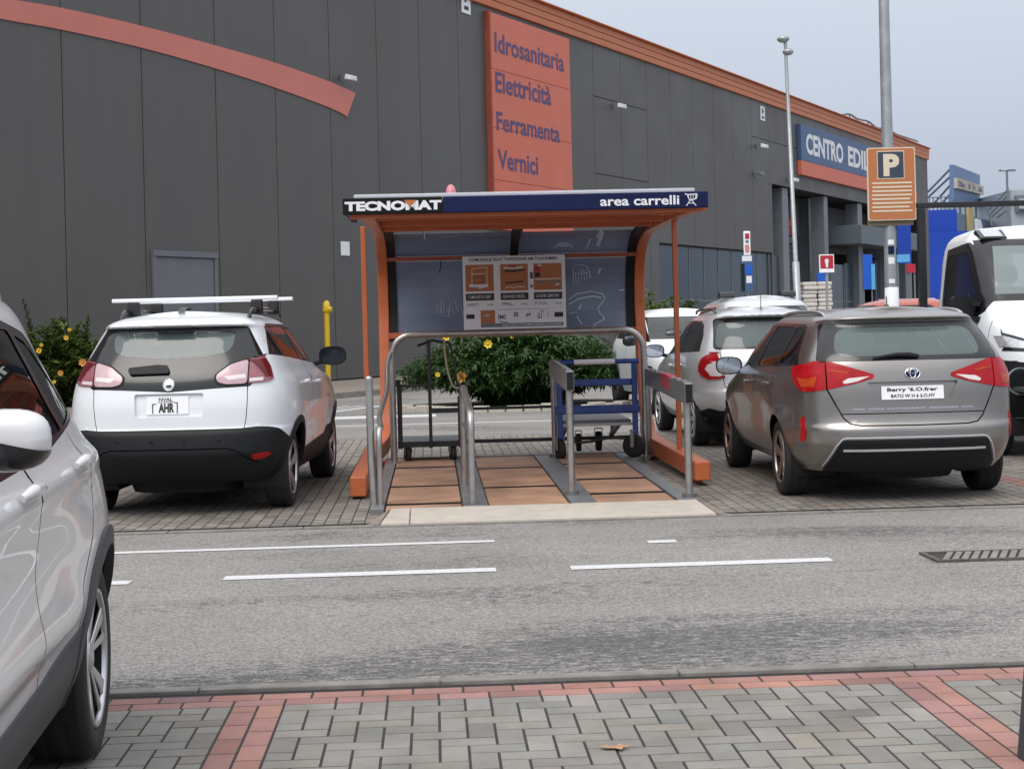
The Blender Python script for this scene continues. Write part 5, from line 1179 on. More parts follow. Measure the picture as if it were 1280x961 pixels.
for sd in (1, -1):
    li = c.region(rp([(.30,1.012),(.63,1.118),(.65,1.116),(.652,.900),(.43,.948),(.305,.984)], .012), 'tail_light', 'lens_red', .010, -.012, sd=sd)
    c.region(rp([(.335,.998),(.50,.984),(.545,.958),(.53,.941),(.44,.958)], .01), 'reversing_lens', 'lens_white', .011, -.002, sd=sd, parent=c.idx(li))
    c.region(rp([(.50,1.035),(.64,1.056),(.64,1.042),(.50,1.021)], .004), 'light_bar', 'lens_orange', .0115, -.002, sd=sd, parent=c.idx(li))
    lo = c.region([('r',.660,1.116),('r',.73,1.12),('s',.30,1.10),('s',.50,1.078),('s',.47,1.02),('s',.33,.897),('s',.27,.880),('r',.76,.884),('r',.662,.898)], 'tail_light', 'lens_red', .012, -.012, sd=sd)
    c.region([('r',.72,1.00),('s',.28,.98),('s',.37,.995),('s',.30,.918),('r',.74,.922)], 'indicator_lens', 'lens_orange', .013, -.002, sd=sd, parent=c.idx(lo))
    c.gap([('r',.69,1.11),('r',.656,1.116),('r',.657,.898),('r',.605,.79),('r',.545,.675),('r',.50,.632),('r',.42,.618),('r',.0,.614)], .010, sd)
    c.region([('r',.812,.69),('r',.832,.675),('r',.838,.50),('r',.828,.485),('r',.812,.50),('r',.806,.54)], 'reflector', 'lens_red', .006, -.01, sd=sd)
    c.region([('s',.42,1.088),('s',3.22,.985),('s',2.92,1.115),('s',2.40,1.395),('s',2.1,1.42),('s',.86,1.412),('s',.72,1.395)], 'window_frame', 'gloss_black', -.001, None, sd=sd)
    for q in ([(.53,1.105),(1.02,1.087),(1.06,1.385),(.80,1.385)], [(1.09,1.084),(1.92,1.052),(1.93,1.395),(1.14,1.388)], [(2.0,1.05),(3.0,1.008),(2.36,1.37),(2.0,1.395)]):
        c.region(rp(q, .03, 's'), 'side_window', 'glass_dark', -.005, None, kind='glass', sd=sd)
    c.gap([('s',1.03,1.075),('s',1.06,.90),('s',1.16,.74),('s',1.33,.60),('s',1.36,.30)], .007, sd)
    c.gap([('s',1.955,1.045),('s',1.97,.80),('s',1.98,.30)], .007, sd); c.gap([('s',3.08,.98),('s',3.06,.75),('s',3.02,.32)], .007, sd)
    c.gap([('s',1.36,.315),('s',3.02,.315)], .006, sd)
    c.gap(rp([(.58,.84),(.76,.84),(.76,.70),(.58,.70)], .02, 's') + [('s',.60,.84)], .004, sd) if sd == -1 else None
c.gap([('r',.555,.708),('r',-.555,.708)], .008)
c.region(rp([(.355,.952),(-.355,.952),(-.29,.80),(-.24,.782),(.24,.782),(.29,.80)], .014), 'plate_recess', 'bronze_paint', -.034, 0.0, kind='recess')
c.region(rp([(.575,.500),(.54,.508),(-.54,.508),(-.575,.500),(-.68,.252),(.68,.252)], .03), 'rear_diffuser', 'black_plastic', .006, -.01)
c.region([('r',.555,.428),('r',-.555,.428)], 'trim_strip', 'silver_paint', .014, 0., line=.014)
c.region([('r',.68,.30),('r',.61,.46),('r',.565,.516),('r',.53,.524),('r',-.53,.524),('r',-.565,.516),('r',-.61,.46),('r',-.68,.30)], 'bumper_highlight', 'silver_paint', .010, -.004, line=.010)  # pale strip paints the highlight along the bumper ridge
c.region([('f',.63,1.41),('f',-.63,1.41),('f',-.72,1.06),('f',.72,1.06)], 'windscreen', 'glass_front', -.004, None, kind='glass')
c.arches((.95,3.55), .315, .355, None); made = c.skin(.048)
c.wells((.95,3.55), .315, .355, .845); c.under()
for x in (.95, 3.55):
    for sd in (1,-1): c.wheel(x, sd*.795, .315, 'five', .205, 'alloy_bronze')
c.cabin(2.35, 1.45, .55, .84, .62, 2.95)
c.plate(.245, -.245, .812, .918, -.034+.004, [("Berry '6.O.frer", .09, .52, .90, .88, .03), ('BATO W H 6 6.O.HY', .15, .14, .86, .40, .025)], None)
c.disc(0, 1.012, .060, 'emblem', 'fascia_blue', .004, None, .042, dome=.004)
em = c.disc(0, 1.012, .063, 'emblem', 'chrome', .008, .84, .045); c.disc(0, 1.012, .026, 'oval', 'chrome', .010, .72, .040, parent=em); c.disc(0, 1.028, .045, 'oval', 'chrome', .011, .78, .018, parent=em)
c.rear_text('HUAL  OCEAN  SOLVITANURANTV  PRRRRRRRRRR  DRPSL', .47, -.47, .738, .752, 'chrome', .03, .004)
m = MB(); pw = [c.rear_fn(y, z, o) for y, z, o in ((-.06,1.140,.012),(.02,1.148,.022),(.12,1.148,.024),(.30,1.132,.020))]; m.tube(pw, [.016,.020,.016,.007], 10); c.part(m, 'wiper', 'black_plastic')
m = MB(); m.lathe([(.022,0),(.018,.014),(.006,.02),(.005,.085),(0,.086)], (.80,0,1.541), n=12); c.part(m, 'antenna', 'gloss_black')
for sd in (1,-1):
    m = MB(); pts = smooth_path([(.58,sd*.56,1.455),(.68,sd*.56,1.488),(.95,sd*.56,1.508),(1.6,sd*.565,1.512),(2.1,sd*.565,1.495),(2.2,sd*.565,1.465)], 5); m.tube(pts, .016, 10); c.part(m, 'roof_rail', 'alloy')
    c.mirror(2.82, .99, 1.03, sd); c.handle(1.23, .915, sd); c.handle(2.17, .90, sd)
# ---------------------------------------------------------------- white crossover
def cro_mod(x, y, z):
    s = np.sign(y)*np.clip(np.abs(y)/.5, 0, 1); k = bump(z, .62, .30)
    d = .028*k*(bump(x, .80, .42) + bump(x, 3.35, .42)) - .022*bump(z, .66, .14)*sstep(1.1, 1.6, x)*(1-sstep(2.7, 3.0, x)) + .012*bump(z, 1.04, .06)*sstep(.4, .9, x)
    return x, y + s*d, z
sp = dict(paint='white_paint', xc=1.5, crown=.03, mod=cro_mod,
    rear=[(.27,.24),(.34,.12),(.45,.03),(.52,.0),(.66,.012),(.68,.022),(.71,.060),(.85,.062),(1.03,.09),(1.10,.11),(1.25,.19),(1.40,.285),(1.49,.335),(1.505,.325),(1.522,.265),(1.55,.285),(1.585,.40),(1.615,.62)],
    front=[(.27,4.0),(.5,4.2),(.75,4.17),(.9,4.08),(1.0,3.85),(1.07,3.3),(1.11,3.1),(1.3,2.75),(1.5,2.35),(1.56,2.12),(1.59,1.95),(1.615,1.75)],
    half=[(.27,.81),(.4,.875),(.6,.90),(.8,.91),(.95,.90),(1.05,.88),(1.14,.838),(1.2,.81),(1.35,.735),(1.48,.665),(1.55,.60),(1.59,.515),(1.615,.41)],
    pr=[(.2,3.2),(1.0,3.4),(1.25,4.2),(1.7,4.2)], qr=[(.2,6.),(1.0,7.),(1.7,8.)])
c = Car('crossover_car', 'white crossover with black lower bumper and white roof bar left of the shelter', 'car', (-2.735, 12.60, .02), FWD-R(.9), sp)
c.region(rp([(.575,1.512),(-.575,1.512),(-.72,1.25),(-.64,1.03),(-.38,1.02),(0,.998),(.38,1.02),(.64,1.03),(.72,1.25)], .02), 'tailgate_panel', 'gloss_black', -.001, None)
c.region(rp([(.495,1.468),(-.495,1.468),(-.475,1.315),(-.30,1.280),(0,1.262),(.30,1.280),(.475,1.315)], [.05,.05,.06,.1,.1,.1,.06]), 'rear_window', 'glass_rear', -.003, None, kind='glass')
for sd in (1,-1):
    c.region([('r',.69,1.275),('r',.72,1.262),('s',.42,1.272),('s',.48,1.286)], 'pillar_trim', 'gloss_black', .0, None, sd=sd)
    c.region(rp([(.355,1.125),(.47,1.215),(.615,1.252),(.615,1.040),(.44,1.037),(.365,1.060)], .02), 'light_gasket', 'black_plastic', .004, -.01, sd=sd)
    li = c.region(rp([(.37,1.12),(.475,1.200),(.608,1.240),(.608,1.052),(.445,1.049),(.38,1.070)], .03), 'tail_light', 'lens_pink', .012, -.006, sd=sd)
    c.region(rp([(.43,1.11),(.59,1.125),(.60,1.095),(.47,1.08)], .012), 'reversing_lens', 'lens_white', .013, -.002, sd=sd, parent=c.idx(li))
    lo = c.region([('r',.620,1.242),('r',.72,1.255),('s',.30,1.262),('s',.385,1.262),('s',.375,1.18),('s',.33,1.085),('s',.28,1.065),('r',.72,1.058),('r',.620,1.053)], 'tail_light', 'lens_rose', .012, -.010, sd=sd)
    c.region([('s',.25,1.235),('s',.375,1.245),('s',.365,1.18),('s',.325,1.10),('s',.26,1.09)], 'side_lens', 'lens_dark_red', .013, -.002, sd=sd, parent=c.idx(lo))
    c.region([('r',.625,1.09),('r',.72,1.095),('r',.72,1.07),('r',.625,1.066)], 'reversing_lens', 'lens_white', .0135, -.002, sd=sd, parent=c.idx(lo))
    c.gap([('r',.614,1.04),('r',.612,.90),('r',.60,.77),('r',.585,.70)], .006, sd)
    c.region([('r',0,.698),('r',.56,.698),('r',.68,.708),('s',.22,.702),('s',.30,.68),('s',.40,.63),('s',.52,.58),('s',.55,.272),('r',.60,.272),('r',0,.272)], 'bumper', 'black_plastic', .006, -.01, sd=sd)
    c.gap([('r',0,.548),('r',.46,.548),('r',.53,.525),('r',.60,.47),('r',.68,.425)], .010, sd)
    c.region(rp([(.635,.492),(.755,.509),(.775,.489),(.72,.456),(.645,.452)], .012), 'reflector', 'lens_red', .010, -.004, sd=sd)
    c.region([('s',1.1,.272),('s',3.05,.272),('s',3.05,.56),('s',2.80,.555),('s',2.60,.49),('s',1.30,.45),('s',1.1,.46)], 'sill_cladding', 'black_plastic', .008, -.012, sd=sd)
    c.region([('s',.47,1.275),('s',1.0,1.245),('s',2.92,1.125),('s',2.66,1.24),('s',2.12,1.495),('s',1.9,1.52),('s',1.0,1.53),('s',.80,1.50),('s',.62,1.40)], 'window_frame', 'gloss_black', -.001, None, sd=sd)
    for q in ([(.53,1.288),(.93,1.262),(.77,1.47),(.68,1.43)], [(.98,1.26),(1.73,1.222),(1.73,1.505),(.82,1.505)], [(1.80,1.22),(2.80,1.155),(2.10,1.475),(1.80,1.505)]):
        c.region(rp(q, .03, 's'), 'side_window', 'glass_dark', -.005, None, kind='glass', sd=sd)
    c.gap([('s',.95,1.245),('s',.98,1.05),('s',1.10,.80),('s',1.22,.66),('s',1.24,.45)], .007, sd); c.gap([('s',1.765,1.21),('s',1.80,.9),('s',1.83,.47)], .007, sd); c.gap([('s',2.96,1.12),('s',2.95,.8),('s',2.92,.56)], .007, sd)
c.region(rp([(.275,.988),(-.275,.988),(-.268,.802),(.268,.802)], .02), 'plate_recess', 'white_paint', -.028, 0., kind='recess')
c.region([('f',.64,1.52),('f',-.64,1.52),('f',-.74,1.15),('f',.74,1.15)], 'windscreen', 'glass_front', -.004, None, kind='glass')
c.arches((.80,3.35), .33, .37, .06); made = c.skin(.048)
c.wells((.80,3.35), .33, .37, .85); c.under()
for x in (.80, 3.35):
    for sd in (1,-1): c.wheel(x, sd*.765, .33, 'five', .21, 'alloy')
c.cabin(2.25, 1.35, .64, .84, .66, 2.8)
po, fn = c.plate(.182, -.155, .825, .968, -.028+.004, [('NVAL', .30, .72, .62, .92, .02), ('AHR', .29, .10, .66, .62, .05)])
m = MB()
for (u0, v0, u1, v1) in ((.14,.06,.165,.60),(.14,.56,.24,.60),(.72,.06,.745,.66),(.66,.62,.745,.66),(.27,.66,.66,.685)):
    m.hexa([fn(u0,v0,.0085), fn(u1,v0,.0085), fn(u1,v0,.0105), fn(u0,v0,.0105), fn(u0,v1,.0085), fn(u1,v1,.0085), fn(u1,v1,.0105), fn(u0,v1,.0105)])
c.part(m, 'bracket_mark', 'plate_ink', po)
em = c.disc(0, 1.055, .047, 'emblem', 'chrome', .006, None, dome=.006); c.disc(0, 1.055, .047, 'emblem_rim', 'chrome', .012, .86, parent=em); c.disc(-.002, 1.045, .022, 'emblem_mark', 'plate_ink', .0125, None, .012, parent=em)
m = MB(); q = rnd([(.33,1.185),(.10,1.205),(.01,1.198),(.0,1.14),(.32,1.135)], .02, 3)
m.prism(q, lambda p, d: c.rear_fn(p[0], p[1], d), .0, .028); c.part(m, 'wiper_housing', 'black_plastic', bevel=.006)
m = MB()
for y in (.40, .13, -.13, -.40): m.lathe([(.011,0),(.011,.003),(0,.003)], c.rear_fn(y, .605, .0075) + Vector((-.004,0,0)), 'x', 12)
c.part(m, 'parking_sensor', 'black_plastic')
m = MB(); m.prism([(.70,0),(.98,0),(.93,.045),(.78,.04)], lambda p, d: Vector((p[0]-.1, d, 1.632+p[1])), -.028, .028); c.part(m, 'antenna', 'gloss_black', bevel=.008)
rr = c.region
m = MB(); q = rnd([(.14,1.50),(-.14,1.50),(-.16,1.525),(.16,1.525)], .01, 2); m.prism(q, lambda p, d: c.rear_fn(p[0], p[1], d), .002, .018); c.part(m, 'brake_light', 'gloss_black')
for x in (1.15, 2.0):
    m = MB(); m.prism(rnd([(-.035,0),(.035,0),(.03,.034),(-.03,.034)], .012, 3), lambda p, d: Vector((x+p[0], d, 1.735+p[1])), -.71, .71); ba = c.part(m, 'roof_bar', 'letter_white')
    for sd in (1,-1):
        m = MB(); m.prism(rnd([(-.06,0),(.06,0),(.035,.125),(-.035,.125)], .02, 3), lambda p, d: Vector((x+p[0], sd*(.53+.0*d)+d, 1.612+p[1])), -.045, .045); c.part(m, 'bar_foot', 'black_plastic', ba, bevel=.01)
for sd in (1,-1):
    m = MB(); m.tube(smooth_path([(.72,sd*.535,1.575),(.82,sd*.54,1.635),(1.0,sd*.545,1.655),(2.0,sd*.55,1.65),(2.25,sd*.55,1.60)], 5), .017, 8); c.part(m, 'roof_rail', 'gloss_black')
    c.mirror(2.62, .985, 1.215, sd, 'gloss_black', sx=1.05, gm='dark_mirror'); c.handle(1.36, 1.02, sd); c.handle(2.05, 1.0, sd)
# ---------------------------------------------------------------- silver hatchback
def hat_mod(x, y, z):
    s = np.sign(y)*np.clip(np.abs(y)/.5, 0, 1); k = bump(z, .62, .30)
    return x, y + s*(.03*k*(bump(x, .75, .42)+bump(x, 3.34, .42)) - .012*bump(z, .62, .14)*sstep(1.1,1.6,x)*(1-sstep(2.7,3.,x))), z
sp = dict(paint='silver_paint', xc=1.4, crown=.035, mod=hat_mod,
    rear=[(.26,.20),(.38,.06),(.50,.0),(.62,.005),(.70,.045),(.95,.07),(1.1,.13),(1.25,.22),(1.44,.34),(1.475,.33),(1.50,.27),(1.525,.32),(1.555,.5),(1.575,.7)],
    front=[(.26,3.9),(.5,4.05),(.75,4.02),(.88,3.8),(.98,3.4),(1.04,3.1),(1.1,2.95),(1.3,2.6),(1.45,2.3),(1.52,2.05),(1.575,1.65)],
    half=[(.26,.76),(.4,.83),(.6,.86),(.85,.865),(1.0,.845),(1.1,.805),(1.3,.71),(1.42,.645),(1.5,.57),(1.55,.48),(1.575,.40)],
    pr=[(.2,3.0),(1.0,3.2),(1.7,3.8)], qr=[(.2,6.),(1.0,6.),(1.7,7.)])
p = L(3.86, 17.86); c = Car('hatchback_car', 'silver hatchback with rounded red and white tail lights behind the bronze estate', 'car', (p.x, p.y, .02), FWD+R(3.6), sp)
c.region(rp([(.59,1.478),(-.59,1.478),(-.66,1.12),(.66,1.12)], .05), 'window_surround', 'gloss_black', -.001, None)
c.region(rp([(.57,1.43),(-.57,1.43),(-.635,1.15),(.635,1.15)], .06), 'rear_window', 'glass_rear', -.003, None, kind='glass')
for sd in (1,-1):
    lo = c.region([('r',.62,1.075),('r',.70,1.09),('s',.22,1.088),('s',.30,1.065),('s',.36,1.02),('s',.385,.95),('s',.37,.88),('s',.32,.83),('s',.25,.80),('r',.72,.785),('r',.62,.79),('r',.55,.81),('r',.56,.83)], 'tail_light', 'lens_red', .016, -.01, sd=sd)
    c.region([('r',.585,.985),('r',.70,.985),('s',.20,.975),('s',.25,.95),('s',.27,.90),('s',.22,.85),('r',.70,.825),('r',.62,.82),('r',.57,.83)], 'reversing_lens', 'lens_white', .018, -.002, sd=sd, parent=c.idx(lo))
    c.gap([('r',.59,1.13),('r',.585,.86),('r',.56,.70),('r',.50,.665),('r',0,.66)], .008, sd)
    c.region([('s',.50,1.10),('s',3.02,1.02),('s',2.60,1.20),('s',2.08,1.43),('s',1.8,1.455),('s',1.1,1.45),('s',.82,1.40),('s',.62,1.28)], 'window_frame', 'gloss_black', -.001, None, sd=sd)
    for q in ([(.62,1.115),(1.68,1.08),(1.68,1.425),(1.12,1.425),(.86,1.37),(.70,1.26)], [(1.76,1.078),(2.84,1.04),(2.06,1.405),(1.76,1.43)]):
        c.region(rp(q, .05, 's'), 'side_window', 'glass_dark', -.005, None, kind='glass', sd=sd)
    c.gap([('s',.92,1.09),('s',1.0,.85),('s',1.14,.66),('s',1.16,.32)], .007, sd); c.gap([('s',1.72,1.07),('s',1.76,.32)], .007, sd); c.gap([('s',2.9,1.02),('s',2.85,.34)], .007, sd)
    c.region([('r',0,.43),('r',.62,.43),('s',.22,.46),('s',.40,.42),('s',.45,.262),('r',0,.262)], 'lower_bumper', 'black_plastic', .006, -.01, sd=sd)
c.region(rp([(.27,.90),(-.27,.90),(-.26,.77),(.26,.77)], .02), 'plate_recess', 'silver_paint', -.03, 0., kind='recess')
c.region([('f',.64,1.45),('f',-.64,1.45),('f',-.72,1.08),('f',.72,1.08)], 'windscreen', 'glass_front', -.004, None, kind='glass')
c.arches((.75,3.34), .31, .35, None); c.skin(.06); c.wells((.75,3.34), .31, .35, .83); c.under()
for x in (.75, 3.34):
    for sd in (1,-1): c.wheel(x, sd*.75, .31, 'disc', .19, 'alloy')
c.cabin(2.2, 1.3, .58, .82, .62, 2.75)
c.plate(.25, -.25, .785, .89, -.026, [('KD 614 SN', .12, .2, .88, .8, .03)])
m = MB(); m.lathe([(.02,0),(.006,.02),(.004,.16),(0,.161)], (.62,0.02,1.575), n=10); c.part(m, 'antenna', 'gloss_black')
for sd in (1,-1):
    c.mirror(2.55, .985, 1.08, sd, 'gloss_black' if False else 'paint'); c.handle(1.25, .93, sd); c.handle(1.95, .91, sd)
    m = MB(); m.tube(smooth_path([(.80,sd*.51,1.53),(.92,sd*.52,1.572),(1.3,sd*.53,1.585),(1.9,sd*.53,1.575),(2.0,sd*.53,1.54)], 5), .014, 8); c.part(m, 'roof_rail', 'gloss_black')
# ---------------------------------------------------------------- pearl SUV close to the camera, nose towards us
def suv_mod(x, y, z):
    s = np.sign(y)*np.clip(np.abs(y)/.5, 0, 1); md = sstep(1.1,1.7,x)*(1-sstep(3.1,3.6,x))
    zc1 = 1.035 - .02*(x-1.); zc2 = .72+.05*(x-2.2)
    d = .034*bump(z,.66,.32)*(bump(x,.93,.50)+bump(x,3.6,.45)) + .016*bump(z, zc1, .035) - .026*bump(z, .80, .12)*md + .018*bump(z, .60, .06)*md - .010*bump(z, .50, .07)*md
    return x, y + s*d, z
sp = dict(paint='pearl_paint', xc=1.6, crown=.035, mod=suv_mod,
    rear=[(.28,.28),(.45,.08),(.60,0),(.75,.02),(.92,.05),(1.06,.10),(1.3,.27),(1.5,.41),(1.56,.41),(1.60,.37),(1.63,.45),(1.665,.75)],
    front=[(.28,4.4),(.5,4.54),(.8,4.5),(.95,4.35),(1.05,3.9),(1.12,3.45),(1.16,3.3),(1.35,2.95),(1.52,2.55),(1.61,2.25),(1.665,1.85)],
    half=[(.28,.84),(.42,.89),(.6,.91),(.8,.92),(.95,.912),(1.03,.895),(1.10,.86),(1.2,.81),(1.42,.71),(1.55,.645),(1.61,.58),(1.645,.50),(1.665,.42)],
    pr=[(.2,3.0),(1.0,3.0),(1.3,3.6),(1.7,3.8)], qr=[(.2,6.),(1.0,5.2),(1.3,5.6),(1.7,7.)])
SY = R(6.6); q = Vector((-1.475, 5.62)); ax = Vector((math.sin(SY), -math.cos(SY))); lf = Vector((math.cos(SY), math.sin(SY)))
o = q - lf*.915 - ax*.93
c = Car('suv_car', 'pearl grey SUV with dark wheel arch trim close to the camera at the left edge', 'car', (o.x, o.y, .02), -PI/2+SY, sp)
c.region(rp([(.60,1.545),(-.60,1.545),(-.70,1.14),(.70,1.14)], .05), 'rear_window', 'glass_rear', -.003, None, kind='glass')
for sd in (1,-1):
    c.region([('s',.52,1.20),('s',1.6,1.105),('s',3.16,1.075),('s',2.90,1.26),('s',2.26,1.52),('s',2.0,1.555),('s',1.3,1.545),('s',.92,1.49),('s',.66,1.35)], 'window_frame', 'gloss_black', -.001, None, sd=sd)
    for pq in ([(.66,1.21),(1.06,1.165),(1.12,1.485),(.94,1.45)], [(1.12,1.158),(1.93,1.125),(1.93,1.52),(1.18,1.50)], [(2.01,1.123),(3.04,1.10),(2.25,1.495),(2.01,1.522)]):
        c.region(rp(pq, .03, 's'), 'side_window', 'glass_dark', -.005, None, kind='glass', sd=sd)
    c.gap([('s',1.06,1.15),('s',1.06,1.0),('s',1.20,.80),('s',1.37,.66),('s',1.40,.30)], .007, sd); c.gap([('s',1.97,1.10),('s',1.98,.95),('s',2.04,.60),('s',2.0,.48),('s',1.98,.30)], .007, sd); c.gap([('s',3.2,1.07),('s',3.18,.7),('s',3.12,.32)], .007, sd)
    c.region([('s',1.2,.282),('s',3.3,.282),('s',3.3,.46),('s',3.15,.455),('s',1.95,.475),('s',1.45,.52),('s',1.2,.55)], 'sill_cladding', 'deck_grey' if False else 'arch_grey', .010, -.012, sd=sd)
    c.region([('r',.55,1.03),('r',.75,1.05),('s',.40,1.06),('s',.46,.98),('s',.30,.90),('r',.62,.90)], 'tail_light', 'lens_red', .010, -.01, sd=sd)
    c.region([('r',0,.52),('r',.70,.54),('s',.42,.54),('s',.50,.282),('r',0,.282)], 'lower_bumper', 'black_plastic', .006, -.01, sd=sd)
c.region(rp([(.46,.90),(-.46,.90),(-.40,.66),(.40,.66)], .05, 'f'), 'grille', 'black_plastic', .004, -.01)
c.region(rp([(.62,.50),(-.62,.50),(-.66,.30),(.66,.30)], .05, 'f'), 'front_bumper', 'black_plastic', .006, -.01)
for sd in (1,-1): c.region(rp([(.54,.90),(.80,.93),(.82,.82),(.56,.79)], .03, 'f'), 'headlight', 'lens_clear', .006, -.01, sd=sd)
c.region([('f',.64,1.54),('f',-.64,1.54),('f',-.76,1.17),('f',.76,1.17)], 'windscreen', 'glass_front', -.004, None, kind='glass')
M['arch_grey'] = mat('arch_grey', (.045,.048,.053), .55, var=.12, scale=30)
c.arches((.93,3.6), .345, .395, .065)
for r_ in c.reg:
    if r_['name'] == 'wheel_arch_trim': r_['m'] = 'arch_grey'
c.skin(.045); c.wells((.93,3.6), .345, .395, .89); c.under()
for x in (.93, 3.6):
    for sd in (1,-1): c.wheel(x, sd*.80, .345, 'blade', .225, 'alloy')
c.cabin(2.45, 1.45, .66, .88, .66, 3.05)
for sd in (1,-1):
    c.mirror(2.82, .975, 1.235, sd, sx=.86); c.handle(1.25, 1.045, sd, ln=.22, off=.036); c.handle(2.16, 1.035, sd, ln=.22, off=.036)
    hq = MB(); t_ = c.S.s_(1.0, .62, sd)
    m = MB(); m.tube(smooth_path([(.75,sd*.56,1.60),(.9,sd*.57,1.65),(1.5,sd*.585,1.672),(2.2,sd*.585,1.65),(2.35,sd*.58,1.60)], 5), .016, 8); c.part(m, 'roof_rail', 'alloy')
    # lower dark shell of the mirror
    mm = MB(); rows = []
    for i in range(7):
        t = i/6; k = math.cos(t*PI/2)**.55 if t < 1 else 0; xx = .095*(1-(1-t)**2.2)-.02
        rows.append([(2.82+xx, sd*(.975+.110*k*np.sign(math.cos(a))*abs(math.cos(a))**.75), 1.235+.0757*k*np.sign(math.sin(a))*abs(math.sin(a))**.75) for a in np.linspace(PI*1.08, PI*1.92, 18)])
    mm.grid(rows, True); c.part(mm, 'mirror_underside', 'gloss_black')
# ---------------------------------------------------------------- background cars
def generic(name, label, x, y, yaw, paint, Ln=4.2, H_=1.6, W_=.88, front=False, rack=False, lowblack=False, dens=.075):
    k = H_/1.6
    sp = dict(paint=paint, xc=1.6, crown=.035, rear=[(.26*k,.2),(.5*k,0),(.75*k,.03),(.98*k,.08),(1.25*k,.22),(1.45*k,.36),(1.52*k,.42),(1.575*k,.75)],
        front=[(.26*k,Ln-.15),(.5*k,Ln),(.75*k,Ln-.05),(.9*k,Ln-.25),(1.0*k,Ln-.7),(1.06*k,Ln-.95),(1.12*k,Ln-1.08),(1.3*k,Ln-1.45),(1.46*k,Ln-1.85),(1.53*k,Ln-2.1),(1.575*k,Ln-2.4)],
        half=[(.26*k,W_*.9),(.45*k,W_*.97),(.8*k,W_),(1.0*k,W_*.975),(1.1*k,W_*.93),(1.4*k,W_*.76),(1.5*k,W_*.68),(1.575*k,W_*.5)], pr=[(.2,3.),(1.7,3.8)], qr=[(.2,6.),(1.7,7.)])
    c = Car(name, label, 'car', (x, y, .02), yaw, sp)
    c.region(rp([(.60,1.46*k),(-.60,1.46*k),(-.66,1.12*k),(.66,1.12*k)], .06), 'rear_window', 'glass_rear', -.003, None, kind='glass')
    c.region([('f',W_*.70,1.47*k),('f',-W_*.70,1.47*k),('f',-W_*.83,1.12*k),('f',W_*.83,1.12*k)], 'windscreen', 'glass_front', -.003, None, kind='glass')
    for sd in (1,-1):
        c.region([('s',.62,1.13*k),('s',Ln-1.25,1.08*k),('s',Ln-2.1,1.45*k),('s',1.0,1.46*k),('s',.75,1.35*k)], 'side_window', 'glass_dark', -.003, None, kind='glass', sd=sd)
        c.region([('r',.55,1.05*k),('r',.72,1.06*k),('s',.35,1.04*k),('s',.32,.86*k),('r',.60,.86*k)], 'tail_light', 'lens_red', .01, -.01, sd=sd)
        c.region([('f',W_*.60,.88*k),('f',W_*.86,.90*k),('s',Ln-.42,.92*k),('s',Ln-.40,.80*k),('f',W_*.86,.74*k),('f',W_*.62,.76*k)], 'headlight', 'lens_clear', .01, -.01, sd=sd)
        c.gap([('s',1.75,1.1*k),('s',1.8,.35)], .008, sd)
    if lowblack:
        c.region(rp([(W_*.84,.72*k),(-W_*.84,.72*k),(-W_*.86,.27*k),(W_*.86,.27*k)], .06, 'f'), 'grille', 'black_plastic', .006, -.01)
    else: c.region(rp([(W_*.45,.66*k),(-W_*.45,.66*k),(-W_*.5,.34*k),(W_*.5,.34*k)], .04, 'f'), 'grille', 'black_plastic', .006, -.01)
    c.arches((.8,Ln-.85), .33, .37, .05 if lowblack else None); c.skin(dens); c.wells((.8,Ln-.85), .33, .37, W_*.95); c.under()
    for xx in (.8, Ln-.85):
        for sd in (1,-1): c.wheel(xx, sd*(W_-.11), .33, 'five', .2, 'alloy')
    c.cabin(2.3, 1.35, .62*k, .8, .62, None)
    for sd in (1,-1): c.mirror(Ln-1.55, W_+.12, 1.10*k, sd, 'gloss_black' if lowblack else 'paint')
    return c
generic('suv_car', 'white car facing the camera seen through the right side of the shelter', 2.55, 29.0, -PI/2+R(8), 'white_paint', 4.3, 1.66, .90, lowblack=True)
c = generic('van_car', 'tall silver car with black roof bar feet just behind the silver hatchback', 3.80, 23.2, FWD+R(3), 'silver_paint', 4.4, 1.80, .92)
for x in (1.2, 1.25):
    for sd in (1,-1):
        if x == 1.2:
            m = MB(); m.prism(rnd([(-.14,0),(.14,0),(.08,.085),(-.10,.085)], .03, 3), lambda p, d: Vector((x+p[0], sd*.47+d, 1.785+p[1])), -.11, .11); c.part(m, 'bar_foot', 'gloss_black', bevel=.02)
generic('van_car', 'red van parked side on far behind the bronze estate', 11.6, 41.0, R(176), 'red_paint', 4.6, 1.86, .92)
# ---------------------------------------------------------------- white truck
sp = dict(paint='white_paint', xc=.6, crown=.03, half_len=4.0,
    rear=[(.42,0),(1.2,0),(2.0,.02),(2.25,.06),(2.33,.12),(2.38,.22),(2.41,.36)],
    front=[(.42,2.42),(.6,2.52),(.85,2.54),(1.05,2.50),(1.25,2.38),(1.38,2.24),(1.48,2.05),(1.55,1.92),(1.60,1.85),(1.9,1.60),(2.2,1.34),(2.28,1.24),(2.35,1.08),(2.41,.80)],
    half=[(.42,.97),(.8,1.0),(1.2,1.0),(1.45,.985),(1.8,.955),(2.15,.915),(2.26,.885),(2.34,.82),(2.41,.66)], pr=[(.2,8.),(3,8.)], qr=[(.2,9.),(3,9.)], pf=[(.2,4.),(1.4,4.),(1.7,6.),(3,6.)], qf=[(.2,4.6),(1.4,5.),(1.7,7.),(3,7.)])
TX, TY = 5.83, 18.35
c = Car('flatbed_truck', 'white flatbed truck with black bumper and black frame behind the cab', 'truck', (TX, TY, .0), -PI/2, sp)
c.region([('f',.85,2.27),('f',-.85,2.27),('f',-.955,1.605),('f',.955,1.605)], 'windscreen_surround', 'gloss_black', -.001, None)
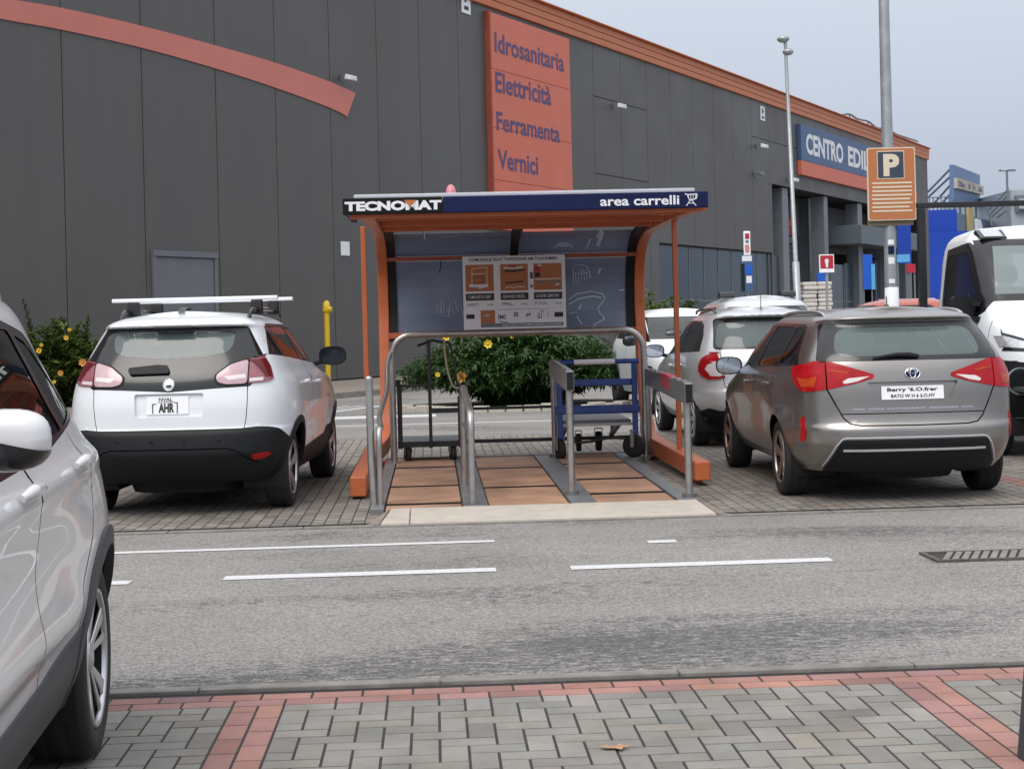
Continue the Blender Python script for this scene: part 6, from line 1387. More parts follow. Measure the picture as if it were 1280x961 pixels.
c.region([('f',.70,2.20),('f',-.70,2.20),('f',-.80,1.68),('f',.80,1.68)], 'windscreen', 'glass_truck', -.004, None, kind='glass')
for sd in (1,-1):
    c.region([('s',.28,1.42),('s',.30,1.40),('s',1.50,1.405),('s',1.72,1.50),('s',1.75,1.605),('s',1.24,2.2),('s',1.10,2.25),('s',.35,2.20)], 'window_frame', 'gloss_black', -.001, None, sd=sd)
    c.region(rp([(.36,1.50),(1.66,1.50),(1.56,1.62),(1.12,2.14),(.42,2.13)], .05, 's'), 'side_window', 'glass_dark', -.004, None, kind='glass', sd=sd)
    c.region(rp([(.985,1.02),(.70,.98),(.60,.96),(.60,.43),(.96,.43)], .02, 'f') , 'corner_bumper', 'black_plastic', .012, -.01, sd=sd)
    c.region([('s',2.34,1.0),('s',1.98,1.0),('s',1.95,.43),('s',2.3,.43)], 'corner_bumper', 'black_plastic', .012, -.01, sd=sd)
    hl = c.region([('f',.60,1.18),('f',.85,1.28),('s',2.06,1.32),('s',2.18,1.15),('f',.88,1.10),('f',.66,1.09)], 'headlight', 'gloss_black', .006, -.01, sd=sd)
    c.region([('f',.66,1.17),('f',.85,1.25),('f',.91,1.25),('f',.89,1.14),('f',.70,1.12)], 'headlight_lens', 'lens_clear', .010, -.004, sd=sd, parent=c.idx(hl))
    c.gap([('s',.22,2.28),('s',.20,1.4),('s',.22,.7)], .008, sd); c.gap([('s',1.9,1.40),('s',1.92,1.0)], .008, sd)
c.region([('f',.60,.97),('f',-.60,.97),('f',-.60,.43),('f',.60,.43)], 'front_bumper', 'black_plastic', .012, -.01)
c.region(rp([(.5,1.42),(-.5,1.42),(-.55,1.08),(.55,1.08)], .04, 'f'), 'grille', 'black_plastic', .008, -.01)
c.region(rp([(.72,2.16),(-.72,2.16),(-.76,1.60),(.76,1.60)], .06), 'rear_window', 'glass_front', -.004, None, kind='glass')
c.arches((1.75,), .40, .46, None); c.skin(.045); c.under()
c.wells((1.75,), .40, .46, .95)
for sd in (1,-1): c.wheel(1.75, sd*.85, .36, 'disc', .22, 'steel_dull')
for sd in (1,-1): c.wheel(-2.2, sd*.85, .36, 'disc', .22, 'steel_dull')
c.cabin(.85, None, 1.15, .9, 1.0, None)
m = MB(); a = np.linspace(0, 2*PI, 33); m.tube([Vector((1.38+.09*math.sin(q_), -.40*-1+.23*math.cos(q_), 1.74+.21*math.sin(q_))) for q_ in a], .02, 8, cap=False); m.bar((1.38,.18,1.74),(1.38,.62,1.74),.04,.05); c.part(m, 'steering_wheel', 'cabin')
m = MB(); m.tube([Vector((1.38+.09*math.sin(q_), -.40+.23*math.cos(q_), 1.76+.22*math.sin(q_))) for q_ in a], .02, 8, cap=False); m.bar((1.38,-.62,1.78),(1.38,-.18,1.78),.05,.05); c.part(m, 'steering_wheel', 'cabin') if False else None
m = MB(); m.prism(rnd([(1.35,1.30),(1.74,1.30),(1.72,1.54),(1.5,1.58),(1.35,1.55)], .05, 3), lambda p, d: Vector((p[0], d, p[1])), -.74, .74); c.part(m, 'dashboard', 'cabin')
for sd in (1,-1):
    m = MB(); q = c.S.s_(.9, 2.3, sd)
    m.prism(rnd([(1.05,2.335),(1.30,2.24),(1.33,2.275),(1.12,2.375)], .02, 3), lambda p, d: Vector((p[0]-.07, sd*.66+d, p[1]+.012)), -.14, .14); lo = c.part(m, 'roof_lamp', 'gloss_black', bevel=.01)
    m = MB(); m.prism(rnd([(1.09,2.352),(1.29,2.278),(1.295,2.29),(1.11,2.368)], .006, 2), lambda p, d: Vector((p[0]-.05, sd*.66+d, p[1]+.016)), -.10, .10); c.part(m, 'lamp_lens', 'lens_clear', lo)
    m = MB(); m.prism(rnd([(-.09,0),(.09,0),(.10,.36),(-.10,.36)], .06, 4), lambda p, d: Vector((1.55-d, sd*(1.10+p[0]), 1.31+p[1])), 0, .12, True); mo = c.part(m, 'mirror_housing', 'black_plastic', bevel=.02)
    m = MB(); m.bar((1.6,sd*1.02,1.42),(1.65,sd*.93,1.42),.05,.06); m.bar((1.6,sd*1.02,1.60),(1.62,sd*.93,1.58),.05,.05); c.part(m, 'mirror_arm', 'black_plastic', mo)
    m = MB(); m.bar((-.55,sd*.97,.70),(-.55,sd*.97,2.735),.09,.09); c.part(m, 'frame_post', 'black_steel', bevel=.008)
m = MB(); m.bar((-.55,-1.02,2.77),(-.55,1.02,2.77),.08,.065); c.part(m, 'frame_bar', 'black_steel', bevel=.008)
m = MB(); m.box(-4.2,-.62,-1.0,1.0,.95,1.05); c.part(m, 'load_bed', 'deck_grey', bevel=.01)
m = MB(); m.box(-4.0,.3,-.42,-.32,.55,.9); m.box(-4.0,.3,.32,.42,.55,.9); c.part(m, 'chassis', 'black_steel')
m = MB(); m.bar((1.9,-.55,1.68),(1.78,.30,1.72),.02,.025); c.part(m, 'wiper', 'black_plastic')
mb = MB(); rows = []
for k, (rr_, dd) in enumerate(((.14,.0),(.14,.012),(.12,.014),(.12,.010))): rows.append([(2.46+dd, -.80+rr_*math.cos(a_), .80+rr_*math.sin(a_)) for a_ in np.linspace(0, 2*PI, 25)])
mb.grid(rows, True); c.part(mb, 'bumper_roundel', 'deck_grey')
# ------------------------------------------------------------------ planting
def bush(name, label, base, rx, ry, h, m, n_stem, leaf, lw, droop, group=None, flowers=(), spikes=(), tall=1.):
    t = thing(name, label, 'bush', base, 0, group); fo = MB(); st = MB(); B0 = Vector(base)
    for i in range(n_stem):
        a = random.uniform(0, 2*PI); r = math.sqrt(random.random()); tip = Vector((rx*r*math.cos(a), ry*r*math.sin(a), 0))
        hh = h*(1-.55*r*r)*random.uniform(.55, 1.05)
        root = B0 + Vector((tip.x*.25, tip.y*.25, 0)); P = [root + (tip*.75)*(k/6)**1.25*1. + Vector((0,0,hh*(math.sin((k/6)*PI*.5*(1+.0)))) ) for k in range(7)]
        end = P[-1] + tip.normalized()*leaf*random.uniform(.2,1.2) + Vector((0,0,-droop*random.random()*.3)); P.append(end)
        if i % 4 == 0: st.tube(P, [.008*(1-.1*k) for k in range(len(P))], 4, cap=False)
        tv = random.random()
        for k in range(1, len(P)):
            nl = 4 if k < 4 else 6
            for _ in range(nl):
                q = P[k-1].lerp(P[k], random.random()); yaw = random.uniform(0, 2*PI); pit = random.uniform(-.5, .9) - droop*.5; ln = leaf*random.uniform(.55, 1.2); w = lw*random.uniform(.7, 1.25)
                d = Vector((math.cos(yaw)*math.cos(pit), math.sin(yaw)*math.cos(pit), math.sin(pit))); sdv = d.cross(Vector((random.uniform(-.4,.4),random.uniform(-.4,.4),1))).normalized(); up = sdv.cross(d)
                mid = q + d*ln*.5 + up*ln*.04; e = q + d*ln - Vector((0,0,droop*ln*.45))
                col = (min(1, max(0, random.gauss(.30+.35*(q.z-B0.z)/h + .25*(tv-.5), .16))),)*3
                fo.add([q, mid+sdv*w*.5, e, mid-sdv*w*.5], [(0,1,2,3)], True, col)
    for (sx, sy, hh, lean) in spikes:                  # long leafy shoots standing above the bush
        P = [B0 + Vector((sx+lean*k/8, sy, h*.5+(hh-h*.5)*k/8)) for k in range(9)]; st.tube(P, .010, 5)
        for k in range(60):
            f = k/60; q = P[min(7,int(f*8))].lerp(P[min(7,int(f*8))+1], f*8 % 1); yaw = k*2.4; ln = leaf*(1.1-.6*f)
            d = Vector((math.cos(yaw)*.7, math.sin(yaw)*.7, .7)).normalized(); sdv = d.cross(Vector((0,0,1))).normalized(); mid = q+d*ln*.5; e = q+d*ln
            c_ = (random.uniform(.1,.5),)*3; fo.add([q, mid+sdv*lw*.5, e, mid-sdv*lw*.5], [(0,1,2,3)], True, c_)
    fo.build('foliage', m, t, fixn=False); st.build('stem', 'stem', t)
    for (px, py, Y, r, fm) in flowers:
        c = W(px, py, Y); f = MB()
        for k in range(7):
            a = 2*PI*k/7; d = Vector((math.cos(a), -.45, math.sin(a))); sd_ = Vector((-math.sin(a), 0, math.cos(a)))
            f.add([c, c+d*r*.6+sd_*r*.35, c+d*r, c+d*r*.6-sd_*r*.35], [(0,1,2,3)], True)
        f.lathe([(0,-.02),(r*.3,0),(0,.02)], c-Vector((0,.02,0)), 'y', 8); f.build('flower', fm, t, fixn=False)
    return t
cb = G(655, 513)
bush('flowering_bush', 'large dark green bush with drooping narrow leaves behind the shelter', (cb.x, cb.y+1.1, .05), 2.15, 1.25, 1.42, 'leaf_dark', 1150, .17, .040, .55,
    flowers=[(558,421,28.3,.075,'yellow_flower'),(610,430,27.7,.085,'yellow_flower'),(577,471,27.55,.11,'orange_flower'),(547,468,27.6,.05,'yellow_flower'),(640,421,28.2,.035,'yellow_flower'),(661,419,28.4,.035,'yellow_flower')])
lb = G(78, 500)
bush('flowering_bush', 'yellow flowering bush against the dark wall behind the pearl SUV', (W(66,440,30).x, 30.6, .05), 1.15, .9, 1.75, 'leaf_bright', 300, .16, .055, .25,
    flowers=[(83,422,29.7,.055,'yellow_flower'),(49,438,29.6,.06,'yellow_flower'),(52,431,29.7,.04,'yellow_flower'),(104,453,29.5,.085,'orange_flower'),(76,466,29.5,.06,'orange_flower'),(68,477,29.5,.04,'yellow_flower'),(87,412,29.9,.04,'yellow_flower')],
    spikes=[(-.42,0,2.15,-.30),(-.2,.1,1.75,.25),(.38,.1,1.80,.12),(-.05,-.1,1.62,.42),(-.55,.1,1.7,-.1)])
bush('wall_plant', 'low light green plant by the glazed strip seen right of the shelter post', (W(850,380,41).x, 42.0, .1), 1.5, .7, 2.0, 'leaf_bright', 150, .26, .06, .4)
bush('wall_plant', 'small leafy shrub by the wall left of the low plant', (W(818,380,40).x, 41.0, .1), .8, .6, 2.05, 'leaf_bright', 90, .24, .055, .4)
# planting beds with pale stones
mb = MB()
for k in range(26):
    a = PI + PI*k/25; c = Vector((cb.x+2.35*math.cos(a), cb.y+1.25+1.5*math.sin(a), 0)); rz = a+PI/2
    X = Matrix.Translation(c) @ Matrix.Rotation(rz, 4, 'Z'); mb.box(-.15,.13,-.10,.10,-.02,.10+random.uniform(-.02,.03), X)
tag(mb.build('bed_kerb', 'cream_stone', bevel=.02), kind='structure')
mb = MB(); mb.add([(cb.x+2.3*math.cos(2*PI*k/30), cb.y+1.25+1.45*math.sin(2*PI*k/30), .05) for k in range(30)], [tuple(range(30))]); tag(mb.build('bed_soil', 'soil'), kind='structure')
mb = MB(); lx = W(66,440,30).x; mb.add([(lx+1.6*math.cos(2*PI*k/30), 30.5+1.1*math.sin(2*PI*k/30), .03) for k in range(30)], [tuple(range(30))]); tag(mb.build('bed_soil', 'soil'), kind='structure')
# ------------------------------------------------------------------ posts and signs
ps = W(1114, 380, 21); px0 = ps.x
PP = thing('lamp_column', 'thick grey column with the orange parking sign strapped to it', 'pole', (px0, 21, 0))
mb = MB(); mb.tube([(px0,21,0),(px0,21,3),(px0,21,7.5)], [.082,.076,.062], 20); mb.build('shaft', 'galvanised', PP)
mb = MB(); z0 = W(1114,400,21).z; z1 = W(1114,362,21).z; mb.lathe([(.084,z0-.5),(.092,z0-.45),(.09,z1+.02),(.084,z1+.03)], (px0+.01,21,0), n=20); mb.build('wrap', 'plate_white', PP)
for (x0_, y0_, x1_, y1_, m_) in ((1112,308,1119,318,'fascia_blue'),(1112,322,1121,330,'plate_white'),(1113,349,1123,354,'plate_white'),(1115,300,1120,306,'plate_white')):
    a_ = W(x0_,y0_,21); b_ = W(x1_,y1_,21); mb = MB(); rr_ = .083; ks = np.linspace(-.5,.5,5)
    mb.grid([[(px0+rr_*math.sin(k), 21-rr_*math.cos(k), z) for k in ks] for z in (b_.z, a_.z)], True); mb.build('sticker', m_, PP, fixn=False)
def W2(px, py, Y): return W(px, py, Y)
PS = thing('parking_sign', 'orange parking sign with cream letter and lines on the grey column', 'sign', (W(1114,230,20.88).x, 20.88, W(1114,275,20.88).z))
YS = 20.87; TLp = W(1084,184,YS); BRp = W(1145,275,YS); cx_ = W(1114.5,230,YS).x; cz_ = W(1114.5,230,YS).z; hw = .315; hh = .475
def pbox(x0_, x1_, z0_, z1_, o, th=.004, r=.0):
    mb = MB(); poly = rnd([(cx_+x0_,cz_+z0_),(cx_+x1_,cz_+z0_),(cx_+x1_,cz_+z1_),(cx_+x0_,cz_+z1_)], r, 4) if r else [(cx_+x0_,cz_+z0_),(cx_+x1_,cz_+z0_),(cx_+x1_,cz_+z1_),(cx_+x0_,cz_+z1_)]
    return mb.prism(poly, lambda p, d: Vector((p[0], YS-o-d, p[1])), 0, th)
bo = pbox(-hw, hw, -hh, hh, -.03, .03, .03).build('board', 'p_cream', PS)
pbox(-hw+.014, hw-.014, -hh+.014, hh-.014, .001, .003, .025).build('face', 'p_orange', PS)
pbox(-.20+.015, .17, .065, .43, .0045, .002, .012).build('square_border', 'p_cream', PS); pbox(-.19+.015, .16, .077, .418, .0075, .002, .01).build('square', 'p_blue', PS)
mb = MB(); letters(mb, 'P', lambda u, v: Vector((cx_-.105+.21*u, YS-.0115, cz_+.10+.29*v)), .05); mb.build('lettering', 'p_cream', PS, fixn=False)
for k in range(8):
    z = .012 - .052*k; w0 = -.265+random.uniform(0,.012); w1 = .265-random.uniform(0,.05)*(k in (4,6,7)); pbox(w0, w1, z-.012, z+.010, .0045, .003, .008).build('line_bar', 'p_cream', PS)
pbox(-hw+.01, hw-.03, -hh-.065, -hh+.02, -.10, .05, .01).build('lower_box', 'p_back', PS)
mb = MB(); mb.box(px0-.09,px0+.09,YS+.031,21.09,cz_+.2,cz_+.24); mb.box(px0-.09,px0+.09,YS+.031,21.09,cz_-.25,cz_-.21); mb.build('strap', 'galvanised', PS)
# tall slender lamp post
lpY = 44.; a_ = W(997,380,lpY); b_ = W(981.5,52,lpY); d_ = (b_-a_).normalized(); f_ = a_ - d_*(a_.z/d_.z)
LPm = thing('lamp_post', 'tall slender lamp post with two lamp heads left of the blue shop sign', 'lamp post', (f_.x, lpY, 0))
mb = MB(); mb.tube([f_, f_.lerp(b_, .33), f_.lerp(b_, .331), b_], [.10,.10,.062,.045], 14); mb.build('shaft', 'galvanised', LPm)
for (px_, py_, w_) in ((979,49,.17),(985,65,.15)):
    c_ = W(px_, py_, lpY); mb = MB(); mb.lathe([(0,.09),(w_*.7,.08),(w_,.02),(w_,-.03),(w_*.6,-.09),(0,-.10)], c_, n=20); mb.bar(c_-Vector((0,0,.08)), Vector(b_)-Vector((0,0,.3 if py_ > 50 else .05)), .05, .05); mb.build('lamp_head', 'galvanised', LPm)
def post_sign(name, label, cat, px, top, Y, w, r=.03):
    x = W(px, top, Y).x; zt = W(px, top, Y).z; t = thing(name, label, cat, (x, Y, 0)); mb = MB(); mb.tube([(x,Y+.04,0),(x,Y+.04,zt)], r, 10); mb.build('post', 'galvanised', t); return t, x, zt
def wbx(parent, name, m, Y, x0, y0, x1, y1, th=.03, o=0., bev=.004):
    a = W(x0, y1, Y); b = W(x1, y0, Y); mb = MB(); mb.box(a.x, b.x, Y-o-th, Y-o, a.z, b.z); return mb.build(name, m, parent, bevel=bev)
t, x, z = post_sign('post_sign', 'square red sign with a white face symbol on a grey post', 'sign', 1033, 322, 38., .4)
bo = wbx(t, 'board', 'plate_white', 38, 1024, 318, 1042, 341); wbx(t, 'red_panel', 'sign_red', 38, 1025.2, 319.2, 1041, 336, .004, .031, .002)
s_ = MB(); c_ = W(1033, 326.5, 38)
s_.prism([(c_.x+.048*math.cos(k), c_.z+.062*math.sin(k)) for k in np.linspace(0, 2*PI, 17)[:-1]], lambda p, d: Vector((p[0], 38-.0375-d, p[1])), 0, .004)
s_.prism([(c_.x-.03,c_.z-.05),(c_.x+.035,c_.z-.05),(c_.x+.028,c_.z-.15),(c_.x-.02,c_.z-.15)], lambda p, d: Vector((p[0], 38-.0375-d, p[1])), 0, .0035); s_.build('symbol', 'letter_white', t)
t, x, z = post_sign('info_totem', 'slim blue information panel topped by a red and white strip', 'sign', 933, 292, 40., .3)
wbx(t, 'panel', 'sign_blue', 40, 926, 319, 940, 365, .08, .0); wbx(t, 'panel_top', 'letter_white', 40, 927, 320, 939, 327, .006, .082); wbx(t, 'panel_band', 'letter_white', 40, 932.5, 345, 939, 354, .006, .082); wbx(t, 'panel_side', 'black_plastic', 40, 926.2, 330, 930, 364, .006, .082); wbx(t, 'panel_band', 'bright_blue', 40, 931, 332, 939.5, 343, .006, .082)
wbx(t, 'top_strip', 'plate_white', 40, 929.5, 289, 937.5, 320, .05, .0, .03); wbx(t, 'red_mark', 'sign_red', 40, 931, 292, 936, 299, .005, .052); wbx(t, 'red_mark', 'pale_pink', 40, 931, 306, 936, 316, .005, .052); wbx(t, 'grey_mark', 'mullion', 40, 931.5, 300.5, 935.5, 304, .005, .052)
# yellow gas pipe at the wall
yp = W(409.5, 440, 37.0); zt = W(408, 378, 37).z
t = thing('gas_pipe', 'bright yellow upright pipe with a valve top in front of the dark wall', 'pipe', (yp.x, 37, .0)); mb = MB(); mb.tube([(yp.x,37,0),(yp.x,37,zt)], .062, 14); mb.build('pipe', 'yellow_paint', t)
mb = MB(); mb.lathe([(.085,zt-.22),(.10,zt-.18),(.085,zt-.12),(.075,zt),(.03,zt+.04),(0,zt+.045)], (yp.x,37,0), n=16); mb.tube([(yp.x,37,zt-.14),(yp.x+.12,36.97,zt-.17)], .06, 10); mb.build('valve', 'yellow_paint', t)
# pallet of white bags, and blue hoardings by the entrance
pY = 60.; t = thing('bag_pallet', 'pallet stacked with white bags in front of the loading entrance', 'pallet', (W(1022,380,pY).x, pY, 0)); xa, xb = W(1004,380,pY).x, W(1041,380,pY).x; zt = W(1022,349,pY).z
mb = MB(); mb.box(xa, xb, pY, pY+1.1, 0, .14); mb.build('pallet_base', 'wood', t)
z = .145; k = 0
while z < zt-.1:
    hgt = .155
    for j in range(2):
        x0_ = xa+(xb-xa)*j/2+random.uniform(-.03,.03); mb = MB(); mb.box(x0_+.01, x0_+(xb-xa)/2-.01, pY+random.uniform(-.05,.03), pY+1.08, z, z+hgt-.008); mb.build('bag', 'bag_white', t, bevel=.05, seg=3)
    z += hgt; k += 1
for lab, x0_, y0_, x1_, y1_, Y, m_ in (('tall bright blue panel hung at the right of the entrance below the parking sign', 1122, 279, 1138, 330, 84, 'far_blue'), ('blue upright banner with pale side strip in the loading entrance', 1079, 318, 1090, 362, 72, 'bright_blue'), ('small blue board low behind the bag pallet', 1021, 341, 1033, 352, 64, 'bright_blue'), ('small pale blue plate beside the grey column', 1121, 318, 1137, 328, 60, 'sky_blue'), ('small red notice right of the grey column', 1133, 330, 1144, 341, 60, 'sign_red')):
    a = W(x0_, y1_, Y); b = W(x1_, y0_, Y); t = thing('hanging_panel', lab, 'panel', ((a.x+b.x)/2, Y, 0)); wbx(t, 'panel', m_, Y, x0_, y0_, x1_, y1_, .05)
    mb = MB(); mb.box(a.x, a.x+.06, Y+.005, Y+.06, 0, b.z); mb.box(b.x-.06, b.x, Y+.005, Y+.06, 0, b.z); mb.build('upright', 'mullion', t)
    if 'banner' in lab: wbx(t, 'side_strip', 'sky_blue', Y, 1089, 330, 1093, 362, .04, .055)
M['dull_yellow'] = mat('dull_yellow', (.42,.33,.16), .6, var=.1)
# antenna row on the roof edge
s0, h0 = wsh(1053, 147); mb = MB(); t = thing('roof_cable', 'thin looping cable and clips along the far roof edge', 'cable', wall(48, 12.03, .0))
pt = [(1053,144),(1062,143),(1072,149),(1085,152),(1096,160),(1108,161),(1120,168),(1132,172),(1147,177)]; P = [wall(wsh(x,y)[0], wsh(x,y)[1], 0) for x, y in pt]; mb.tube(smooth_path(P, 4), .06, 6); mb.build('cable', 'mullion', t)
for p_ in P[1::2]: mb = MB(); mb.tube([(p_.x,p_.y,12.0), (p_.x,p_.y,p_.z)], .04, 6); mb.build('clip', 'mullion', t)
# ------------------------------------------------------------------ far buildings
BY = 150.
def far_box(t, name, m, x0, y0, x1, y1, Y, dep, zb=0., skew=0.):
    a = W(x0, y1, Y); b = W(x1, y0, Y); mb = MB(); p = [Vector((a.x,Y,zb)), Vector((b.x,Y+skew,zb)), Vector((b.x,Y+skew+dep,zb)), Vector((a.x,Y+dep,zb))]
    mb.hexa(p + [Vector((q.x,q.y,b.z)) for q in p]); return mb.build(name, m, t)
t = thing('far_store', 'low blue and slate building in the distance beyond the truck', 'building', (W(1200,380,BY).x, BY, 0))
a = W(1158,258,BY); b = W(1196,262,BY); e = W(1310,298,BY+60)
mb = MB(); mb.hexa([Vector((a.x,BY,0)), Vector((b.x,BY,0)), Vector((b.x,BY+40,0)), Vector((a.x,BY+40,0))] + [Vector((x_,y_,b.z)) for x_,y_ in ((a.x,BY),(b.x,BY),(b.x,BY+40),(a.x,BY+40))]); mb.build('corner_block', 'far_blue', t)
e = Vector((W(1300,290,BY+45).x, BY+45, 0)); zz = b.z-.25
mb = MB(); mb.hexa([Vector((b.x+.02,BY+.3,0)), e, e+Vector((0,30,0)), Vector((b.x+.02,BY+38,0))] + [Vector((q.x,q.y,zz)) for q in (Vector((b.x+.02,BY+.3,0)), e, e+Vector((0,30,0)), Vector((b.x+.02,BY+38,0)))]); mb.build('side_wing', 'far_slate', t)
def on_wing(f, h, o=.15):
    p = Vector((b.x+.02,BY+.3,0)).lerp(e, f); d = (e-Vector((b.x,BY,0))).normalized(); n_ = Vector((d.y,-d.x,0)); return p + n_*o + Vector((0,0,h))
mb = MB(); p0, p1 = .09, .135; zc = W(1211,275,BY+6).z; mb.hexa([on_wing(p0,zc-1.2,.05), on_wing(p1,zc-1.2,.05), on_wing(p1,zc-1.2,.3), on_wing(p0,zc-1.2,.3), on_wing(p0,zc+1.1,.05), on_wing(p1,zc+1.1,.05), on_wing(p1,zc+1.1,.3), on_wing(p0,zc+1.1,.3)]); mb.build('sign_patch', 'dull_yellow', t)
mb = MB(); p0, p1 = .17, .25; mb.hexa([on_wing(p0,zc-1.4,.05), on_wing(p1,zc-1.4,.05), on_wing(p1,zc-1.4,.3), on_wing(p0,zc-1.4,.3), on_wing(p0,zc+.2,.05), on_wing(p1-.04,zc+.2,.05), on_wing(p1-.04,zc+.2,.3), on_wing(p0,zc+.2,.3)]); mb.build('sign_patch', 'letter_white', t)
a2 = W(1158,290,BY-1); b2 = W(1184,420,BY-1); mb = MB(); mb.box(a2.x-3, b2.x+2.5, BY-1, BY-.6, 0, a2.z); mb.build('lower_front', 'far_blue', t)
for k in range(7):
    x_ = W(1160+5*k, 250, BY).x; mb = MB(); mb.tube([(x_,BY+1,b.z),(x_,BY+1,b.z+1.3)], .06, 5); mb.build('roof_railing_post', 'mullion', t)
mb = MB(); 
for z_ in (.6, 1.25): mb.tube([(a.x,BY+1,b.z+z_),(b.x,BY+1,b.z+z_)], .05, 5)
mb.build('roof_railing', 'mullion', t)
# billboard with its stays
bb = thing('billboard', 'blue billboard with a tan lettered band standing on the far roof', 'billboard', (W(1192,262,BY+3).x, BY+3, b.z))
def bbp(u, v, o=0.):
    A_, B_ = W(1192, 206, BY+3), W(1225, 219, BY+22); Az, Bz = W(1192, 252, BY+3), W(1225, 258, BY+22)
    top = A_.lerp(B_, u); bot = Az.lerp(Bz, u); p = bot.lerp(top, v); d = (B_-A_); n_ = Vector((d.y,-d.x,0)).normalized(); return p + n_*o
def bbq(u0, u1, v0, v1, o0, o1): mb = MB(); return mb.hexa([bbp(u0,v0,o1), bbp(u1,v0,o1), bbp(u1,v0,o0), bbp(u0,v0,o0), bbp(u0,v1,o1), bbp(u1,v1,o1), bbp(u1,v1,o0), bbp(u0,v1,o0)])
bbq(0,1,0,1,-.4,0).build('panel', 'billboard_blue', bb); tb = bbq(0,1.02,.36,.64,.02,.35).build('tan_band', 'billboard_tan', bb)
for (txt, u0, u1) in (('Dho', .05, .26), ('il', .40, .46), ('Tp', .56, .66), ('GR', .78, .95)):
    mb = MB(); letters(mb, txt, lambda u, v: bbp(u0+(u1-u0)*u, .42+.15*v, .37), .03); mb.build('lettering', 'sign_ink', tb, fixn=False)
for (x0_,y0_,x1_,y1_) in ((1192,207,1160,240),(1192,217,1160,247),(1192,227,1165,257),(1192,238,1176,256),(1192,244,1186,256)): MB().tube([W(x0_,y0_,BY+4), W(x1_,y1_,BY+8)], .11, 5).build('stay', 'mullion', bb)
for k in range(5): p = bbp(.1+.2*k, 0, -.2); MB().tube([p, Vector((p.x,p.y,b.z-.2))], .12, 5).build('support', 'mullion', bb)
t = thing('far_lamp_post', 'thin double armed lamp post against the sky at the far right', 'lamp post', (W(1262,300,135).x, 135, 0)); x_ = W(1262,300,135).x; zt = W(1261,214,135).z
mb = MB(); mb.tube([(x_,135,0),(x_-.1,135,zt)], [.14,.09], 8); mb.build('shaft', 'mullion', t)
for s_ in (-1,1): mb = MB(); mb.bar((x_-.1,135,zt),(x_-.1+s_*.72,135,zt+.06),.12,.10); mb.box(x_-.1+s_*.3-.25, x_-.1+s_*.6+.1, 134.8, 135.2, zt-.02, zt+.12); mb.build('lamp_head', 'mullion', t)
mb = MB()
for (x0_,y0_,x1_,y1_) in ((1261,236,1236,262),(1261,243,1238,268),(1261,252,1240,271),(1261,262,1246,272)): mb.tube([W(x0_,y0_,137), W(x1_,y1_,140)], .08, 5)
mb.tube([W(1232,253,140), W(1240,283,140)], .09, 5)
o = mb.build('stay_wires', 'mullion', None, loc=W(1250,272,139)); tag(o, 'fan of thin stay wires left of the far lamp post', 'wires')
t = thing('far_building', 'pale grey block with a framed square sign cut by the right edge', 'building', (W(1285,300,160).x, 160, 0)); far_box(t, 'wall', 'far_grey', 1265, 236, 1340, 300, 160, 30)
far_box(t, 'sign_frame', 'mullion', 1270, 244, 1292, 264, 159.5, .4, W(1281,264,159.5).z); far_box(t, 'sign_face', 'far_grey', 1274, 248, 1289, 261, 159.2, .25, W(1281,261,159.2).z)
# ------------------------------------------------------------------ small things on the ground
M['rusty_iron'] = mat('rusty_iron', (.10,.085,.07), .7, .2, var=.3, scale=12)
dr = thing('drain_grate', 'slanted bar iron drain grate set in the road at the right', 'drain', L(3.2, 9.64, .0), PSI)
d0a, d1a, db0, db1 = LG(1158,697)[0], 4.3, 9.47, 9.83
mb = MB(); lbox(mb, d0a, d1a, db0, db0+.03, .0, .016); lbox(mb, d0a, d1a, db1-.03, db1, .0, .016); lbox(mb, d0a, d0a+.03, db0+.03, db1-.03, .0, .016); lbox(mb, d1a-.03, d1a, db0+.03, db1-.03, 0, .016); mb.build('frame', 'rusty_iron', dr)
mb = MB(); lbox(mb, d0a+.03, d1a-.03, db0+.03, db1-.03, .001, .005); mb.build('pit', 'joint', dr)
mb = MB(); a = d0a+.06
while a < d1a-.2: mb.bar(L(a,db0+.03,.010), L(a+.13,db1-.03,.010), .036, .009); a += .058
mb.build('bars', 'kerb', dr)
lf_ = G(770, 936, .02); mb = MB(); pts = [(-.10,.0),(-.05,.03),(.0,.018),(.03,.05),(.05,.01),(.09,-.0),(.04,-.02),(.03,-.055),(-.01,-.02),(-.05,-.025)]
mb.add([Vector((lf_.x+x_, lf_.y+y_*1.3, .024+.02*abs(x_)*5*(1 if x_ > 0 else .4)+.004)) for x_, y_ in [(p_*.6, q_*.6) for p_, q_ in pts]], [tuple(range(len(pts)))]); o = mb.build('dry_leaf', 'dry_leaf', None, loc=lf_, fixn=False); s = o.modifiers.new('thickness', 'SOLIDIFY'); s.thickness = .001; tag(o, 'dry brown leaf lying on the grey bricks', 'leaf')
q_ = W(1279, 925, 5.3); t = thing('dark_bollard', 'dark grey leaning post cut by the right edge of the picture', 'post', (q_.x+.09, 5.3, 0)); mb = MB(); mb.tube([(q_.x+.065,5.3,0),(q_.x+.095,5.3,.30),(q_.x+.10,5.3,.34)], [.085,.085,.06], 20); mb.build('post', 'arch_grey', t)
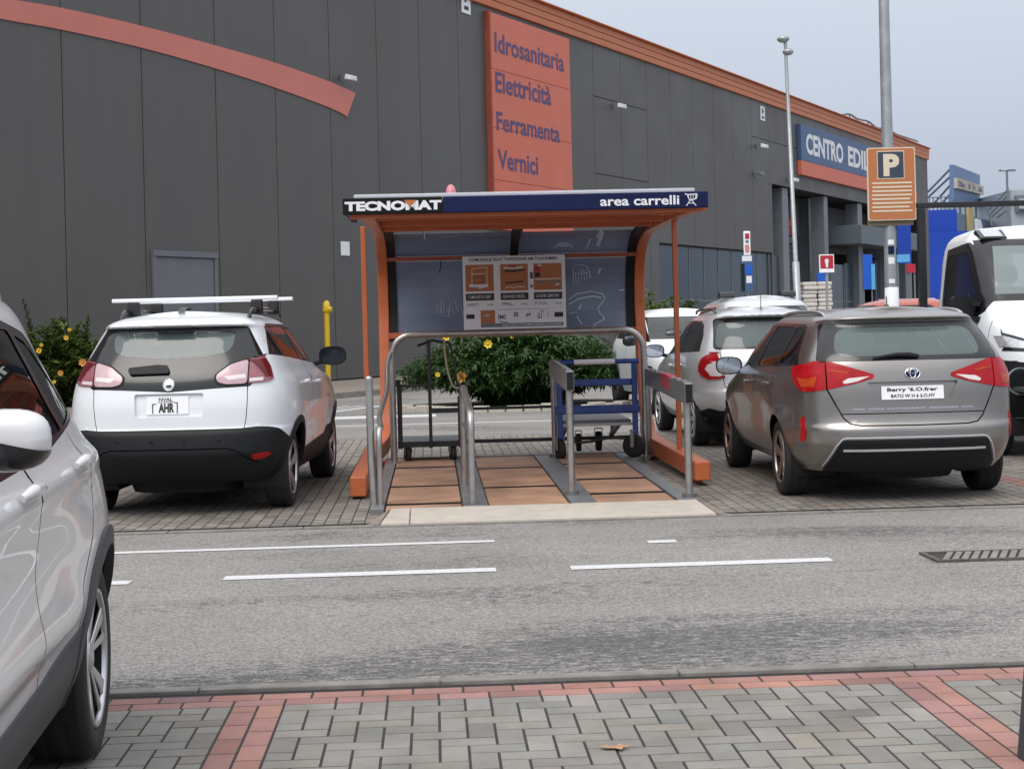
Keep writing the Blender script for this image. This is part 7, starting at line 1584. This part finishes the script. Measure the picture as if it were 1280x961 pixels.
# ------------------------------------------------------------------ light and camera
EL, AZ = R(52), R(205)                                 # high soft light from behind the camera
w = bpy.data.worlds.new('World'); sc.world = w; w.use_nodes = True; t = w.node_tree; bg = t.nodes['Background']
sky = t.nodes.new('ShaderNodeTexSky'); sky.sky_type = 'NISHITA'; sky.sun_disc = False; sky.sun_elevation = EL; sky.sun_rotation = AZ; sky.air_density = 1.; sky.dust_density = 3.; sky.ozone_density = 1.
hs = t.nodes.new('ShaderNodeHueSaturation'); hs.inputs['Saturation'].default_value = .35
mx = t.nodes.new('ShaderNodeMix'); mx.data_type = 'RGBA'; mx.inputs[0].default_value = .72; mx.inputs[7].default_value = (5.4, 6.1, 7.35, 1)
t.links.new(sky.outputs[0], hs.inputs['Color']); t.links.new(hs.outputs[0], mx.inputs[6])
# overcast dome: the cloud layer is brightest overhead
tc = t.nodes.new('ShaderNodeTexCoord'); sx = t.nodes.new('ShaderNodeSeparateXYZ'); t.links.new(tc.outputs['Generated'], sx.inputs[0])
mr = t.nodes.new('ShaderNodeMix'); mr.data_type = 'RGBA'; mr.clamp_factor = True; mr.inputs[6].default_value = (.89,.92,.985,1); mr.inputs[7].default_value = (3.6,3.3,2.85,1)
t.links.new(sx.outputs[2], mr.inputs[0])
ml = t.nodes.new('ShaderNodeMix'); ml.data_type = 'RGBA'; ml.blend_type = 'MULTIPLY'; ml.inputs[0].default_value = 1.; t.links.new(mx.outputs[2], ml.inputs[6]); t.links.new(mr.outputs[2], ml.inputs[7])
t.links.new(ml.outputs[2], bg.inputs[0]); bg.inputs[1].default_value = .092
sd = bpy.data.lights.new('sun', 'SUN'); sd.energy = 1.45; sd.angle = R(40); sd.color = (1, .97, .93); so = bpy.data.objects.new('sun', sd); COL.objects.link(so)
sv = Vector((math.sin(AZ)*math.cos(EL), math.cos(AZ)*math.cos(EL), math.sin(EL))); so.rotation_euler = sv.to_track_quat('Z', 'Y').to_euler(); so.location = (0, -5, 30)
cam = bpy.data.cameras.new('camera'); co = bpy.data.objects.new('camera', cam); COL.objects.link(co); sc.camera = co
cam.sensor_width = 36; cam.lens = 36*FPX/1280; cam.shift_y = -(480.5-HOR)/1280; cam.clip_start = .1; cam.clip_end = 3000
X_ = Vector((CR,0,-SR)); Y_ = Vector((SR,0,CR)); Z_ = Vector((0,-1,0)); mw = Matrix((X_, Y_, Z_)).transposed().to_4x4(); mw.translation = Vector((0,0,EYE)); co.matrix_world = mw
sc.render.resolution_x = 1024; sc.render.resolution_y = 768
vs = sc.view_settings; vs.view_transform = 'Standard'; vs.look = 'None'; vs.exposure = 0.0; vs.gamma = 1
sc.cycles.max_bounces = 10; sc.cycles.transparent_max_bounces = 24; sc.cycles.use_denoising = True
